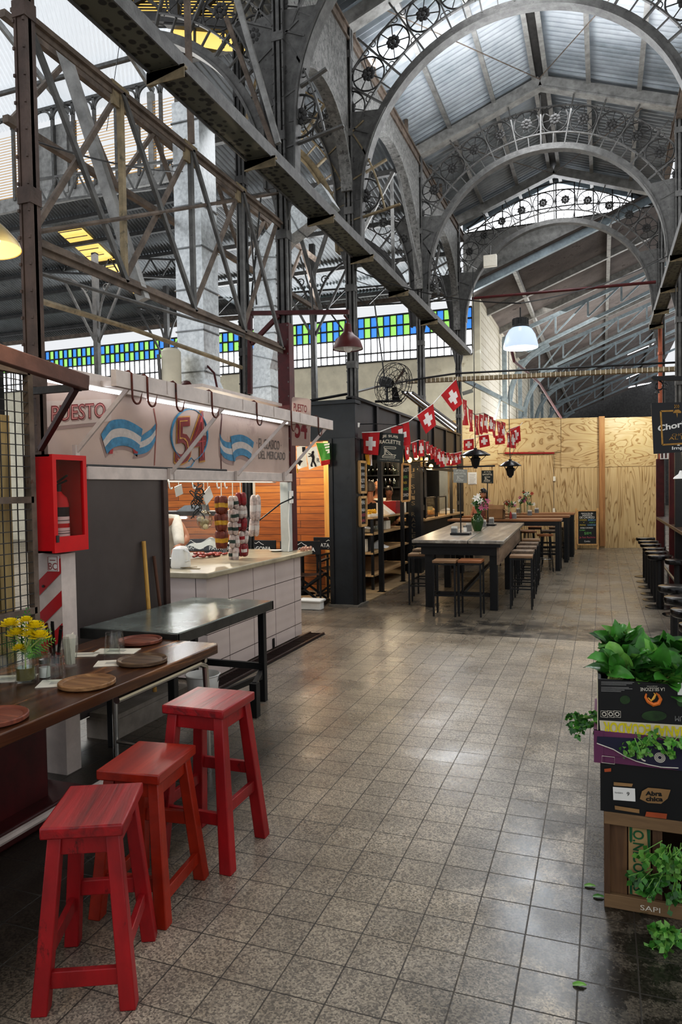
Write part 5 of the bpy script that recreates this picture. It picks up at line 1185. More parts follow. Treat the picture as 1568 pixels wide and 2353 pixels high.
# back bar with bottles and hanging glasses
t = thing('back_bar', 'dark back bar with two shelves of bottles at the rear of the kiosk', 'shelf', (-5,15.2,0))
b = MB(); b.box((-6.3,15.25,.02), (-4.15,15.4,2.3)); b.build('back_panel', M['black'], t)
for z in (1.05,1.68,1.95): b = MB(); b.box((-6.3,14.95,z-.03), (-4.15,15.25,z)); b.build('shelf_board', M['charcoal'], t)
gcol = [glassmat('bottle_green', '#4f7a4f', .05, .2), glassmat('bottle_clear', '#dfe9e4', .05, .25), glassmat('bottle_brown', '#7a5530', .05, .2)]
def bottle(): 
    mb = MB(); mb.lathe([(.001,0),(.035,0),(.035,.15),(.014,.2),(.013,.26),(.001,.262)], (0,0,0), 10); return mb
bt = [bottle().mesh('bottle', g) for g in gcol]
for me in bt: me.shade_smooth()
n = 0
for z in (1.68,1.95):
    for i in range(13):
        x = -5.5+.098*i; o = bpy.data.objects.new('bottle', bt[(i*2+int(z*10)) % 3]); COL.objects.link(o); o.location = (x,15.08,z)
        tag(o, '%s bottle from the left on the %s shelf of the back bar' % (ORD[i], 'lower' if z < 1.8 else 'upper'), 'bottle', 'bottles on the back bar')
wg = MB(); wg.lathe([(.001,0),(.03,0),(.004,.008),(.004,.07),(.03,.1),(.036,.14),(.03,.18),(.028,.18),(.034,.14),(.001,.102)], (0,0,0), 12)
wgm = wg.mesh('wine_glass', M['glass']); wgm.shade_smooth()
k = 0
for i in range(7):
    o = bpy.data.objects.new('wine_glass', wgm); COL.objects.link(o); p = oy(902+9*i+(14 if i > 4 else 0), 1085, 12.5); o.location = (p.x,p.y,2.12); o.rotation_euler = (PI,0,0); tag(o, '%s hanging wine glass from the left in the kiosk' % ORD[i], 'glass', 'wine glasses hanging in the kiosk')
mb = MB(); p0 = oy(895,1080,12.5); p1 = oy(985,1080,12.5); mb.bar((p0.x,12.5,2.13),(p1.x,12.5,2.13),.3,.02); mb.bar((p0.x,12.5,2.13),(p0.x,12.5,2.9),.012); mb.bar((p1.x,12.5,2.13),(p1.x,12.5,2.9),.012); tag(mb.build('glass_rack', M['iron_dark']), 'hanging rack for the wine glasses in the kiosk', 'rack')
# tumblers, cloths and boxes on the shelving
tg = MB(); tg.lathe([(.001,0),(.03,0),(.036,.11),(.033,.11),(.028,.006),(.001,.006)], (0,0,0), 12); tgm = tg.mesh('tumbler', M['glass']); tgm.shade_smooth()
for i in range(12):
    o = bpy.data.objects.new('tumbler', tgm); COL.objects.link(o); o.location = (-3.56-.08*(i // 6), 11.0+.1*(i % 6), .931); tag(o, '%s clear tumbler of the %s row on the middle kiosk shelf' % (ORD[i % 6], 'front' if i < 6 else 'rear'), 'glass', 'tumblers on the middle kiosk shelf')
def crate(name, lo, hi, m, label, cat):
    mb = MB(); x0,y0,z0 = lo; x1,y1,z1 = hi; w = .012
    mb.box(lo,(x1,y1,z0+w)); mb.box((x0,y0,z0),(x0+w,y1,z1)); mb.box((x1-w,y0,z0),(x1,y1,z1)); mb.box((x0,y0,z0),(x1,y0+w,z1)); mb.box((x0,y1-w,z0),(x1,y1,z1)); return tag(mb.build(name, m, smooth=False), label, cat)
crate('bread_tray', (-3.85,10.8,.931), (-3.5,10.97,1.0), M['iron_tan'], 'shallow tray holding a white cloth on the middle kiosk shelf', 'tray')
r_ = random.Random(3)
mb = MB(); mb.grid(lambda u, v: V((-3.82+.3*u, 10.815+.14*v, 1.003+.05*math.sin(PI*u)*math.sin(PI*v)+.008*math.sin(11*u+7*v))), 10, 10); tag(mb.build('folded_cloth', M['white']), 'white folded cloth in the tray on the kiosk shelf', 'cloth')
mb = MB(); mb.box((-3.75,11.85,.931), (-3.55,12.1,1.08)); tag(mb.build('paper_stack', M['paper'], bevel=.004), 'stack of pale paper bags at the right end of the middle kiosk shelf', 'paper')
mb = MB(); mb.grid(lambda u, v: V((-3.8+.3*u, 11.45+.4*v, .624+.12*math.sin(PI*u)*math.sin(PI*v)+.02*math.sin(9*u)*math.sin(8*v))), 12, 12); tag(mb.build('flour_sack', M['white']), 'white crumpled sack on the lower kiosk shelf', 'sack')
mb = MB(); mb.box((-3.85,11.0,.621), (-3.6,11.25,.86)); tag(mb.build('storage_box', M['black'], bevel=.005), 'black box on the lower kiosk shelf', 'box')
mb = MB(); mb.box((-3.85,11.3,.261), (-3.6,11.6,.5)); tag(mb.build('cardboard_box', mat('cardboard', '#8a6a48', .8, 0, .12, 8), bevel=.004), 'cardboard box on the bottom kiosk shelf', 'box')
mb = MB(); mb.box((-3.8,10.85,.621), (-3.6,10.95,.83)); tag(mb.build('paper_bag', M['paper'], bevel=.004), 'pale paper bag at the left end of the lower kiosk shelf', 'bag')
# on the counter top z=1.19
mb = MB()
for i in range(30): mb.ball(V((-3.6+r_.uniform(-.07,.07), 11.0+r_.uniform(-.2,.2), 1.24+r_.random()*.05)), .025, 5)
tag(mb.build('cheese_cubes', mat('cheese', '#e8b030', .5, 0, .2, 20)), 'pile of yellow cheese pieces on the kiosk counter', 'food', kind='stuff')
mb = MB(); mb.box((-3.72,10.78,1.191), (-3.5,11.24,1.235)); tag(mb.build('serving_tray', M['paper'], bevel=.004), 'pale tray under the yellow cheese pieces', 'tray')
mb = MB(); mb.lathe([(.001,0),(.035,0),(.035,.14),(.014,.19),(.014,.24),(.001,.242)], (-3.55,11.52,1.191), 12); tag(mb.build('water_bottle', gcol[1]), 'clear bottle standing on the kiosk counter', 'bottle')
mb = MB(); mb.prism([(-3.7,11.75,1.191),(-3.45,11.75,1.191),(-3.45,11.75,1.21),(-3.7,11.75,1.4)], (0,.32,0)); tag(mb.build('menu_holder', M['white']), 'white slanted card holder on the kiosk counter', 'menu')
mb = MB(); mb.box((-3.75,12.3,1.191), (-3.5,12.62,1.42)); tag(mb.build('cash_register', mat('till_red', '#8e1c20', .4), bevel=.01), 'dark red till on the kiosk counter', 'till')
mb = MB(); mb.lathe([(.001,0),(.05,0),(.055,.03),(.055,.2),(.045,.22),(.045,.25),(.001,.25)], (-3.5,12.8,1.191), 14); tag(mb.build('storage_jar', M['paper']), 'pale jar at the right end of the kiosk shelving top', 'jar')
# raclette machine and sneeze guard on far counter
t = thing('raclette_grill', 'black raclette grill with pale cheese wheel on the far kiosk counter', 'grill', (-3.5,14.6,1.041))
b = MB(); b.box((-3.65,14.4,1.041), (-3.35,14.85,1.07)); b.bar((-3.5,14.62,1.07),(-3.5,14.62,1.4),.04); b.bar((-3.6,14.62,1.4),(-3.35,14.62,1.4),.03); b.box((-3.63,14.5,1.3),(-3.38,14.75,1.34)); b.build('stand', M['black'], t)
b = MB(); b.lathe([(.001,0),(.14,0),(.14,.07),(.001,.07)], (-3.5,14.62,1.18), 20); b.build('cheese', mat('cheese_pale','#d9c07a',.5,0,.1), t)
mb = MB(); mb.ball(V((-3.55,13.85,1.14)), .11, 10, (1,1,.9)); tag(mb.build('bread_loaf', mat('bread','#c49a5c',.7,0,.3,15)), 'round pale loaf on the far kiosk counter', 'bread')
mb = MB(); mb.ball(V((-3.55,15.3,1.13)), .1, 10, (1,1.2,.85)); tag(mb.build('bread_loaf', bpy.data.materials['bread']), 'round loaf beside the raclette grill', 'bread')
mb = MB(); mb.box((-3.7,13.95,1.041), (-3.4,14.3,1.06)); mb.box((-3.69,13.97,1.06),(-3.41,14.28,1.09)); tag(mb.build('red_tray', M['red_paint']), 'red tray on the far kiosk counter', 'tray')
for k, (y, w) in enumerate(((14.05,1),(15.1,1))):
    t = thing('sneeze_guard', 'black framed glass guard on the far kiosk counter, ' + ('beside the loaf', 'beside the raclette grill')[k], 'glass guard', (-3.3,y,1.041), 0, 'glass guards on the kiosk counter')
    b = MB()
    for yy in (y-.45,y+.45): b.bar((-3.27,yy,1.041),(-3.27,yy,1.45),.025)
    b.bar((-3.27,y-.45,1.45),(-3.27,y+.45,1.45),.025); b.build('frame', M['black'], t)
    b = MB(); b.poly([(-3.27,y-.44,1.05),(-3.27,y+.44,1.05),(-3.27,y+.44,1.44),(-3.27,y-.44,1.44)]); b.build('pane', M['glass'], t)
mb = MB(); mb.box((-3.6,16.4,1.041),(-3.35,16.9,1.1)); mb.grid(lambda u,v: V((-3.62+.3*u,16.4+.5*v,1.11+.05*math.sin(PI*u)*math.sin(PI*v))),6,6); tag(mb.build('cloth_pile', M['white']), 'pale cloth at the far end of the kiosk counter', 'cloth')
# beam with bulbs
mb = MB(); mb.box((-3.36,13.4,2.02), (-3.2,17.6,2.06)); mb.bar((-3.2,13.6,2.04),(-1.95,13.9,2.05),.05,.03); tag(mb.build('lamp_beam', M['black']), 'thin black beam reaching out from the kiosk toward the small signs', 'beam')
mb = MB()
k = 0
for (px, py) in ((942,1057),(957,1051),(981,1057),(991,1072),(1036,1062),(1067,1047)):
    p = ox(px, py, -3.2); t = thing('light_bulb', '%s glowing warm bulb from the left under the kiosk fascia' % ORD[k], 'lamp', p, 0, 'warm bulbs under the kiosk fascia'); k += 1
    b = MB(); b.ball(p, .04, 8, (1,1,1.2)); b.build('bulb', M['bulb'], t)
    b = MB(); b.cyl(p+V((0,0,.035)), .016, .05, 8); b.tube([p+V((0,0,.08)), V((p.x,p.y,2.34)), V((-3.3,p.y,2.35))], .005, 5); b.build('flex', M['black'], t)
p = oy(820,985,9.55); t = thing('spot_lamp', 'small white clip lamp on the wide black corner post', 'lamp', p); b = MB(); b.lathe([(.01,0),(.04,.02),(.05,.08),(.046,.08),(.035,.02)], p, 12); b.build('shade', M['white'], t); b = MB(); b.tube([p, p+V((-.02,0,-.06)), p+V((-.06,0,-.1))], .008, 6); b.build('arm', M['iron'], t)
p = oy(823,1032,9.9); mb = MB(); m = Matrix.Translation(p) @ Matrix.Rotation(PI/2,4,'X'); mb.lathe([(.001,0),(.07,0),(.07,.03),(.001,.03)], (0,0,0), 20); mb.v = [m @ q for q in mb.v]; tag(mb.build('wall_clock', M['white']), 'small round pale clock beside the corner post', 'clock')
# chalkboards
chalk = mat('chalkboard', '#1b1d1d', .7, 0, .15, 6); frm = wood('board_frame', '#a9824f', '#cfa770', .5, 'Z', 5)
def chalkboard(label, bl, br, tr, tl, lines, legs=False, n_=V((0,-1,0)), name='chalkboard', seed=1):
    bl, br, tr, tl = map(V, (bl,br,tr,tl)); t = thing(name, label, 'chalkboard', (bl+br)/2)
    b = MB(); b.prism([bl,br,tr,tl], -n_*.02); b.build('slate', chalk, t, smooth=False)
    b = MB(); w = .035
    ax = (br-bl).normalized(); ay = (tl-bl).normalized()
    for a, c in ((bl,br),(tl,tr),(bl,tl),(br,tr)): b.bar(a+n_*.005, c+n_*.005, w, .035, up=n_)
    b.build('frame', frm, t, smooth=False)
    cols = [M['white'], mat('chalk_pink','#c2556a',.8), mat('chalk_yellow','#c9b34a',.8), mat('chalk_green','#6fae62',.8), mat('chalk_blue','#6f9dc2',.8)]
    wd, ht = (br-bl).length, (tl-bl).length
    for (s, x0, x1, y0, y1, c) in lines:
        q = MB(); o = bl + n_*.006; f = lambda x, y: o + (br-bl)*x + (tl-bl)*y
        text_quad(q, s, f(x0,y0), f(x1,y0), f(x1,y1), f(x0,y1)); q.build('lettering', cols[c], t, smooth=False)
    return t
X0 = -3.19
c4 = lambda a, b2, c, d, X: [ox(*q, X) for q in (a,b2,c,d)]
n1 = V((1,0,0))
chalkboard('upper framed chalkboard on the side of the wide black corner post', (X0,9.35,1.60),(X0,9.62,1.60),(X0,9.62,2.03),(X0,9.35,2.03), [('SANDWICH',.1,.9,.75,.85,0),('DE CHORIZO',.1,.9,.55,.65,0),('RACLETTE',.15,.85,.32,.45,0),('SUIZO',.2,.8,.15,.25,0)], n_=n1)
chalkboard('lower framed chalkboard on the side of the wide black corner post', (X0,9.35,1.13),(X0,9.62,1.13),(X0,9.62,1.53),(X0,9.35,1.53), [('MENU',.2,.8,.75,.88,0),('TABLA',.15,.85,.5,.6,0),('QUESOS',.1,.9,.3,.42,1),('PAPAS',.15,.8,.12,.22,1)], n_=n1)
p = [oy(x,y,11.55) for x,y in ((924,1152),(942,1150),(943,1068),(925,1066))]
chalkboard('framed chalkboard hanging on the second slim kiosk post', *p, [('RACLETTE',.1,.9,.78,.88,0),('PAPAS',.1,.7,.6,.68,3),('PAN',.1,.6,.45,.53,2),('VINO',.1,.8,.28,.36,3),('CERVEZA',.1,.9,.12,.2,0)], n_=V((.25,-1,0)).normalized())
mb = MB()
for x, sg in ((p[3],1),(p[2],1)):
    mb.tube([x, V((x.x,x.y,2.36))], .004, 4)
tag(mb.build('hanging_chain', M['iron_tan']), 'thin chains holding the chalkboard on the slim kiosk post', 'chain')
# A-frame chalkboard by the hoarding
q = [V((-.63,19.0,.05)), V((-.11,19.1,.05)), V((-.11,19.22,1.02)), V((-.63,19.12,1.02))]
t = chalkboard('tall wooden chalkboard stand with coloured menu lettering in front of the plywood', V((-.60,18.99,.13)), V((-.13,19.08,.13)), V((-.13,19.20,.99)), V((-.60,19.11,.99)), [('PANCHO DEL DIA',.2,.8,.9,.94,0),('SANDWICH',.25,.75,.84,.89,0),('DE CHORIZO',.12,.88,.77,.83,0),('CHORIZO',.1,.48,.70,.75,2),('BEBIDA',.55,.95,.70,.75,4),('AGUA O',.6,.9,.63,.67,3),('Y',.3,.36,.63,.67,2),('PAPAS',.12,.42,.55,.6,2),('GASEOSA',.52,.95,.55,.6,4),('DOBLE CHORIZO',.15,.8,.47,.51,0),('COMBO',.1,.4,.40,.44,3),('$8M',.35,.7,.28,.37,3),('Je Suis Raclette',.1,.92,.17,.24,1),('Combo',.35,.65,.07,.12,0)], n_=V((.19,-.98,.1)).normalized(), name='menu_stand')
for a, b2 in ((q[0],q[3]),(q[1],q[2])):
    b = MB(); b.bar(V((a.x,a.y-.01,0)), b2+V((0,0,.03)), .05, .04, up=(0,1,0)); b.build('leg', frm, t, smooth=False)
# hanging sign boards
def logo(b, f, s=1.0):
    for a, c in (((.28,.52),(.72,.52)),((.28,.46),(.70,.46)),((.28,.52),(.28,.46)),((.72,.52),(.72,.46)),((.30,.46),(.30,.24)),((.34,.46),(.34,.26)),((.22,.14),(.70,.14)),((.22,.19),(.66,.19)),((.22,.14),(.22,.19)),((.70,.14),(.70,.19)),((.66,.19),(.74,.25)),((.22,.19),(.30,.25)),((.36,.42),(.62,.24)),((.36,.36),(.54,.24)),((.36,.42),(.36,.36)),((.62,.24),(.54,.24)),((.30,.25),(.74,.25))):
        b.bar(f(*a), f(*c), .006*s, .003, up=(0,1,0))
def raclette_sign(name, label, bl, br, tr, tl, m, mt, s=1.0, pole=None):
    bl, br, tr, tl = map(V, (bl,br,tr,tl)); t = thing(name, label, 'sign', (bl+br)/2)
    b = MB(); b.prism([bl,br,tr,tl], (0,.015,0)); b.build('panel', m, t)
    b = MB(); f = lambda x, y: bl*(1-x)*(1-y)+br*x*(1-y)+tr*x*y+tl*(1-x)*y+V((0,-.003,0))
    text_quad(b, 'JE SUIS', f(.2,.80), f(.8,.80), f(.8,.91), f(.2,.91), .02, arch=.25); text_quad(b, 'RACLETTE', f(.1,.60), f(.9,.60), f(.9,.73), f(.1,.73), .02, arch=.3)
    text_quad(b, '· CUISINE DES MARCHES SUISSES ·', f(.1,.06), f(.9,.06), f(.9,.09), f(.1,.09)); logo(b, f, s); b.build('lettering', mt, t, smooth=False)
    if pole:
        c = (bl+br)/2+V((0,.008,0)); b = MB(); b.tube([(c.x,c.y,pole[0]), (c.x,c.y,c.z)], .009, 8); b.build('pole', M['black'], t)
        b = MB(); b.box((c.x-.14,c.y-.1,pole[1]), (c.x+.14,c.y+.1,pole[1]+.03)); b.build('base', M['black'], t, bevel=.004)
    return t
sg = mat('sign_green_black', '#18211f', .5, 0, .08, 8); st = mat('sign_print', '#d3cbb8', .6)
f4 = lambda pts, Y: [oy(x, y, Y) for x, y in pts]
raclette_sign('hanging_sign', 'black hanging sign with pale arched lettering in front of the flags', *f4(((866,1060),(926,1063),(928,997),(867,993)), 9.7), sg, st, 1.3)
p = f4(((868,993),(926,997)), 9.7); mb = MB()
for q2 in p: mb.tube([q2+V((0,.008,0)), q2+V((0,.008,.12))], .003, 4)
mb.bar(p[0]+V((0,.01,.12)), p[1]+V((0,.01,.12)), .012); mb.bar((p[0].x,p[0].y+.01,p[0].z+.12),(-3.33,9.72,p[0].z+.13),.012); tag(mb.build('sign_bracket', M['black']), 'thin bracket carrying the black hanging sign', 'bracket')
raclette_sign('table_sign', 'grey backlit small sign on a pole at the near end of the communal table', *f4(((1042,1109),(1074,1110),(1074,1079),(1042,1077)), 10.3), mat('sign_grey','#8d8c84',.5,0,.05), mat('sign_pale','#c9c7bd',.6), .8, (.951,.951))
raclette_sign('table_sign', 'small black sign on a pole at the far end of the communal table', *f4(((1107,1110),(1134,1111),(1134,1081),(1107,1081)), 12.75), sg, st, .8, (.951,.951))
mb = MB(); p = [oy(1076,1112,17.2), oy(1095,1112,17.2), oy(1095,1086,17.2), oy(1077,1086,17.2)]; 
# notice taped to the plywood
# ============================================================ FLAGS
M['flag_red'] = mat('flag_red', '#b81e23', .75, 0, .14, 6); M['flag_white'] = mat('flag_white', '#e6dcd6', .75, 0, .06, 10)
FLAGN = [0]
def flag(pts, label, group, seed=0, wave=.02, m=None):
    """pts TL,TR,BR,BL in space; a swiss flag woven as one cloth with ripples"""
    a, b2, c, d = map(V, pts); r_ = random.Random(seed); ph = r_.random()*6
    nrm = (b2-a).cross(d-a)
    nrm = nrm.normalized() if nrm.length > 1e-9 else V((0,-1,0))
    n = 16; mb = MB(); h = (d-a).length
    def fn(u, v):
        p = a*(1-u)*(1-v)+b2*u*(1-v)+c*u*v+d*(1-u)*v
        return p + nrm*(wave*v*math.sin(5.5*u+ph+1.5*v)*(h/.3))
    b = len(mb.v)
    for i in range(n+1):
        for j in range(n+1): mb.v.append(V(fn(i/n, j/n)))
    for i in range(n):
        for j in range(n):
            x, y = (i+.5)/n-.5, (j+.5)/n-.5
            cr = (abs(x) < .1 and abs(y) < .315) or (abs(y) < .1 and abs(x) < .315)
            mb.f.append([b+i*(n+1)+j, b+(i+1)*(n+1)+j, b+(i+1)*(n+1)+j+1, b+i*(n+1)+j+1]); mb.m.append(1 if cr else 0)
    return tag(mb.build('swiss_flag', m or [M['flag_red'], M['flag_white']], recalc=False), label, 'flag', group)
Q = lambda x, y: (650+.4464*x, 850+.4464*y)
def fl(z4, Ys, label, group, seed, wave=.02):
    pts = [oy(*Q(*q), Y) for q, Y in zip(z4, Ys)]
    return flag(pts, label, group, seed, wave)
gA = 'large flags on the near string'
fl([(408,325),(500,322),(490,440),(415,430)], (9.62,9.62,9.65,9.65), 'red flag with white cross glowing from behind, at the left end of the string', gA, 1)
fl([(557,300),(650,268),(660,385),(572,400)], (9.8,9.85,9.85,9.8), 'red flag with white cross partly hidden behind the black hanging sign', gA, 2)
fl([(692,235),(775,175),(790,283),(738,330)], (10.2,10.3,10.3,10.2), 'red flag with white cross hanging slanted in the middle of the string', gA, 3, .012)
fl([(815,130),(893,50),(926,172),(880,215)], (10.7,10.8,10.8,10.7), 'highest red flag with white cross at the peak of the string', gA, 4, .012)
S1 = [(408,324),(500,320),(557,298),(650,266),(692,234),(775,174),(815,129),(893,48)]
mb = MB(); mb.tube([oy(*Q(*q), Y)+V((0,0,.004)) for q, Y in zip(S1, (9.62,9.62,9.8,9.85,10.2,10.3,10.7,10.8))], .006, 5); tag(mb.build('flag_string', M['white']), 'pale string carrying the four large flags up to the column', 'string')
gB = 'bunched flags on the far string'
sB = [(926,150),(957,200),(987,230),(1012,226),(1036,222),(1062,236),(1078,258),(1102,263),(1126,265),(1152,320),(1176,312),(1197,300)]
for k, (x, y) in enumerate(sB):
    Y = 11.2+.55*k; w = 22; hh = (130,112,100,102,100,80,86,83,100,75,88,75)[k]
    fl([(x,y),(x+w,y+8),(x+w-1,y+hh+6),(x+2,y+hh)], (Y,Y+.35,Y+.35,Y), '%s bunched red flag on the string running back from the column' % ORD[k], gB, 10+k, .03)
S2 = [(893,48)] + sB + [(1222,285)]
mb = MB(); mb.tube([oy(*Q(*q), 10.8+.5*i) for i, q in enumerate(S2)], .006, 5); tag(mb.build('flag_string', M['iron']), 'dark string carrying the bunched flags back toward the plywood', 'string')
gC = 'flags facing the viewer in front of the plywood'
for k, (q4, Y, lb) in enumerate((([(932,360),(983,354),(985,410),(932,415)],13.0,'small red flag with white cross facing front above the near black heater'),([(1010,340),(1060,332),(1068,390),(1015,402)],13.4,'small red flag with white cross facing front right of the near black heater'),([(1093,340),(1140,335),(1145,380),(1095,385)],15.5,'small red flag with white cross hanging low behind the bunched flags'),([(1168,305),(1222,287),(1226,365),(1190,385)],17.0,'last red flag with white cross at the far right end of the string'))):
    fl(q4, (Y,)*4, lb, gC, 40+k, .02)
mb = MB(); mb.tube([oy(*Q(*q), Y) for q, Y in (((925,362),12.9),((983,354),13.0),((1010,340),13.4),((1060,332),13.4),((1093,338),15.5),((1140,334),15.5),((1168,305),17.0),((1222,286),17.0),((1235,270),17.5))], .006, 5); tag(mb.build('flag_string', M['white']), 'string carrying the small front facing flags in front of the plywood', 'string')
gD = 'flags along the lower string under the fascia'
sD = [(630,385),(666,375),(700,362),(735,370),(755,388),(775,398),(795,408),(815,420),(840,428),(862,432),(884,430),(902,426)]
for k, (x, y) in enumerate(sD):
    Y = 10.3+.42*k; hh = (80,82,85,65,75,78,80,82,66,62,60,58)[k]; w = 25 if k < 3 else 18
    fl([(x,y),(x+w,y-3),(x+w+2,y+hh-4),(x+3,y+hh)], (Y,Y+.22,Y+.22,Y), '%s narrow red flag from the left on the lower string under the black fascia' % ORD[k], gD, 60+k, .03)
mb = MB(); mb.tube([oy(*Q(*q), 10.3+.42*i)+V((0,0,.003)) for i, q in enumerate(sD)] + [oy(*Q(925,418), 15.4)], .006, 5); tag(mb.build('flag_string', M['white']), 'pale string sagging under the black kiosk fascia', 'string')
# cantonal flags over the gap beside the butcher stall and under the first flag
def simple_flag(pts, Y, base, label, marks=(), name='canton_flag'):
    P4 = [oy(x, y, Y) for x, y in pts]; a, b2, c, d = P4
    t = thing(name, label, 'flag', (a+b2)/2, 0, 'canton flags beside the corner post')
    b = MB(); b.grid(lambda u, v: (a*(1-u)*(1-v)+b2*u*(1-v)+c*u*v+d*(1-u)*v)+V((0,.02*math.sin(5*u+2*v)*v,0)), 10, 10); b.build('cloth', base, t)
    for m, polys in marks:
        b = MB()
        for pl in polys: b.poly([oy(x, y, Y-.025) for x, y in pl])
        b.build('emblem', m, t, smooth=False)
    return t
Z = lambda x, y: (660+x*.2296, 880+y*.2296)
kblack = mat('emblem_black', '#1c1210', .7); fgreen = mat('flag_green', '#4f9a3c', .7, 0, .12); fyel = mat('flag_yellow', '#d9a52c', .7); fwht = mat('flag_cream', '#efe6d2', .7, emit='#ffe8c0', estr=.15)  # cream cloth has a faint painted glow, as if light came through
bear = [[(245,690),(262,676),(272,690),(266,712),(276,740),(272,780),(290,812),(296,836),(280,840),(272,815),(258,790),(252,820),(258,838),(238,840),(234,822),(246,785),(250,750),(240,735),(218,742),(206,735),(224,728),(243,716),(222,716),(206,702),(228,706),(246,708)]]
simple_flag([Z(95,640),Z(185,618),Z(200,835),Z(98,870)], 9.05, fwht, 'cream flag with black beast at the left of the gap, partly behind the strut', [(kblack, [[Z(*q) for q in ((150,640),(185,640),(183,700),(152,690))],[Z(*q) for q in ((96,775),(125,768),(160,782),(140,800),(128,835),(112,810),(96,815))]]), (fyel, [[Z(*q) for q in ((96,860),(112,855),(110,905),(97,900))]])])
simple_flag([Z(185,662),Z(295,632),Z(338,825),Z(215,868)], 9.0, fwht, 'cream flag with a standing black bear in the gap beside the corner post', [(kblack, [[Z(*q) for q in p2] for p2 in bear] + [[Z(*q) for q in ((297,752),(302,750),(304,797),(299,797))], [Z(*q) for q in ((302,750),(318,754),(318,770),(304,774),(304,768),(312,765),(312,758),(303,756))], [Z(*q) for q in ((306,772),(312,770),(326,792),(319,795))]])])
simple_flag([Z(290,600),Z(425,600),Z(430,765),Z(340,782)], 9.12, fgreen, 'green flag with pale emblem in the gap beside the corner post', [(fwht, [[Z(*q) for q in ((370,612),(425,602),(425,620),(372,628))],[Z(*q) for q in ((378,640),(425,630),(425,645),(380,655))],[Z(*q) for q in ((385,668),(425,660),(426,700),(398,705),(412,680),(390,682))]]), (M['flag_red'], [[Z(*q) for q in ((340,782),(430,765),(428,812),(342,832))]])])
simple_flag([Q(424,435),Q(445,435),Q(450,490),Q(430,485)], 9.7, fyel, 'small yellow and red pennant under the glowing flag')
simple_flag([Q(446,438),Q(460,436),Q(460,492),Q(448,496)], 9.72, M['flag_white'], 'small white pennant under the glowing flag')
# ============================================================ COMMUNAL TABLE
t = thing('communal_table', 'long high communal table with grey weathered planks and dark base', 'table', (-1.95,11.5,0))
wt = wood('weathered_top', '#6a655e', '#b5aea2', .3, 'Y', 2.0, .12, '#8e877c')
A, B, C_, D = V((-2.42,9.25,0)), V((-1.19,9.2,0)), V((-1.40,13.85,0)), V((-2.74,13.95,0))
mid0, mid1 = A.lerp(B,.62), D.lerp(C_,.55)
for pl in ((A,mid0-V((.006,0,0)),mid1-V((.006,0,0)),D), (mid0+V((.006,0,0)),B,C_,mid1+V((.006,0,0)))):
    b = MB(); b.prism([p+V((0,0,.905)) for p in pl], (0,0,.045)); b.build('top_plank', wt, t, bevel=.008)
b = MB(); b.prism([p+V((0,0,.86)) for p in (A+V((.05,.05,0)),B+V((-.05,.05,0)),C_+V((-.05,-.05,0)),D+V((.05,-.05,0)))], (0,0,.044)); b.build('under_frame', M['black'], t)
b = MB(); b.prism([(-1.27,9.35,.62),(-1.46,13.7,.62),(-1.46,13.7,.86),(-1.27,9.35,.86)], (-.03,0,0)); b.build('side_apron', wood('old_apron', '#6e5a48', '#9a8470', .6, 'Y', 2.5, .2), t)
b = MB(); b.prism([(-2.3,9.4,.74),(-1.3,9.36,.74),(-1.3,9.36,.86),(-2.3,9.4,.86)], (0,.03,0)); b.prism([(-2.34,9.45,.74),(-2.62,13.7,.74),(-2.62,13.7,.86),(-2.34,9.45,.86)], (.03,0,0)); b.build('apron', M['black'], t)
for x, y in ((-2.25,9.55),(-1.36,9.5),(-1.5,13.5),(-2.55,13.5),(-1.42,11.5),(-2.4,11.5)):
    b = MB(); b.box((x-.05,y-.05,0),(x+.05,y+.05,.86)); b.build('leg', M['black'], t, bevel=.004)
b = MB(); b.bar((-2.25,9.55,.2),(-1.36,9.5,.2),.05); b.bar((-1.8,9.5,.2),(-2.0,13.5,.2),.05); b.build('stretcher', M['black'], t)
def bar_stool(seatm):
    t = thing('bar_stool', 'x', 'stool', (0,0,0), 0, 'square bar stools at the communal table')
    s, h = .15, .72
    b = MB(); b.box((-s,-s,h-.035),(s,s,h)); b.build('seat', seatm, t, bevel=.005, world=False)
    for sx in (-1,1):
        for sy in (-1,1):
            b = MB(); b.bar((sx*(s-.012),sy*(s-.012),0),(sx*(s-.015),sy*(s-.015),h-.035),.022); b.build('leg', M['black'], t, world=False)
    for z in (h-.05,.27):
        b = MB(); q = s-.012
        for a, c in (((-q,-q),(q,-q)),((q,-q),(q,q)),((q,q),(-q,q)),((-q,q),(-q,-q))): b.bar((*a,z),(*c,z),.018)
        b.build('seat_frame' if z > .5 else 'footrest', M['black'], t, world=False)
    return t
swood = [wood('stool_seat_a', '#6d5138', '#9c7a58', .45, 'X', 4), wood('stool_seat_b', '#5f4f41', '#8a7460', .45, 'Y', 4), wood('stool_seat_c', '#7a4b2c', '#a46c42', .45, 'X', 4)]
protos = [bar_stool(m) for m in swood]; used = set()
def put(proto, x, y, rz, label, group=None, z=0):
    if id(proto) not in used:
        used.add(id(proto)); proto.location = (x,y,z); proto.rotation_euler.z = rz; proto['label'] = label
        if group: proto['group'] = group
        return proto
    return dup(proto, None, (x,y,z), rz, label, group)
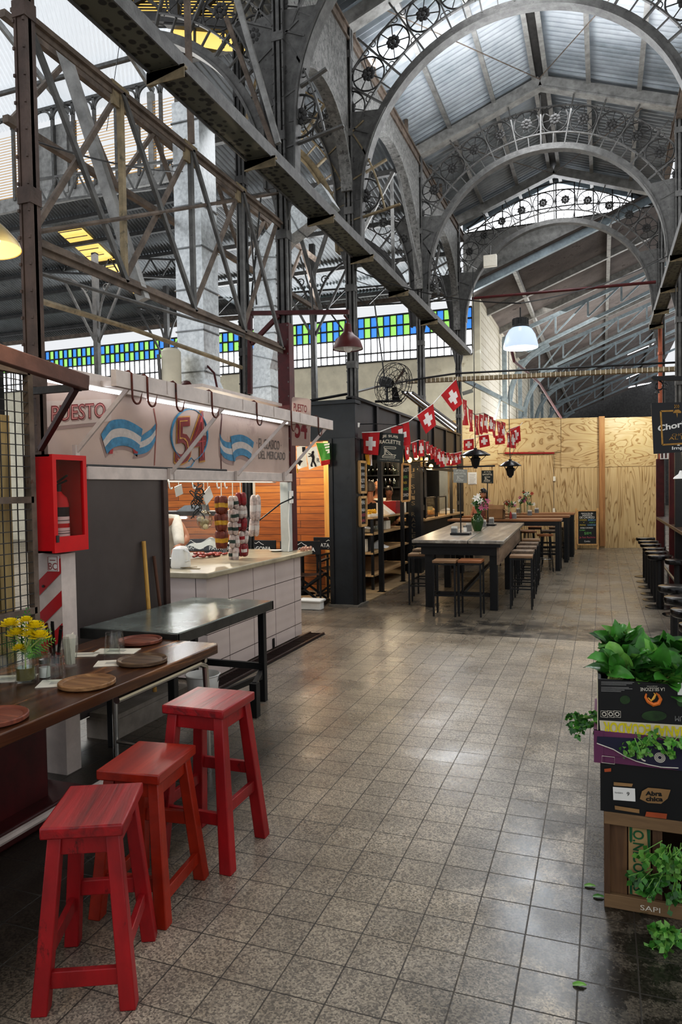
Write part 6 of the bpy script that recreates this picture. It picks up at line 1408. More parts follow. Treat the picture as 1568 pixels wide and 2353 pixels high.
for k, (x, y, rz, pi_, lb) in enumerate(((-1.9,8.98,.04,0,'front left square bar stool at the near end of the communal table'),(-1.585,9.05,.02,2,'front square bar stool with reddish seat at the near end of the communal table'),(-2.44,9.78,.1,0,'nearest square bar stool on the left side of the communal table'),(-2.56,10.55,.0,1,'second square bar stool on the left side of the communal table'),
    (-1.03,9.78,.05,0,'nearest square bar stool on the aisle side of the communal table'),(-1.08,10.5,.0,1,'second square bar stool on the aisle side of the communal table'),(-1.1,11.2,.06,1,'third square bar stool on the aisle side of the communal table'),(-1.14,11.95,0,1,'fourth square bar stool on the aisle side of the communal table'),(-1.18,12.75,.03,0,'farthest square bar stool on the aisle side of the communal table'))):
    put(protos[pi_], x, y, rz, lb)
# table goods
def napkin_box(x, y, z, label, group):
    t = thing('napkin_holder', label, 'napkin holder', (x,y,z), 0, group)
    b = MB(); b.box((x-.045,y-.035,z),(x+.045,y+.035,z+.012)); b.box((x-.045,y-.035,z+.012),(x+.045,y-.03,z+.09)); b.box((x-.045,y+.03,z+.012),(x+.045,y+.035,z+.09)); b.build('holder', M['steel'], t)
    b = MB()
    for i in range(5): b.box((x-.04+.017*i,y-.028,z+.013),(x-.027+.017*i,y+.028,z+.12))
    b.build('napkin', M['white'], t)
gt = 'napkin holders on the high tables'
for (px, py), lb in (((1045,1228),'white napkin holder at the near left of the communal table'),((1078,1219),'white napkin holder behind the salt jar on the communal table'),((1112,1210),'white napkin holder right of the green vase'),((1130,1203),'white napkin holder by the pole of the small black sign')):
    p = oz(px, py, .951); napkin_box(p.x, p.y, .951, lb, gt)
p = oz(1069,1222,.951); t = thing('salt_shaker', 'small salt jar on the communal table', 'shaker', p); b = MB(); b.lathe([(.001,0),(.03,0),(.03,.07),(.001,.07)], p, 12); b.build('jar', M['white'], t); b = MB(); b.lathe([(.028,.07),(.028,.1),(.001,.102)], p, 12); b.build('lid', M['steel'], t)
# lilies in a green vase
def flower_head(c, r, m, t, seed, n=6, name='lily'):
    r_ = random.Random(seed); b = MB(); ax = V((r_.uniform(-.6,.6), -1, r_.uniform(-.1,.7))).normalized(); u = ax.cross(V((0,0,1))).normalized(); v = u.cross(ax)
    for i in range(n):
        a = 2*PI*i/n; d = u*math.cos(a)+v*math.sin(a); s = u*-math.sin(a)+v*math.cos(a)
        b.add([c, c+d*r*.5+s*r*.24+ax*r*.25, c+d*r+ax*r*.15, c+d*r*.5-s*r*.24+ax*r*.25], [(0,1,2,3)])
    return b.build(name, m, t, smooth=False, recalc=False)
def leafy(b, p, c, ln, r_, n):
    for i in range(n):
        d = V((r_.uniform(-1,1), r_.uniform(-1,1), r_.uniform(-.4,.8))).normalized()*ln; s = d.cross(V((0,0,1))).normalized()*ln*.2; q = p.lerp(c, r_.uniform(.4,1))
        b.add([q, q+d*.5+s, q+d, q+d*.5-s], [(0,1,2,3)])
p = oz(1098,1220,.951); t = thing('lily_vase', 'dark green ceramic vase of white and pink lilies on the communal table', 'flowers', p); r_ = random.Random(12)
b = MB(); b.lathe([(.001,0),(.055,0),(.075,.05),(.098,.13),(.095,.19),(.06,.245),(.05,.26),(.058,.275),(.048,.27),(.045,.25)], p, 24); b.build('vase', mat('green_glaze', '#2c4a22', .15, 0, .35, 6), t)
heads = [((1094,1146),.07,0),((1105,1152),.065,0),((1090,1158),.06,0),((1100,1140),.055,0),((1112,1160),.06,1),((1120,1152),.06,1),((1106,1168),.055,1),((1118,1166),.05,1)]
b = MB()
for (q, r, c) in heads: b.tube([p+V((0,0,.22)), p+V((0,0,.3)), oy(*q, p.y+.02)], .006, 5)
b.build('stem', M['leaf'], t)
lilyw, lilyp = mat('lily_white', '#f0ebe4', .5, 0, .05), mat('lily_pink', '#c66f8c', .5, 0, .2, 12)
for k, (q, r, c) in enumerate(heads): flower_head(oy(*q, p.y-.04+.03*(k % 3)), r, (lilyw, lilyp)[c], t, k)
b = MB()
for k, (q, r, c) in enumerate(heads): leafy(b, p+V((0,0,.27)), oy(*q, p.y+.02), .1, r_, 14)
b.build('foliage', M['leaf'], t, smooth=False, recalc=False)
# ============================================================ HIGH WOODEN TABLES BEHIND
tw = wood('plank_top', '#6b4527', '#a5744a', .4, 'X', 2.5)
for k, (y, x1, d, lb) in enumerate(((14.15,-.74,.6,'first high timber table behind the communal table, with the cardboard box'),(15.75,-.66,.6,'second high timber table behind the communal table'),(17.0,-.6,.6,'third high timber table, nearest the plywood'))):
    t = thing('high_table', lb, 'table', (-1.8,y,0), 0, 'high timber tables'); z = (1.0,1.0,1.01)[k]
    b = MB(); b.box((-2.95,y,z-.045),(x1,y+d,z)); b.build('tabletop', tw, t, bevel=.006)
    b = MB(); b.box((-2.9,y+.03,z-.13),(x1-.05,y+.06,z-.046)); b.box((-2.9,y+d-.06,z-.13),(x1-.05,y+d-.03,z-.046)); b.build('apron', M['black'], t)
    for x in (-2.85,x1-.07):
        for yy in (y+.06,y+d-.06): b = MB(); b.box((x-.045,yy-.045,0),(x+.045,yy+.045,z-.046)); b.build('leg', M['black'], t)
    b = MB(); b.bar((x1-.07,y+.06,.3),(x1-.07,y+d-.06,.3),.04); b.bar((-2.85,y+d/2,.3),(x1-.07,y+d/2,.3),.04); b.build('footrest', M['black'], t)
def round_stool():
    t = thing('round_stool', 'x', 'stool', (0,0,0), 0, 'round hairpin stools at the high timber tables'); h = .72
    b = MB(); b.cyl((0,0,h-.035),.15,.035,24); b.build('seat', swood[2], t, world=False)
    for k in range(4):
        a = PI/4+k*PI/2; c, s = math.cos(a), math.sin(a)
        b = MB(); b.tube([(.1*c-.03*s,.1*s+.03*c,h-.036),(.17*c-.012*s,.17*s+.012*c,.02),(.175*c,.175*s,.008),(.17*c+.012*s,.17*s-.012*c,.02),(.1*c+.03*s,.1*s-.03*c,h-.036)], .007, 6); b.build('leg', M['black'], t, world=False)
    b = MB(); b.tube([(.145*math.cos(a),.145*math.sin(a),.25) for a in [2*PI*i/16 for i in range(16)]], .006, 5, closed=True); b.build('foot_ring', M['steel'], t, world=False)
    return t
rs_ = round_stool()
for k, (x, y, lb) in enumerate(((-1.03,14.02,'round wooden stool with hairpin legs at the end of the first timber table'),(-1.42,14.98,'round stool behind the first timber table beyond the communal table'))): put(rs_, x, y, .3, lb)
gs = 'square stools at the high timber tables'
for k, (x, y, lb) in enumerate(((-1.5,15.35,'square stool between the first and second timber tables, left'),(-1.05,15.4,'square stool between the first and second timber tables, right'),(-1.45,16.65,'square stool between the second and third timber tables, left'),(-.98,16.6,'square stool between the second and third timber tables, right'),(-1.88,15.0,'square stool behind the first timber table near the woman'))): put(protos[k % 3], x, y, .05*k, lb, gs)
mb = MB(); p0 = oy(1118,1190,14.45); p1 = oy(1160,1192,14.5)
card = bpy.data.materials['cardboard']
t = thing('cardboard_box', 'brown open cardboard box on the first timber table', 'box', (p0.x,14.3,1.0)); b = MB(); x0, x1 = p0.x, p1.x; b.box((x0,14.3,1.001),(x0+.008,14.62,1.19)); b.box((x1-.008,14.3,1.001),(x1,14.62,1.19)); b.box((x0,14.3,1.001),(x1,14.308,1.19)); b.box((x0,14.612,1.001),(x1,14.62,1.19)); b.box((x0,14.3,1.001),(x1,14.62,1.009)); b.build('carton', card, t, smooth=False)
b = MB(); b.add([(x0,14.62,1.19),(x1,14.62,1.19),(x1-.02,14.7,1.27),(x0+.02,14.7,1.27)],[(0,1,2,3)]); b.add([(x1,14.3,1.19),(x1,14.62,1.19),(x1+.07,14.6,1.15),(x1+.07,14.32,1.15)],[(0,1,2,3)]); b.build('flap', card, t, smooth=False)
def glass_vase(px, py, Y, z, hd, label, cols, seed):
    p = V(oy(px, py, Y)); p.z = z; t = thing('bud_vase', label, 'flowers', p, 0, 'bud vases on the timber tables'); r_ = random.Random(seed)
    b = MB(); b.lathe([(.001,0),(.04,0),(.042,.1),(.03,.2),(.033,.24),(.028,.2),(.036,.1),(.001,.01)], p, 14); b.build('vase', M['glass'], t)
    b = MB(); fb = MB(); hs = []
    for k in range(7):
        q = oy(hd[0]+r_.uniform(-14,14), hd[1]+r_.uniform(-16,14), Y+r_.uniform(-.06,.06)); hs.append(q); b.tube([p+V((0,0,.05)), p+V((0,0,.24)), q], .005, 4); leafy(fb, p+V((0,0,.25)), q, .08, r_, 10)
    b.build('stem', M['leaf'], t); fb.build('foliage', M['leaf'], t, smooth=False, recalc=False)
    for k, q in enumerate(hs): flower_head(q, .05, cols[k % len(cols)], t, seed*10+k, name='bloom')
lr = mat('bloom_red', '#b0332c', .6, 0, .2, 12)
glass_vase(1170,1186,14.6,1.0,(1172,1150),'bud vase with red and white flowers right of the cardboard box',[lr,lilyw,lilyp],21)
glass_vase(1196,1181,15.95,1.0,(1196,1148),'bud vase with white flowers in the middle of the timber tables',[lilyw,lilyp],22)
glass_vase(1213,1181,16.1,1.0,(1215,1146),'bud vase with dark red and white flowers, rightmost of the three',[lilyw,lr],23)
for k, (px, Y, z, lb) in enumerate(((1182,14.5,1.0,'white napkin holder on the first timber table beside the red flowers'),(1218,16.0,1.0,'white napkin holder on the second timber table'),(1234,17.2,1.01,'white napkin holder at the right on the third timber table'),(1192,17.2,1.01,'white napkin holder at the left on the third timber table'))):
    p = oy(px, 1180, Y); napkin_box(p.x, Y, z, lb, gt)
p = oy(1174,1184,14.4); mb = MB(); mb.lathe([(.001,0),(.025,0),(.025,.09),(.01,.12),(.01,.14),(.001,.14)], (p.x,14.4,1.0), 10); tag(mb.build('sauce_bottle', bpy.data.materials['till_red']), 'small red sauce bottle on the first timber table', 'bottle')
# ============================================================ PLYWOOD HOARDING
def ply(name, horiz):
    m, nt, b = nodes(name)
    tc = N(nt, 'ShaderNodeTexCoord'); mp = N(nt, 'ShaderNodeMapping'); L(nt, tc.outputs['Object'], mp.inputs[0])
    mp.inputs['Scale'].default_value = (.55,1,1.7) if horiz else (3.0,1,.24)
    wv = N(nt, 'ShaderNodeTexNoise', i_Scale=1.5, i_Detail=2.5, i_Distortion=.9); L(nt, mp.outputs[0], wv.inputs[0])
    mu = N(nt, 'ShaderNodeMath', operation='MULTIPLY'); mu.inputs[1].default_value = 10; L(nt, wv.outputs['Fac'], mu.inputs[0])
    fr = N(nt, 'ShaderNodeMath', operation='FRACT'); L(nt, mu.outputs[0], fr.inputs[0])
    cr = N(nt, 'ShaderNodeValToRGB'); L(nt, fr.outputs[0], cr.inputs[0]); e = cr.color_ramp.elements; e[0].color = lin('#bfa478'); e[1].color = lin('#a88a5c'); e[0].position = .0; x = e.new(.72); x.color = lin('#cbb388'); x = e.new(.93); x.color = lin('#8d6f45')
    vo = N(nt, 'ShaderNodeTexVoronoi', i_Scale=2.2); L(nt, tc.outputs['Object'], vo.inputs['Vector'])
    r2 = N(nt, 'ShaderNodeValToRGB'); L(nt, vo.outputs['Distance'], r2.inputs[0]); r2.color_ramp.elements[0].position = .03; r2.color_ramp.elements[1].position = .06
    mx = N(nt, 'ShaderNodeMix', data_type='RGBA'); L(nt, r2.outputs[0], mx.inputs['Factor']); mx.inputs['A'].default_value = lin('#5d3a1e'); L(nt, cr.outputs[0], mx.inputs['B'])
    L(nt, mx.outputs['Result'], b.inputs['Base Color']); b.inputs['Roughness'].default_value = .5; return m
plyV, plyH = ply('plywood_upright', False), ply('plywood_flat', True)
H0, H1 = V((-3.75,18.62,0)), V((1.34,19.92,0)); hd_ = (H1-H0).normalized(); hn = V((hd_.y,-hd_.x,0))
def hx(px, py): return opl(px, py, H0, hn)
def sheet(pxa, pxb, z0, z1, m, label, off=0.0, name='plywood_sheet'):
    a, c = hx(pxa,1150), hx(pxb,1150); a.z = c.z = 0; a += hn*off; c += hn*off; mb = MB(); mb.prism([a+V((0,0,z0)), c+V((0,0,z0)), c+V((0,0,z1)), a+V((0,0,z1))], -hn*.02)
    return tag(mb.build(name, m, smooth=False), label, 'plywood', 'plywood sheets of the hoarding')
zs = hx(1390,1073).z
mb = MB(); mb.prism([H0-hn*.03, H1-hn*.03, H1-hn*.03+V((0,0,3.36)), H0-hn*.03+V((0,0,3.36))], -hn*.04); struct(mb, 'wall_hoarding', plyH, 'plywood hoarding wall closing the end of the aisle', smooth=False)
sheet(1030,1204.5,0,2.2,plyV,'upright plywood sheet at the left behind the woman and the flowers')
sheet(1030,1145,2.2,3.42,plyH,'upper left plywood sheet behind the bunched flags')
sheet(1145,1290,hx(1200,1042).z+.02,3.42,plyH,'upper plywood sheet with a rough joint strip above the door shaped sheet')
sheet(1205.5,1272.5,.02,hx(1240,1046).z,plyV,'door shaped plywood sheet with a red strip along its top',.012)
sheet(1274,1388,0,zs-.01,plyV,'upright plywood sheet behind the chalkboard stand')
sheet(1291,1388,zs,3.4,plyH,'upper plywood sheet left of the timber batten')
sheet(1389,1512,0,zs-.01,plyV,'upright plywood sheet at the right with dark knots')
sheet(1389,1512,zs,3.38,plyH,'upper plywood sheet at the right, lit bright')
sheet(1272.6,1274,.0,zs,M['iron_rust'],'dark joint strip beside the door shaped plywood sheet',.0,'joint_strip')
mb = MB(); a = hx(1160,1041); b2 = hx(1274,1041); mb.bar(a+hn*.02, b2+hn*.02, .03, .04); tag(mb.build('red_rail', M['red_paint']), 'thin red rail above the door shaped plywood sheet', 'rail')
a = hx(1383.5,1150)+hn*.035; mb = MB(); mb.bar((a.x,a.y,.05),(a.x,a.y,3.42),.14,.045,up=hn); tag(mb.build('timber_batten', wood('batten_wood', '#8a5f36', '#b98a58', .6, 'Z', 3, .15)), 'rough upright timber batten on the plywood hoarding', 'batten')
mb = MB(); a, b2 = hx(1076,1113), hx(1096,1085); mb.add([a+hn*.012, V((b2.x,b2.y,a.z))+hn*.012, b2+hn*.012, V((a.x,a.y,b2.z))+hn*.012],[(0,1,2,3)]); 
for i in range(7):
    z = b2.z-.06-.04*i; mb.cur = 1; mb.bar(V((a.x,a.y,z))+hn*.014+hd_*.04, V((a.x,a.y,z))+hn*.014+hd_*(.2-.02*(i % 3)), .006, .002, up=hn)
tag(mb.build('paper_notice', [M['white'], M['iron']], smooth=False), 'white printed notice taped to the plywood behind the grey sign', 'paper')
for k, (px, py) in enumerate(((1274,1100),(1273,1173))):
    a = hx(px,py)+hn*.02; mb = MB(); mb.bar(a-V((0,0,.06)), a+V((0,0,.06)), .06, .03, up=hn); tag(mb.build('hasp', M['paper']), ('upper','lower')[k]+' pale hinge plate beside the door shaped plywood sheet', 'hinge', 'hinge plates on the plywood')
mb = MB(); a = hx(1240,960); b2 = hx(1500,955)
# ============================================================ RIGHT SIDE KIOSK
def post(px0, px1, Y, z1, m, label, d=.12):
    a, b2 = oy(px0,1150,Y), oy(px1,1150,Y); mb = MB(); mb.box((a.x,Y,0),(b2.x,Y+d,z1)); return tag(mb.build('kiosk_jamb', m, bevel=.004), label, 'post')
post(1509,1527,15.6,2.15,M['maroon'],'dark maroon jamb of the sausage kiosk at its far corner')
post(1539,1553,12.4,2.3,M['maroon'],'dark maroon jamb of the sausage kiosk nearer the bar counter')
post(1552,1600,11.6,2.4,M['black'],'black post of the sausage kiosk beside the maroon jamb')
mb = MB(); a = oy(1528,1150,15.0)
for i in range(42): z = .3+i*.045; mb.box((1.3,12.7,z),(1.318,15.55,z+.036))
tag(mb.build('roller_shutter', mat('shutter_white','#b5b2a8',.5,.2,.1), smooth=False), 'pale roller shutter between the maroon jambs', 'shutter')
t = thing('kiosk_sign_valance', 'short scalloped white and maroon valance over the far kiosk corner', 'valance', (1.2,15.5,2.15)); b = MB(); b.box((1.1,15.45,2.14),(1.5,15.58,2.28)); b.build('board', M['white'], t)
b = MB()
for i in range(6): b.box((1.11+i*.07,15.44,2.16),(1.14+i*.07,15.45,2.27))
b.build('stripe', M['maroon'], t)
t = thing('bar_counter', 'dark wooden bar counter top of the sausage kiosk with red and white front', 'counter', (1.2,11.5,0))
b = MB(); b.box((1.0,8.2,.95),(1.285,15.2,1.0)); b.build('counter_top', wood('bar_top','#33251c','#5e4838',.3,'Y',2), t, bevel=.005)
b = MB(); b.box((1.2,8.4,.02),(1.285,12.6,.949)); b.build('front_panel', M['white'], t)
b = MB()
for i in range(9): y = 8.6+i*.48; b.add([(1.196,y,.1),(1.196,y+.22,.1),(1.196,y+.3,.9),(1.196,y+.08,.9)],[(0,1,2,3)])
b.build('red_stripe', mat('stripe_red2','#b0333a',.5,0,.15), t, smooth=False)
for y in (9.5,12.6): b = MB(); b.box((1.06,y,0),(1.14,y+.08,.95)); b.build('leg', M['black'], t)
mb = MB(); mb.tube([(1.0,8.2,.22),(1.0,14.8,.22)],.022,8)
for y in (8.6,10.6,12.6,14.6): mb.tube([(1.0,y,0),(1.0,y,.22)],.016,6)
tag(mb.build('foot_rail', M['steel']), 'steel foot rail under the bar counter on the right', 'rail')
def pedestal_stool():
    t = thing('pedestal_stool', 'x', 'stool', (0,0,0), 0, 'black round bar stools along the right counter'); h = .7
    b = MB(); b.lathe([(.001,h-.06),(.14,h-.06),(.155,h-.05),(.16,h-.02),(.155,h-.004),(.145,h),(.001,h)], (0,0,0), 28); b.build('seat', M['black_gloss'], t, world=False)
    b = MB(); b.cyl((0,0,.015),.05,h-.076,16); b.build('pedestal', M['black'], t, world=False)
    b = MB(); b.lathe([(.001,0),(.19,0),(.19,.008),(.07,.02),(.001,.02)],(0,0,0),28); b.build('base', M['black_gloss'], t, world=False)
    return t
ps = pedestal_stool()
bs = ((1465,1235),(1468,1242),(1471,1249),(1477,1258),(1481,1266),(1485,1275),(1527,1285),(1510,1345),(1525,1370),(1542,1398),(1562,1432))
for k, q in enumerate(bs):
    p = oz(*q, .7); x = .72 if k < 6 else (.98 if k == 6 else .64); y = p.y
    lb = '%s black round bar stool from the plywood end of the row' % ORD[k] if k < 6 else ('black round bar stool set apart close under the bar counter', 'black round bar stool with its low seat shining, first of the near group', 'second black round bar stool of the near group', 'third black round bar stool of the near group, thick post', 'nearest black round bar stool at the right edge')[k-6]
    if k == 6: x = .89
    put(ps, x, y, 0, lb)
# hanging board on an iron bracket
t = thing('bracket_sign', 'black hanging board with gold frame and white script on the right', 'sign', (.8,8.5,2.3)); Ys = 8.5
u = lambda x, y, l=0: oy(x, y, Ys-l)
pts = [(1503,1043),(1640,1034),(1636,922),(1497,926)]
b = MB(); b.prism([u(*q) for q in pts], (0,.03,0)); b.build('panel', mat('sign_black','#0b0c10',.35,0,.2), t)
gold = mat('gold_paint','#a9803a',.45,.2,.2,20)
b = MB(); 
for a, c in (((1519,945),(1548,944)),((1519,945),(1523,1022)),((1523,1022),(1625,1016)),((1575,943),(1622,941)),((1622,941),(1625,1016))): b.bar(u(*a,.005), u(*c,.005), .018, .004, up=(0,1,0))
b.build('gold_frame', gold, t)
b = MB(); text_quad(b, 'Choripan', u(1513,996,.006), u(1610,978,.006), u(1608,958,.006), u(1512,978,.006), bold=.03); b.build('lettering', M['white'], t, smooth=False)
b = MB(); text_quad(b, 'CHORIPAN', u(1545,1003,.006), u(1605,999,.006), u(1605,993,.006), u(1545,997,.006)); text_quad(b, 'AL PAN', u(1538,1011,.006), u(1600,1007,.006), u(1600,1000,.006), u(1538,1004,.006)); b.build('lettering', gold, t, smooth=False)
b = MB(); text_quad(b, 'Imperial', u(1545,1036,.006), u(1605,1032,.006), u(1605,1023,.006), u(1545,1026,.006), bold=.02); b.poly([u(*q,.006) for q in ((1557,1024),(1563,1024),(1562,1019),(1558,1020))]); b.build('lettering', M['white'], t, smooth=False)
b = MB(); b.poly([u(*q,.006) for q in ((1547,949),(1552,942),(1560,941),(1566,945),(1566,949))]); b.poly([u(*q,.006) for q in ((1555,950),(1558,950),(1557,960))])
for i in range(3): b.tube([u(1551+4*i,938,.006), u(1553+4*i,934,.006), u(1551+4*i,930,.006)], .004, 4)
b.build('emblem', gold, t, smooth=False)
b = MB(); b.prism([u(*q) for q in ((1497,868),(1502,864),(1640,864),(1640,874),(1504,874))], (0,.05,0)); b.build('bracket_arm', M['black'], t)
b = MB()
for cx, cy, r, a0, a1 in ((1514,887,12,-1.5,4.6),(1530,886,8,1.2,7.0),(1512,902,5,2.,7.)):
    b.tube([u(cx+r*(1-.5*i/20)*math.cos(a0+(a1-a0)*i/20), cy+r*(1-.5*i/20)*math.sin(a0+(a1-a0)*i/20), -.02) for i in range(21)], .008, 5)
for x in (1512,1600): b.tube([u(x,874,-.02), u(x,926,-.01)], .006, 5)
b.build('scroll', M['black'], t)
# ============================================================ CRATES OF GREENS
t_y = 2.88; X0c, X1c, Y0c, Y1c = -.02, .55, 2.88, 3.3
cb = lambda n, c, c2=None: mat(n, c, .7, 0, .15, 7)
card2 = mat('carton_brown', '#96754c', .75, 0, .12, 8); cblack = mat('carton_black', '#101010', .55, 0, .2, 8, wear='#3a342e', wamt=.3, wscale=25)
def carton(name, label, x0, x1, y0, y1, z0, z1, m_out, dx=0, cut=None):
    t = thing(name, label, 'crate', ((x0+x1)/2,(y0+y1)/2,z0), 0, 'stacked crates of greens'); w = .012
    b = MB(); b.box((x0+w,y0+w,z0),(x1-w,y1-w,z0+.01)); b.build('bottom', card2, t)
    for lo, hi in (((x0,y0,z0),(x1,y0+w,z1)),((x0,y1-w,z0),(x1,y1,z1)),((x0,y0+w,z0),(x0+w,y1-w,z1)),((x1-w,y0+w,z0),(x1,y1-w,z1))):
        b = MB(); b.cur = 0; b.box(lo,hi); b.build('side_panel', m_out, t, smooth=False)
    return t
fc = lambda px, py, l=.002: oy(px, py, Y0c-l)
def ct(t, name, txt, q, m, bold=0.0, flip=False):
    b = MB(); Pq = [fc(*p, .003) for p in q]
    if flip: Pq = [Pq[2], Pq[3], Pq[0], Pq[1]]
    text_quad(b, txt, *Pq, bold=bold); return b.build(name, m, t, smooth=False)
# wooden crate at the bottom
t = thing('wooden_crate', 'rough wooden crate with green stencilled letters on the floor, bottom of the stack', 'crate', (.25,3.1,0), 0, 'stacked crates of greens')
cw = wood('crate_wood','#4a3220','#7d5c3c',.75,'Z',3,.25,'#654830'); cw2 = wood('crate_rail','#5d4630','#967854',.75,'X',3,.25)
x0 = .0
for a, c, z0, z1, yy in ((x0,.6,.0,.055,2.885),(x0,.6,.33,.38,2.885)):
    b = MB(); b.box((a,yy,z0),(c,yy+.02,z1)); b.build('rail', cw2, t, bevel=.003)
for a, c in ((x0+.01,.085),(.088,.165),(.175,.21),(.32,.45),(.46,.6)):
    b = MB(); b.box((a,2.908,.01),(c,2.92,.375)); b.build('slat', cw, t, bevel=.002)
b = MB(); b.box((x0,2.886,.0),(x0+.022,3.28,.38)); b.box((.58,2.886,0),(.6,3.28,.38)); b.box((x0,3.26,0),(.6,3.28,.38)); b.box((x0,2.92,0),(.6,3.27,.012)); b.build('frame', cw, t)
b = MB(); b.poly([(.09,2.904,.06),(.168,2.904,.06),(.168,2.904,.325),(.09,2.904,.325)]); b.build('printed_label', mat('crate_label','#a58b60',.75,0,.15,9), t, smooth=False)
cgreen = mat('stencil_green','#1f5a35',.7,0,.25,15)
b = MB(); text_quad(b, 'O.NICOLAS', (.105,2.902,.315), (.105,2.902,.075), (.145,2.902,.075), (.145,2.902,.315), bold=.02)
b.poly([(.093,2.902,.325),(.103,2.902,.325),(.103,2.902,.27),(.098,2.902,.262),(.093,2.902,.27)]); b.poly([(.155,2.902,.325),(.167,2.902,.325),(.167,2.902,.25),(.16,2.902,.24)]); b.poly([(.093,2.902,.12),(.1,2.902,.12),(.103,2.902,.06),(.093,2.902,.06)]); b.build('stencil', cgreen, t, smooth=False)
b = MB(); text_quad(b, 'SAPI', (.13,2.883,.015), (.20,2.883,.015), (.20,2.883,.035), (.13,2.883,.035)); b.build('chalk_mark', M['paper'], t, smooth=False)
# black carton
t = carton('fruit_carton', 'black fruit carton with brown leaf emblem and white sticker, second from the floor', -.012, .55, 2.885, 3.3, .381, .575, cblack)
b = MB(); b.poly([fc(*q) for q in ((1409,1808),(1460,1812),(1461,1842),(1410,1838))]); b.build('sticker', M['white'], t, smooth=False)
ct(t, 'sticker_print', '9', ((1441,1829),(1447,1829),(1447,1820),(1441,1820)), M['black']); ct(t, 'sticker_print', 'Verdulera', ((1413,1823),(1432,1824),(1432,1820),(1413,1819)), M['iron'])
b = MB(); b.poly([fc(*q) for q in ((1471,1836),(1476,1818),(1490,1810),(1515,1812),(1542,1815),(1535,1835),(1520,1847),(1490,1845))]); b.poly([fc(*q) for q in ((1411,1797),(1455,1801),(1453,1808),(1411,1805))]); b.poly([fc(*q) for q in ((1413,1851),(1470,1860),(1470,1869),(1414,1860))]); b.build('leaf_emblem', card2, t, smooth=False)
ct(t, 'lettering', 'Abra', ((1484,1828),(1522,1830),(1522,1818),(1484,1818)), M['black'], .04); ct(t, 'lettering', 'chica', ((1485,1841),(1524,1842),(1524,1831),(1485,1830)), M['black'], .04)
b = MB(); b.poly([fc(*q) for q in ((1389,1767),(1405,1765),(1405,1773),(1390,1774))]); b.poly([fc(*q) for q in ((1486,1865),(1534,1870),(1532,1882),(1483,1876))]); b.build('orange_patch', mat('patch_orange','#a8502a',.6), t, smooth=False)
b = MB()
for i in range(9): b.ball(V((.03+.06*i, 2.95+.05*(i % 2), .575)), .035, 8)
b.build('red_fruit', mat('red_fruit','#8e1a14',.35,0,.2), t)
# purple carton
t = carton('fruit_carton', 'low purple and navy fruit carton with a white wave line, third from the floor', -.035, .55, 2.87, 3.3, .606, .7, mat('carton_purple','#6b3358',.55,0,.12,8))
pn = lambda px, py: oy(px, py, 2.867)
b = MB(); b.poly([pn(*q) for q in ((1373,1692),(1568,1703),(1568,1772),(1520,1762),(1490,1756),(1460,1748),(1435,1736),(1410,1722),(1372,1708))]); b.build('navy_print', mat('carton_navy','#23213a',.55,0,.12), t, smooth=False)
b = MB(); b.tube([pn(*q) for q in ((1372,1708),(1410,1722),(1435,1737),(1462,1749),(1490,1757),(1520,1763),(1560,1765))], .002, 4); b.tube([pn(*q) for q in ((1384,1737),(1413,1740),(1413,1756),(1383,1752))], .001, 4, closed=True)
for r in (.018,.013,.008): b.tube([pn(1517,1741)+V((r*math.cos(a),0,r*math.sin(a))) for a in [2*PI*i/16 for i in range(16)]], .0016, 4, closed=True)
b.tube([pn(1484,1738)+V((.018*math.cos(a),0,.018*math.sin(a))) for a in [2*PI*i/16 for i in range(13)]], .003, 4); b.build('white_print', M['paper'], t, smooth=False)
b = MB(); b.box((-.035,2.868,.575),(-.0,2.88,.7)); b.box((-.012,2.874,.577),(.55,3.29,.604)); b.build('side_flap', bpy.data.materials['carton_purple'], t)
# banana carton, printed upside down
t = carton('banana_carton', 'black banana carton printed upside down with yellow letters, top of the stack', -.02, .55, 2.875, 3.3, .702, .9, cblack)
pn = lambda px, py, l=.003: oy(px, py, 2.875-l)
b = MB(); b.poly([pn(*q,.002) for q in ((1378,1655),(1600,1668),(1600,1703),(1381,1687))]); b.box((-.022,2.874,.70),(-.019,3.29,.9)); b.build('cream_band', mat('carton_cream','#cfc7ac',.6,0,.06), t, smooth=False)
cy_ = mat('carton_yellow','#d2c41c',.5,0,.06)
def ut(txt, q, m, bold=0.0):
    b = MB(); Pq = [pn(*p, .004) for p in q]; text_quad(b, txt, Pq[2], Pq[3], Pq[0], Pq[1], bold=bold); b.build('lettering', m, t, smooth=False)
ut('BANANAS ECUADOR', ((1387,1685),(1612,1697),(1612,1673),(1387,1658)), cy_, .03)
ut('LA SELEZIONE', ((1472,1588),(1528,1588),(1528,1580),(1472,1580)), M['paper']); ut('ARGENTINA', ((1487,1578),(1512,1578),(1512,1576),(1487,1576)), M['paper'])
ut('PREMIUM', ((1552,1657),(1612,1660),(1612,1648),(1552,1645)), M['iron_light'])
b = MB()
for i, (y0, x1) in enumerate(((1567,1458),(1570,1454),(1573,1440),(1579,1446),(1582,1454),(1585,1436),(1588,1428))): b.bar(pn(1382,y0), pn(x1,y0+1), .0018, .001, up=(0,1,0))
b.build('fine_print', M['iron_light'], t, smooth=False)
b = MB()
for i in range(3):
    c = pn(1389+15*i,1641); b.tube([c+V((sx*.012,0,sz_*.012)) for sx, sz_ in ((-1,-1),(1,-1),(1,1),(-1,1))], .001, 4, closed=True); b.tube([c+V((.007*math.cos(a),0,.007*math.sin(a))) for a in [2*PI*j/10 for j in range(10)]], .0015, 4, closed=True)
b.build('carton_symbol', M['paper'], t, smooth=False)
org = [mat('flame_orange','#d9772a',.5,0,.2,30), mat('flame_yellow','#e5b04a',.5)]
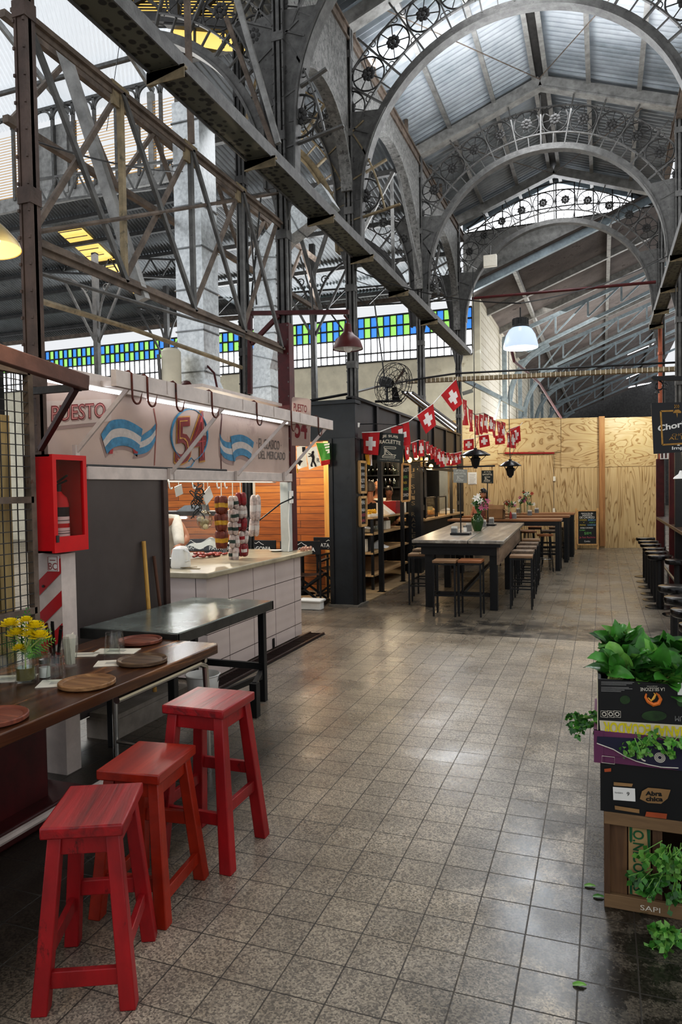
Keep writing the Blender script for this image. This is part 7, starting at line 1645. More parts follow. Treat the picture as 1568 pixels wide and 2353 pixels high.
b = MB(); b.tube([pn(*q,.004) for q in ((1486,1594),(1484,1602),(1490,1612),(1502,1619),(1514,1616),(1519,1606),(1514,1597),(1508,1592))], .006, 6, rs=[.003,.005,.007,.008,.008,.007,.005,.002]); b.build('flame_emblem', org[0], t)
b = MB(); b.tube([pn(*q,.006) for q in ((1490,1603),(1497,1610),(1503,1604),(1507,1596),(1503,1592))], .004, 6, rs=[.002,.004,.005,.004,.001]); b.build('flame_emblem', org[1], t)
def hole(cx, cy, rx, ry, m):
    b = MB(); b.poly([pn(cx+rx*math.cos(a), cy+ry*math.sin(a), .0025) for a in [2*PI*i/20 for i in range(20)]]); b.build('hand_hole', m, t, smooth=False)
gdeep = mat('green_in_hole','#26401d',.5,0,.4,25)
hole(1437,1608,12,10,gdeep); hole(1504,1645,29,12,gdeep); hole(1566,1612,10,12,gdeep)
b = MB(); b.poly([pn(*q) for q in ((1558,1569),(1600,1571),(1600,1599),(1558,1597))]); b.build('sticker', M['white'], t, smooth=False)
# --- greens
leafm = [mat('spinach_dark','#2c5e24',.3,0,.35,14), mat('spinach','#44822f',.3,0,.35,14), mat('spinach_light','#6fa347',.35,0,.3,14)]
def leaf(mb, base, tip, w, curl, nrm, r_):
    base, tip = V(base), V(tip); d = tip-base; s = d.cross(nrm).normalized(); up = s.cross(d).normalized(); n = 6; k = len(mb.v)
    for i in range(n+1):
        f = i/n; c = base+d*f+up*curl*math.sin(PI*f*.9); ww = w*max(0,math.sin(PI*min(1,(.06+.94*f)**.8)))**.65*(1 if f < 1 else 0)+.001
        rf = .15*ww*math.sin(f*17+r_.random())
        mb.v += [c-s*ww+up*(ww*.35+rf), c-s*ww*.5+up*ww*.08, c, c+s*ww*.5+up*ww*.08, c+s*ww+up*(ww*.35-rf)]
    for i in range(n):
        for j in range(4): mb.f.append([k+i*5+j, k+i*5+j+1, k+(i+1)*5+j+1, k+(i+1)*5+j]); mb.m.append(mb.cur)
def spinach(label, foot, head, spread, seed, n=26, w=.026):
    n = int(n*1.5)
    r_ = random.Random(seed); foot, head = V(foot), V(head); t = thing('spinach_bunch', label, 'spinach', foot, 0, 'spinach bunches in the banana carton'); ax = head-foot
    st = MB(); lv = [MB(), MB(), MB()]
    for i in range(n):
        off = V((r_.uniform(-1,1), r_.uniform(-1,1), r_.uniform(-.3,1)))*spread; b0 = foot+off*.22; b1 = foot+ax*.5+off*.7; b2 = head+off
        st.tube([b0, foot+ax*.25+off*.4, b1], .0035, 5, rs=[.005,.004,.002])
        dr = (ax.normalized()*.5+V((r_.uniform(-1,1),r_.uniform(-1,.8),r_.uniform(-.35,.45)))).normalized(); leaf(lv[r_.choice((0,1,1,2))], b1, b1+dr*r_.uniform(.08,.13), w*r_.uniform(.9,1.3), .022*r_.uniform(-.6,1.2), V((r_.uniform(-.7,.7),-.5+r_.uniform(-.5,.3),1)), r_)
    st.build('stem', M['stem'], t)
    for m_, q in zip(leafm, lv):
        if q.v: q.build('leaves', m_, t, recalc=False)
    return t
for foot, head, sp, sd, n_, lb in (((.03,2.94,.865),(.09,3.04,.93),.06,31,26,'spinach bunch with pale cut stems showing at the left front of the carton'),((.05,3.18,.87),(.07,3.24,1.0),.055,32,26,'spinach bunch rising highest at the back left corner of the carton'),
    ((.12,3.0,.86),(.20,3.0,.93),.075,33,32,'spinach bunch lying across the middle of the carton'),((.18,3.2,.87),(.28,3.18,.95),.075,34,30,'spinach bunch at the back middle of the carton'),((.2,2.97,.86),(.29,2.95,.90),.07,35,30,'spinach bunch with large flat leaves hanging over the front edge'),((.36,3.08,.87),(.43,3.05,.95),.08,36,30,'spinach bunch at the right edge of the carton')): spinach(lb, foot, head, sp, sd, n_, .028)
def sprig(label, name, base, dirs, seed, n=10, ln=.09, w=.018, m=(0,1), group='parsley and celery tops in the crates'):
    r_ = random.Random(seed); t = thing(name, label, 'herbs', base, 0, group); st = MB(); lv = MB(); lv2 = MB()
    for k in range(n):
        d = V(dirs)+V((r_.uniform(-1,1),r_.uniform(-1,1)*.6,r_.uniform(-1,1)))*.5; d = d.normalized()*ln*r_.uniform(.6,1.2); b0 = V(base)+V((r_.uniform(-1,1)*.05,r_.uniform(-1,1)*.02,r_.uniform(-1,1)*.02)); e = b0+d; st.tube([b0,b0+d*.6,e],.002,4)
        for j in range(9):
            q = b0.lerp(e, r_.uniform(.4,1.0)); v = (d.normalized()*.5+V((r_.uniform(-1,1),r_.uniform(-1,1),r_.uniform(-1,1)))).normalized()*w*r_.uniform(1.,2.); s = v.cross(V((0,-1,.2))).normalized()*w*.55
            (lv if j % 2 else lv2).add([q, q+v*.45+s, q+v*.75+s*.5, q+v, q+v*.75-s*.5, q+v*.45-s], [(0,1,2,3,4,5)])
    st.build('stem', M['leaf_pale'], t); lv.build('leaves', leafm[m[0]], t, smooth=False, recalc=False); lv2.build('leaves', leafm[m[1]], t, smooth=False, recalc=False)
sprig('feathery celery leaves sticking out at the left of the purple carton', 'celery_top', (-.03,2.98,.70), (-1,-.1,-.15), 41, 18, .085, .014)
sprig('parsley spilling over the purple carton under the banana carton', 'parsley_bunch', (.12,2.875,.69), (.1,-.3,-.6), 42, 16, .07, .016, (1,2))
sprig('parsley at the right of the purple carton under the banana carton', 'parsley_bunch', (.24,2.875,.69), (.1,-.3,-.35), 43, 14, .06, .016, (1,2))
sprig('celery leaves hanging out of the wooden crate, upper cluster', 'celery_top', (.25,2.88,.28), (-.3,-.4,-.5), 44, 18, .1, .02, (1,2))
sprig('celery leaves hanging out of the wooden crate, lower cluster', 'celery_top', (.22,2.88,.17), (-.4,-.3,-.6), 45, 16, .1, .02, (0,1))
sprig('loose celery leaves lying on the floor in front of the wooden crate', 'celery_top', (.24,2.74,.03), (-.5,-.7,-.05), 46, 16, .1, .02, (1,2))
for k, (px, py, lb) in enumerate(((1357,2037,'small yellow green leaf scrap on the floor left of the crate'),(1377,2062,'dark flat leaf on the floor beside the crate corner'),(1484,2098,'thin green leaf scrap in front of the wooden crate'),(1333,2265,'tiny green scrap on the dark floor near the bottom'))):
    p = oz(px, py, .002); mb = MB(); leaf(mb, p-V((.022,.004,0)), p+V((.022,.006,.002)), .011, .002, V((0,0,1)), random.Random(k)); tag(mb.build('fallen_leaf', leafm[2-k % 3], recalc=False), lb, 'leaf', 'fallen leaves on the floor')
# ============================================================ OVERHEAD STEEL, DUCTS, LAMPS, CABLES
GX = -3.4
t = thing('lattice_girder', 'long lattice girder with crossing diagonals between the near column and the butcher stall', 'girder', (GX,5.4,3.2))
y0, y1, zb, zt = 3.5, 7.35, 3.25, 4.66
for z in (zb, zt):
    b = MB(); b.box((GX-.035,y0,z-.012),(GX+.035,y1,z+.012)); b.box((GX-.006,y0,z-.05),(GX+.006,y1,z+.05)); b.build('chord', M['iron_rust'], t, smooth=False)
ys = [3.56, 4.52, 5.49, 6.42, 7.3]
for i, y in enumerate(ys[1:4]):
    b = MB(); b.bar((GX,y,zb),(GX,y,zt),.04,.04,up=(0,1,0)); b.build('vertical', M['iron_tan'] if i == 0 else M['iron'], t, smooth=False)
for i in range(4):
    b = MB(); b.bar((GX+.02,ys[i],zt),(GX+.02,ys[i+1],zb),.04,.03,up=(1,0,0)); b.build('diagonal', M['iron'], t, smooth=False)
    b = MB(); b.bar((GX-.02,ys[i],zb),(GX-.02,ys[i+1],zt),.036,.03,up=(1,0,0)); b.build('diagonal', M['iron_rust'], t, smooth=False)
for y in ys[1:4]:
    b = MB(); b.box((GX-.012,y-.1,zt-.12),(GX+.012,y+.1,zt+.06)); b.build('gusset_plate', M['iron_tan'], t, smooth=False)
t = thing('lattice_girder', 'second thinner lattice girder running parallel behind the first', 'girder', (-4.6,6,4.8))
for z in (4.75, 5.6):
    b = MB(); b.box((-4.63,4.6,z-.03),(-4.57,11.5,z+.03)); b.build('chord', M['iron_rust'], t, smooth=False)
for i in range(10):
    y = 4.65+.68*i; b = MB(); b.bar((-4.6,y,4.75+(.85 if i % 2 else 0)),(-4.6,y+.68,4.75+(0 if i % 2 else .85)),.04,up=(1,0,0)); b.build('diagonal', M['iron_rust'], t, smooth=False)
# perforated box beam / cable walkway
def perf():
    m, nt, b = nodes('perforated_plate')
    tc = N(nt, 'ShaderNodeTexCoord'); vo = N(nt, 'ShaderNodeTexVoronoi', i_Scale=14.0, i_Randomness=.6); L(nt, tc.outputs['Object'], vo.inputs['Vector'])
    cr = N(nt, 'ShaderNodeValToRGB'); L(nt, vo.outputs['Distance'], cr.inputs[0]); e = cr.color_ramp.elements; e[0].position = .36; e[1].position = .46; e[0].color = lin('#16150f'); e[1].color = lin('#56564a')
    L(nt, cr.outputs[0], b.inputs['Base Color']); b.inputs['Roughness'].default_value = .6; b.inputs['Metallic'].default_value = .2
    bp = N(nt, 'ShaderNodeBump', i_Strength=.6, i_Distance=.01); L(nt, cr.outputs[0], bp.inputs['Height']); L(nt, bp.outputs[0], b.inputs['Normal']); return m
pf = perf()
def walkway(x, w, y0, y1, z, n, label, br):
    t = thing('cable_walkway', label, 'walkway', (x,(y0+y1)/2,z))
    b = MB(); b.box((x-w/2,y0,z),(x+w/2,y1,z+.012)); b.build('perforated_plate', pf, t, smooth=False)
    b = MB(); b.box((x-w/2-.012,y0,z-.02),(x-w/2,y1,z+.1)); b.box((x+w/2,y0,z-.02),(x+w/2+.012,y1,z+.1)); b.build('edge_angle', M['iron'], t, smooth=False)
    for y in br:
        b = MB(); b.prism([(x-w/2-.03,y,z-.1),(x+w/2+.05,y,z-.03),(x+w/2+.05,y,z-.012),(x-w/2-.03,y,z-.012)],(0,.05,0)); b.box((x-w/2-.03,y,z-.11),(x+w/2+.05,y+.008,z-.01)); b.build('bracket', M['iron_tan'], t, smooth=False)
walkway(-3.16, .26, 2.6, 17.6, 4.93, 8, 'long perforated steel walkway plate running back along the left columns', (4.75, 6.35, 7.95, 9.5, 11.4, 13.6))
walkway(1.12, .2, 10.5, 17.6, 5.15, 4, 'short perforated walkway plate on brackets along the right columns', (12.0, 13.9, 15.6, 17.0))
# galvanised ducts
def duct(label, path, w, d, seams=.32):
    t = thing('steel_duct', label, 'duct', path[0], 0, 'galvanised ducts over the butcher stall')
    pts = [V(p) for p in path]
    b = MB(); n = len(pts); rings = []
    for i, p in enumerate(pts):
        dr = (pts[min(i+1,n-1)]-pts[max(i-1,0)]).normalized(); sx = V((0,1,0)).cross(dr).normalized(); k = 1/max(.5, abs((pts[min(i+1,n-1)]-p).normalized().dot(dr)) if i < n-1 else 1)
        rings.append([p+sx*w/2*k*i1+V((0,d/2*j1,0)) for i1, j1 in ((-1,-1),(1,-1),(1,1),(-1,1))])
    b.v = sum(rings, []); b.f = [[i*4+j,i*4+(j+1) % 4,(i+1)*4+(j+1) % 4,(i+1)*4+j] for i in range(n-1) for j in range(4)] + [[0,1,2,3],[4*n-4,4*n-3,4*n-2,4*n-1]]; b.m = [0]*len(b.f)
    b.build('casing', M['galv'], t, smooth=False)
    for i in range(n-1):
        L_ = (pts[i+1]-pts[i]).length; dr = (pts[i+1]-pts[i]).normalized(); sx = V((0,1,0)).cross(dr).normalized(); m_ = max(1, int(L_/seams))
        for j in range(m_):
            q = pts[i]+dr*(j+.5)*L_/m_; b = MB(); e = .008
            c = [q+sx*(w/2+e)*a+V((0,(d/2+e)*c_,0)) for a, c_ in ((-1,-1),(1,-1),(1,1),(-1,1))]
            for a in range(4): b.bar(c[a], c[(a+1) % 4], .02, .012, up=dr)
            b.build('seam', M['steel'], t, smooth=False)
    return t
Yd = 7.0
p0, p1 = oy(459,885,Yd), oy(450,330,Yd)
duct('tall straight steel duct rising through the roof behind the butcher stall', [(p0.x,Yd,2.75),(p0.x,Yd,p1.z+.4)], .34, .34, .42)
p = oy(473,900,Yd); mb = MB(); mb.prism([(p0.x-.17,Yd-.18,2.62),(p0.x+.3,Yd-.18,2.62),(p0.x+.17,Yd-.18,2.9),(p0.x-.17,Yd-.18,2.9)],(0,.36,0)); tag(mb.build('duct_hood', M['galv']), 'wide metal hood at the foot of the straight duct', 'hood')
Ye = 8.4
e = lambda x, y: oy(x, y, Ye)
t = duct('bent steel duct with an elbow leaning right between the columns', [e(612,935), e(607,850), e(618,800), e(619,620), e(625,575), e(655,535), e(712,492), e(760,452)], .30, .28, .3)
# heater tank and sign boards on the stall roof
t = thing('water_tank', 'cream upright water heater on the roof of the butcher stall', 'tank', oy(395,880,6.6)); p = oy(395,885,6.6); b = MB(); b.lathe([(.001,0),(.1,0),(.105,.02),(.105,.36),(.08,.39),(.001,.4)], p, 20); b.build('tank', M['cream'], t); b = MB(); b.tube([p+V((-.1,-.06,0)), p+V((-.12,-.06,.33))], .02, 8); b.tube([p+V((-.07,-.1,.02)), p+V((-.07,-.11,.3))], .008, 6); b.build('pipe', M['iron'], t)
mb = MB(); mb.box((-4.6,5.6,2.6),(-3.4,7.3,2.63)); tag(mb.build('stall_roof_sheet', M['white_paint']), 'flat pale roof sheet of the butcher stall behind the sign', 'roof sheet')
# red pendant lamps
def shade(px, py, Y, r, label, up, m='maroon_enamel', h=.24):
    if 'maroon_enamel' not in M: M['maroon_enamel'] = mat('maroon_enamel', '#54201d', .35, 0, .15, 8)
    p = oy(px, py, Y); t = thing('enamel_lamp', label, 'lamp', p, 0, 'dark red enamel lamps')
    b = MB(); b.lathe([(r,0),(r*.98,.02),(r*.8,h*.38),(r*.45,h*.55),(r*.3,h*.66),(r*.22,h*.95),(r*.1,h),(.001,h)], p, 24); b.build('shade', M[m], t)
    b = MB(); b.lathe([(r*.93,.012),(r*.76,h*.36),(r*.4,h*.5),(.001,h*.5)], p, 24); b.build('reflector', M['white'], t)
    b = MB(); b.ball(p+V((0,0,.03)), r*.32, 8, (1,1,1.2)); b.build('bulb', M['white'], t)
    b = MB(); b.tube([V(q) for q in up], .012, 6); b.build('arm', M['maroon'], t)
    return p
a = oy(800,803,7.4)
shade(800,803,7.4,.17,'dark red enamel lamp hanging from the red bracket in front of the column',[a+V((0,0,.24)),a+V((0,0,.33)),a+V((-.04,0,.38))],h=.29)
p1 = oy(436,893,6.9); shade(436,893,6.9,.12,'dark red enamel lamp on a curved arm above the butcher sign',[p1+V((0,0,.17)),p1+V((.02,0,.22)),p1+V((.08,0,.26)),p1+V((.22,0,.25)),p1+V((.32,0,.15)),p1+V((.36,0,-.05))],h=.18)
t = thing('red_bracket_frame', 'dark red steel bracket frame above the butcher stall', 'bracket', oy(575,900,7.32))
for q0, q1 in (((575,905),(575,718)),((570,720),(802,717)),((578,790),(642,724))):
    b = MB(); b.bar(oy(*q0,7.34), oy(*q1,7.34), .045, .045, up=(0,1,0)); b.build('bar', M['maroon'], t)
# bright bell pendant
p = oy(1197,800,8.5); t = thing('bell_pendant', 'bright ribbed glass bell lamp hanging in the aisle', 'lamp', p)
rg = mat('ribbed_glass','#cfe0f2',.2,0,.0,5,emit='#bcd6f5',estr=.55)
b = MB(); n = 40
for r, z in ((.195,0),(.198,.015),(.185,.08),(.165,.15),(.13,.21),(.085,.245)):
    for j in range(n): a = 2*PI*j/n; rr_ = r*(1+.012*(-1)**j); b.v.append(p+V((rr_*math.cos(a),rr_*math.sin(a),z)))
for i in range(5):
    for j in range(n): b.f.append([i*n+j,i*n+(j+1) % n,(i+1)*n+(j+1) % n,(i+1)*n+j]); b.m.append(0)
b.build('bell_shade', rg, t)
b = MB(); b.lathe([(.1,.235),(.1,.25),(.085,.27),(.085,.34),(.001,.345)], p, 16)
for j in range(10): a = 2*PI*j/10; b.box((p.x+.085*math.cos(a)-.008,p.y+.085*math.sin(a)-.008,p.z+.26),(p.x+.085*math.cos(a)+.008,p.y+.085*math.sin(a)+.008,p.z+.34))
b.build('cap', M['iron_dark'], t); b = MB(); b.tube([p+V((0,0,.34)),p+V((0,0,.42)),p+V((0,0,.47))], .008, 6); b.build('hanger', M['black'], t)
b = MB(); b.ball(p+V((0,0,.13)), .05, 8, (1,1,1.3)); b.build('bulb', M['fluor'], t)
# warm lamp at the left edge
p = V(oy(-14,575,2.6)); t = thing('cream_pendant', 'cream enamel lamp glowing warm yellow at the left edge', 'lamp', p)
wl_ = mat('warm_inner','#f0c870',.5,0,0,emit='#ffcf70',estr=1.1)
hm = Matrix.Translation(p) @ Matrix.Rotation(-.12,4,'Y')
b = MB(); b.lathe([(.122,0),(.115,.03),(.075,.09),(.04,.13),(.03,.17),(.001,.18)], (0,0,0), 28); b.v = [hm @ q for q in b.v]; b.build('shade', mat('cream_enamel','#8f8262',.35,0,.1), t)
b = MB(); b.lathe([(.119,.003),(.11,.03),(.07,.085),(.001,.1)], (0,0,0), 28); b.v = [hm @ q for q in b.v]; b.build('inner', wl_, t)
b = MB(); b.ball(p+V((0,0,.05)), .03, 8); b.build('bulb', M['bulb'], t); b = MB(); b.tube([p+V((.02,0,.17)), p+V((.02,0,1.8))], .006, 5); b.build('flex', M['black'], t)
# black umbrella heaters
for k, (px, py, Y, r, lb, topy) in enumerate(((1093,1047,12.0,.255,'near black dish heater hanging above the communal table',960),(1173,1071,13.5,.207,'far black dish heater hanging right of the flags',1000))):
    p = oy(px, py, Y); t = thing('dish_heater', lb, 'heater', p, 0, 'hanging black dish heaters')
    b = MB(); b.lathe([(r,0),(r*.99,.012),(r*.6,.07),(r*.25,.1),(.03,.11),(.03,.13),(.001,.13)], p, 28); b.build('dish', M['black_gloss'], t)
    b = MB(); b.lathe([(.03,-.2),(.06,-.17),(.075,-.09),(.09,-.05),(.06,-.03),(.05,.06)], p, 16); b.lathe([(.001,-.22),(.035,-.215),(.03,-.2)], p, 12); b.build('burner', M['black'], t)
    for j in range(3): a = j*2.1+.4; b = MB(); b.tube([p+V((.08*math.cos(a),.08*math.sin(a),-.09)), p+V((r*.8*math.cos(a),r*.8*math.sin(a),.02))], .006, 5); b.build('stay', M['black'], t)
    q = oy(px-2, topy, Y); b = MB(); b.tube([p+V((0,0,.12)), q, V((q.x,q.y,q.z+2.5-k*.6))], .007, 5); b.tube([p+V((0,0,.13)), p+V((.07,0,.3)), p+V((.02,0,.55))], .004, 5); b.build('hanger', M['black'], t)
# fan on the kiosk roof
c = oy(905,884,10.35); t = thing('industrial_fan', 'large black wire cage fan on the roof of the kiosk', 'fan', (c.x,c.y,2.97))
ax = V((.72,-.42,-.30)).normalized(); u_ = ax.cross(V((0,0,1))).normalized(); v_ = u_.cross(ax)
R_ = .33; b = MB()
for rr_, o in ((R_,0),(R_*.98,.06),(R_*.75,.085),(R_*.5,.1),(R_*.25,.11),(R_*.98,-.06),(R_*.75,-.085),(R_*.4,-.1)):
    b.tube([c+ax*o+(u_*math.cos(a)+v_*math.sin(a))*rr_ for a in [2*PI*i/28 for i in range(28)]], .005, 4, closed=True)
for i in range(20):
    a = 2*PI*i/20; d = u_*math.cos(a)+v_*math.sin(a)
    for s in (-1,1): b.tube([c+ax*.11*s+d*R_*.1, c+ax*.09*s+d*R_*.6, c+ax*.06*s+d*R_*.97, c+d*R_], .003, 4)
b.build('cage', M['black'], t)
for i in range(3):
    a = 2*PI*i/3; d = u_*math.cos(a)+v_*math.sin(a); s = ax.cross(d); b = MB(); b.add([c+d*.04-s*.03-ax*.02, c+d*R_*.85-s*.07-ax*.03, c+d*R_*.88+s*.05+ax*.03, c+d*.04+s*.03+ax*.02],[(0,1,2,3)]); b.build('blade', M['black'], t, smooth=False)
b = MB(); b.tube([c+ax*-.05, c-ax*.12, c-ax*.26, c-ax*.27], .08, 14, rs=[.06,.08,.078,.05]); b.build('motor', M['black'], t)
b = MB(); b.tube([c-ax*.16, c-ax*.16-V((0,0,.12)), V((c.x-.12,c.y+.05,2.97))], .02, 6); b.tube([V((c.x-.3,c.y,2.98)), V((c.x+.1,c.y+.1,2.98))], .02, 6); b.build('stand', M['black'], t)
# cable tray across the aisle and conduits
t = thing('cable_tray', 'pale ribbed cable tray crossing the aisle below the trusses', 'cable tray', oy(1100,868,14.1))
a, b2 = oy(935,877,14.1), oy(1600,846,14.1)
b = MB(); b.bar(a, b2, .18, .07); b.build('tray', M['iron_tan'], t, smooth=False)
for i in range(60): q = a.lerp(b2, i/60); b = MB(); b.box((q.x-.006,q.y-.1,q.z-.045),(q.x+.006,q.y-.085,q.z+.045)); b.build('rib', M['paper'], t, smooth=False)
def cable(pts, r, label, m='black', name='cable', g=None): 
    mb = MB(); mb.tube([V(p) for p in pts], r, 5); return tag(mb.build(name, M[m]), label, 'cable', g)
cable([oy(690,925,9.62), oy(800,905,9.95), oy(862,890,12.3), oy(955,872,13.8), oy(1050,858,14), oy(1570,832,14.05)], .02, 'black cable bundle running along the columns to the cable tray')
def sag(p, q, s, n=10): 
    p, q = V(p), V(q); return [p.lerp(q, i/n)-V((0,0,s*4*(i/n)*(1-i/n))) for i in range(n+1)]
pend = V((p.x,p.y,p.z)); pl = oy(1197,697,8.5)
cable(sag(oy(812,618,9.75), pl, .12) , .008, 'thin black cable from the column to the bright bell lamp')
cable(sag(pl, oy(1535,588,13.9), .1), .008, 'thin black cable rising from the bell lamp to the right column')
cable(sag(oy(808,642,9.75), oy(1054,690,17.8), .1), .008, 'thin cable between the column and the farthest left column')
cable([oy(68,536,3.5), oy(640,444,7.4)], .016, 'straight iron tie bar from the near column to the stall column', 'iron_rust', 'tie_bar')
cable([oy(90,628,3.5), oy(560,768,6.4), oy(562,900,6.6)], .014, 'conduit sloping down beside the lattice girder', 'iron', 'conduit')
cable([oy(85,690,3.6), oy(300,755,5.2), oy(556,845,6.6)], .022, 'grey conduit along the foot of the lattice girder', 'iron_tan', 'conduit')
cable(sag(oy(60,318,3.5), oy(420,395,6.3), .05), .007, 'twin thin cable crossing in front of the louvre wall')
cable(sag(oy(78,400,3.5), oy(95,760,3.6), .0), .006, 'thin cable hanging beside the near column')
cable(sag(oy(290,0,6.3), oy(245,300,6.3), .0), .004, 'thin wire dropping in front of the bright roof')
for k, (a, b2, Y) in enumerate((((570,445),(590,700),8),((600,450),(575,720),8.2),((545,445),(548,700),8.1),((715,610),(725,900),9.2),((690,590),(722,700),9.3),((860,690),(890,910),10.5),((745,700),(790,760),9.4))):
    cable([oy(*a,Y), oy(*b2,Y+.1)], .012, '%s thin hanging rod from the left behind the columns' % ORD[k], 'iron_dark', 'hanging_rod', 'hanging rods behind the columns')
# struts fanning from the columns to the side arches
k = 0
for (a, b2, Y, w, m) in (((545,0),(640,330),7.0,.06,'iron_light'),((520,40),(650,400),7.2,.05,'iron_rust'),((430,0),(440,330),6.2,.055,'iron_rust'),((905,395),(820,560),11.0,.05,'iron'),((915,400),(965,640),12.2,.045,'iron'),((900,395),(905,640),11.5,.05,'iron'),((715,650),(760,510),9.5,.05,'iron'),((690,540),(740,720),9.3,.05,'iron'),((990,560),(1010,690),15.5,.05,'iron'),((1010,570),(985,700),15.6,.05,'iron'),((140,100),(330,690),4.6,.085,'iron_light')):
    mb = MB(); mb.bar(oy(*a,Y), oy(*b2,Y+.15), w, w*.8, up=(0,1,0)); tag(mb.build('brace_strut', M[m], smooth=False), '%s slanting brace strut among the left columns' % ORD[k], 'strut', 'slanting brace struts'); k += 1
# lattice beams under the dark left roof
for k, (a, b2, Y, h_) in enumerate((((60,470),(420,425),13.5,.55),((100,625),(420,640),17,.5),((420,730),(1040,690),18.5,.5))):
    A_, B_ = oy(*a,Y), oy(*b2,Y); t = thing('lattice_beam', '%s shallow lattice beam under the dark left roof' % ORD[k], 'beam', A_, 0, 'shallow lattice beams'); n = 14
    for dz in (0, h_): b = MB(); b.bar(A_+V((0,0,dz)), B_+V((0,0,dz)), .07, .05); b.build('chord', M['iron_dark' if k else 'iron'], t, smooth=False)
    for i in range(n): b = MB(); b.bar(A_.lerp(B_,i/n)+V((0,0,h_*(i % 2))), A_.lerp(B_,(i+1)/n)+V((0,0,h_*((i+1) % 2))), .035); b.build('diagonal', M['iron_dark' if k else 'iron'], t, smooth=False)
# columns in front of the coloured windows with scrolled heads
for k, (px, Y) in enumerate(((727,15.5),(232,14.0),(392,17.0))):
    a = oy(px, 1100, Y); t = thing('window_column', '%s slim column with scrolled head before the coloured windows, from the nave' % ORD[k], 'column', (a.x,Y,0), 0, 'slim columns before the windows')
    b = MB(); b.box((a.x-.06,Y-.06,0),(a.x+.06,Y+.06,7.4)); b.build('shaft', M['iron_dark'], t)
    for s in (-1,1):
        b = MB(); b.tube([V((a.x+s*(.06+.9*(1-math.cos(q))),Y,5.6+1.3*math.sin(q))) for q in [PI/2*i/10 for i in range(11)]], .03, 6); b.tube([V((a.x+s*(.3+.1*math.cos(q)*(1-q/12)),Y,6.55+.1*math.sin(q)*(1-q/12))) for q in [i*.6 for i in range(14)]], .016, 5); b.build('scroll_bracket', M['iron_dark'], t)
        b = MB(); b.bar((a.x,Y,5.2),(a.x+s*.95,Y,6.9),.05); b.build('brace', M['iron_dark'], t, smooth=False)
t = thing('roof_hatch', 'slanting glazed roof hatch with black bars on the roof of the kiosk', 'skylight', oy(985,945,12.5))
hq = [oy(925,900,11.0), oy(1042,992,14.6), oy(1052,980,14.6), oy(948,902,11.2)]
b = MB(); b.poly(hq); b.build('pane', M['pane_white'], t, smooth=False)
for f in (0,.45,1): b = MB(); b.bar(hq[0].lerp(hq[3],f), hq[1].lerp(hq[2],f), .035); b.build('bar', M['black'], t, smooth=False)
p = oy(1566,1100,9.5); t = thing('shaded_lamp', 'small white shaded lamp inside the kiosk at the right edge', 'lamp', p); b = MB(); b.lathe([(.09,0),(.08,.02),(.03,.06),(.015,.1),(.001,.1)], p, 18); b.build('shade', M['white'], t); b = MB(); b.tube([p+V((0,0,.1)), p+V((0,0,.9))], .005, 5); b.build('flex', M['black'], t)
# security camera and brackets
p = oy(1085,898,15.0); t = thing('security_camera', 'small grey security camera by the far flags', 'camera', p); b = MB(); b.bar(p, p+V((-.16,-.12,-.06)), .09, .08); b.build('housing', M['steel'], t); b = MB(); b.tube([p+V((0,0,.03)), p+V((.08,.02,.15))], .012, 6); b.build('arm', M['iron'], t)
t = thing('steel_bracket_beam', 'pale grey bracket beam between the white wall and the plywood', 'beam', oy(1130,905,18)); b = MB(); b.bar(oy(1058,868,17.8), oy(1205,942,18.6), .1, .1); b.build('arm', M['truss_blue'], t); b = MB(); b.bar(oy(1150,918,18.2), oy(1138,965,18.2), .05); b.build('prop', M['truss_blue'], t)
cable([oy(1175,800,19.5), oy(1182,830,19.5), oy(1240,880,22), oy(1290,960,24)], .04, 'dark red pipe bending down along the white block wall', 'maroon', 'red_pipe')
mb = MB()
for i in range(10): mb.bar(oy(1545+3*i,880,12), oy(1568+3*i,840,12), .01)
p = oy(1127,600,17.6); t = thing('flood_lamp', 'square pale flood lamp under the farthest arch', 'lamp', p); b = MB(); b.box(p-V((.16,.06,.14)), p+V((.16,.06,.14))); b.build('housing', M['paper'], t, bevel=.01); b = MB(); b.tube([p+V((0,0,.14)), p+V((.0,.1,.4))], .02, 6); b.build('stem', M['iron'], t)
# ============================================================ LIGHT
w = bpy.data.worlds.new('daylight'); scene.world = w; w.use_nodes = True
bg = w.node_tree.nodes['Background']; bg.inputs[0].default_value = (.93, .96, 1.0, 1); bg.inputs[1].default_value = .8
def lamp(kind, loc, energy, color=(1,1,1), size=.3, rot=None, size_y=None, spread=None):
    l = bpy.data.lights.new('lamp_' + kind.lower(), kind); l.energy = energy; l.color = color
    if kind == 'AREA':
        l.size = size
        if size_y: l.shape = 'RECTANGLE'; l.size_y = size_y
    elif kind in ('POINT', 'SPOT'): l.shadow_soft_size = size
    o = bpy.data.objects.new('lamp', l); COL.objects.link(o); o.location = loc
    if rot: o.rotation_euler = rot
    return o
scene.view_settings.view_transform = 'Standard'; scene.view_settings.look = 'None'; scene.view_settings.exposure = 0.1; scene.view_settings.use_curve_mapping = True
cm = scene.view_settings.curve_mapping; cv = cm.curves[3]
for px, py in ((.02,.016),(.08,.073),(.2,.21),(.5,.57)): cv.points.new(px, py)
cm.update()
scene.cycles.max_bounces = 6; scene.cycles.diffuse_bounces = 2; scene.cycles.glossy_bounces = 3; scene.cycles.transmission_bounces = 4; scene.cycles.transparent_max_bounces = 12
scene.cycles.use_adaptive_sampling = True; scene.cycles.adaptive_threshold = .05; scene.cycles.adaptive_min_samples = 16
scene.cycles.use_denoising = True; scene.cycles.caustics_reflective = False; scene.cycles.caustics_refractive = False
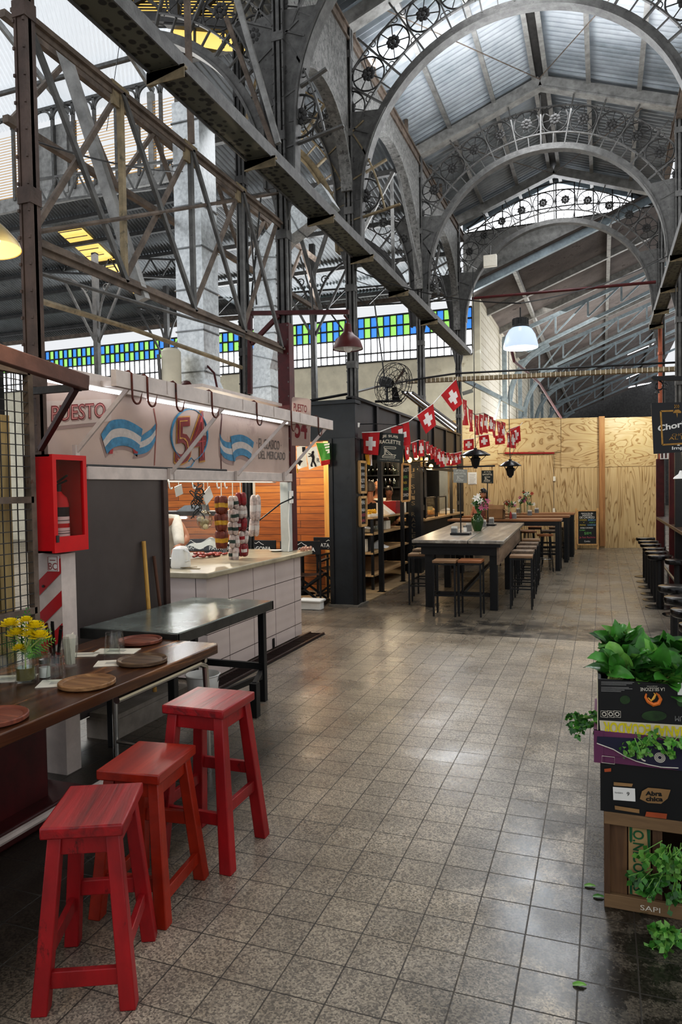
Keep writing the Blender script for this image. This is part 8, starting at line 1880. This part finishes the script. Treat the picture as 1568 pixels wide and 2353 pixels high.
scene.cycles.sample_clamp_indirect = 4.0

UPR = (PI, 0, 0)
def aim(d): return V(d).to_track_quat('-Z', 'Y').to_euler()
# daylight through the eave slots onto the roof sheets
lamp('AREA', (XL+.25, 11, 8.25), 230, (.93,.96,1), .12, aim((.6,0,1)), 14)
lamp('AREA', (XR-.25, 11, 8.25), 230, (.93,.96,1), .12, aim((-.6,0,1)), 14)
# unseen area lamps added to brighten the nave, both halls and back wall
lamp('AREA', (-1.05, 12, 8.6), 260, (.95,.97,1), 1.2, aim((0,0,-1)), 11)
lamp('AREA', (-10, 11, 8.0), 800, (1,.97,.92), 8, aim((.25,-.1,-1)), 6)
lamp('AREA', (-9, 19.4, 6.0), 650, (.95,.98,1), 12, aim((.1,-1,-.25)), 1.2)
lamp('AREA', (.5, 24, 6.8), 260, (1,.97,.93), 5, aim((-.3,0,-1)), 10)
# lamps of the stalls and pendants, and an added pair brightening the hoarding
lamp('AREA', (1.0, 18.6, 3.6), 24, (1,.92,.75), .5, aim((-.35,1,-.55)), .5)
lamp('AREA', (-2.6, 17.6, 3.3), 18, (1,.88,.7), .5, aim((.1,1,-.4)), .5)
lamp('POINT', (-4.3, 6.4, 2.3), 40, (1,.93,.82), .15)
lamp('POINT', (-5.4, 9.4, 2.3), 55, (1,.85,.64), .15)
lamp('POINT', (-4.3, 9.9, 2.35), 30, (1,.82,.56), .12)
lamp('POINT', (-4.2, 11.6, 2.2), 45, (1,.8,.52), .12)
lamp('POINT', (-4.3, 14.0, 2.3), 45, (1,.8,.52), .12)
lamp('POINT', (-3.6, 15.2, 1.95), 22, (1,.72,.4), .1)
lamp('POINT', (-.89, 8.5, 3.1), 30, (.9,.95,1), .18)
lamp('POINT', (-2.45, 2.55, 2.7), 10, (1,.82,.5), .08)
lamp('AREA', (.3, 27, 4.2), 420, (1,.97,.93), 4, aim((-.1,-.1,1)), 16)  # unseen fill added to light the far hall roof from below
lamp('POINT', (1.7, 10.5, 2.2), 25, (1,.85,.6), .15)
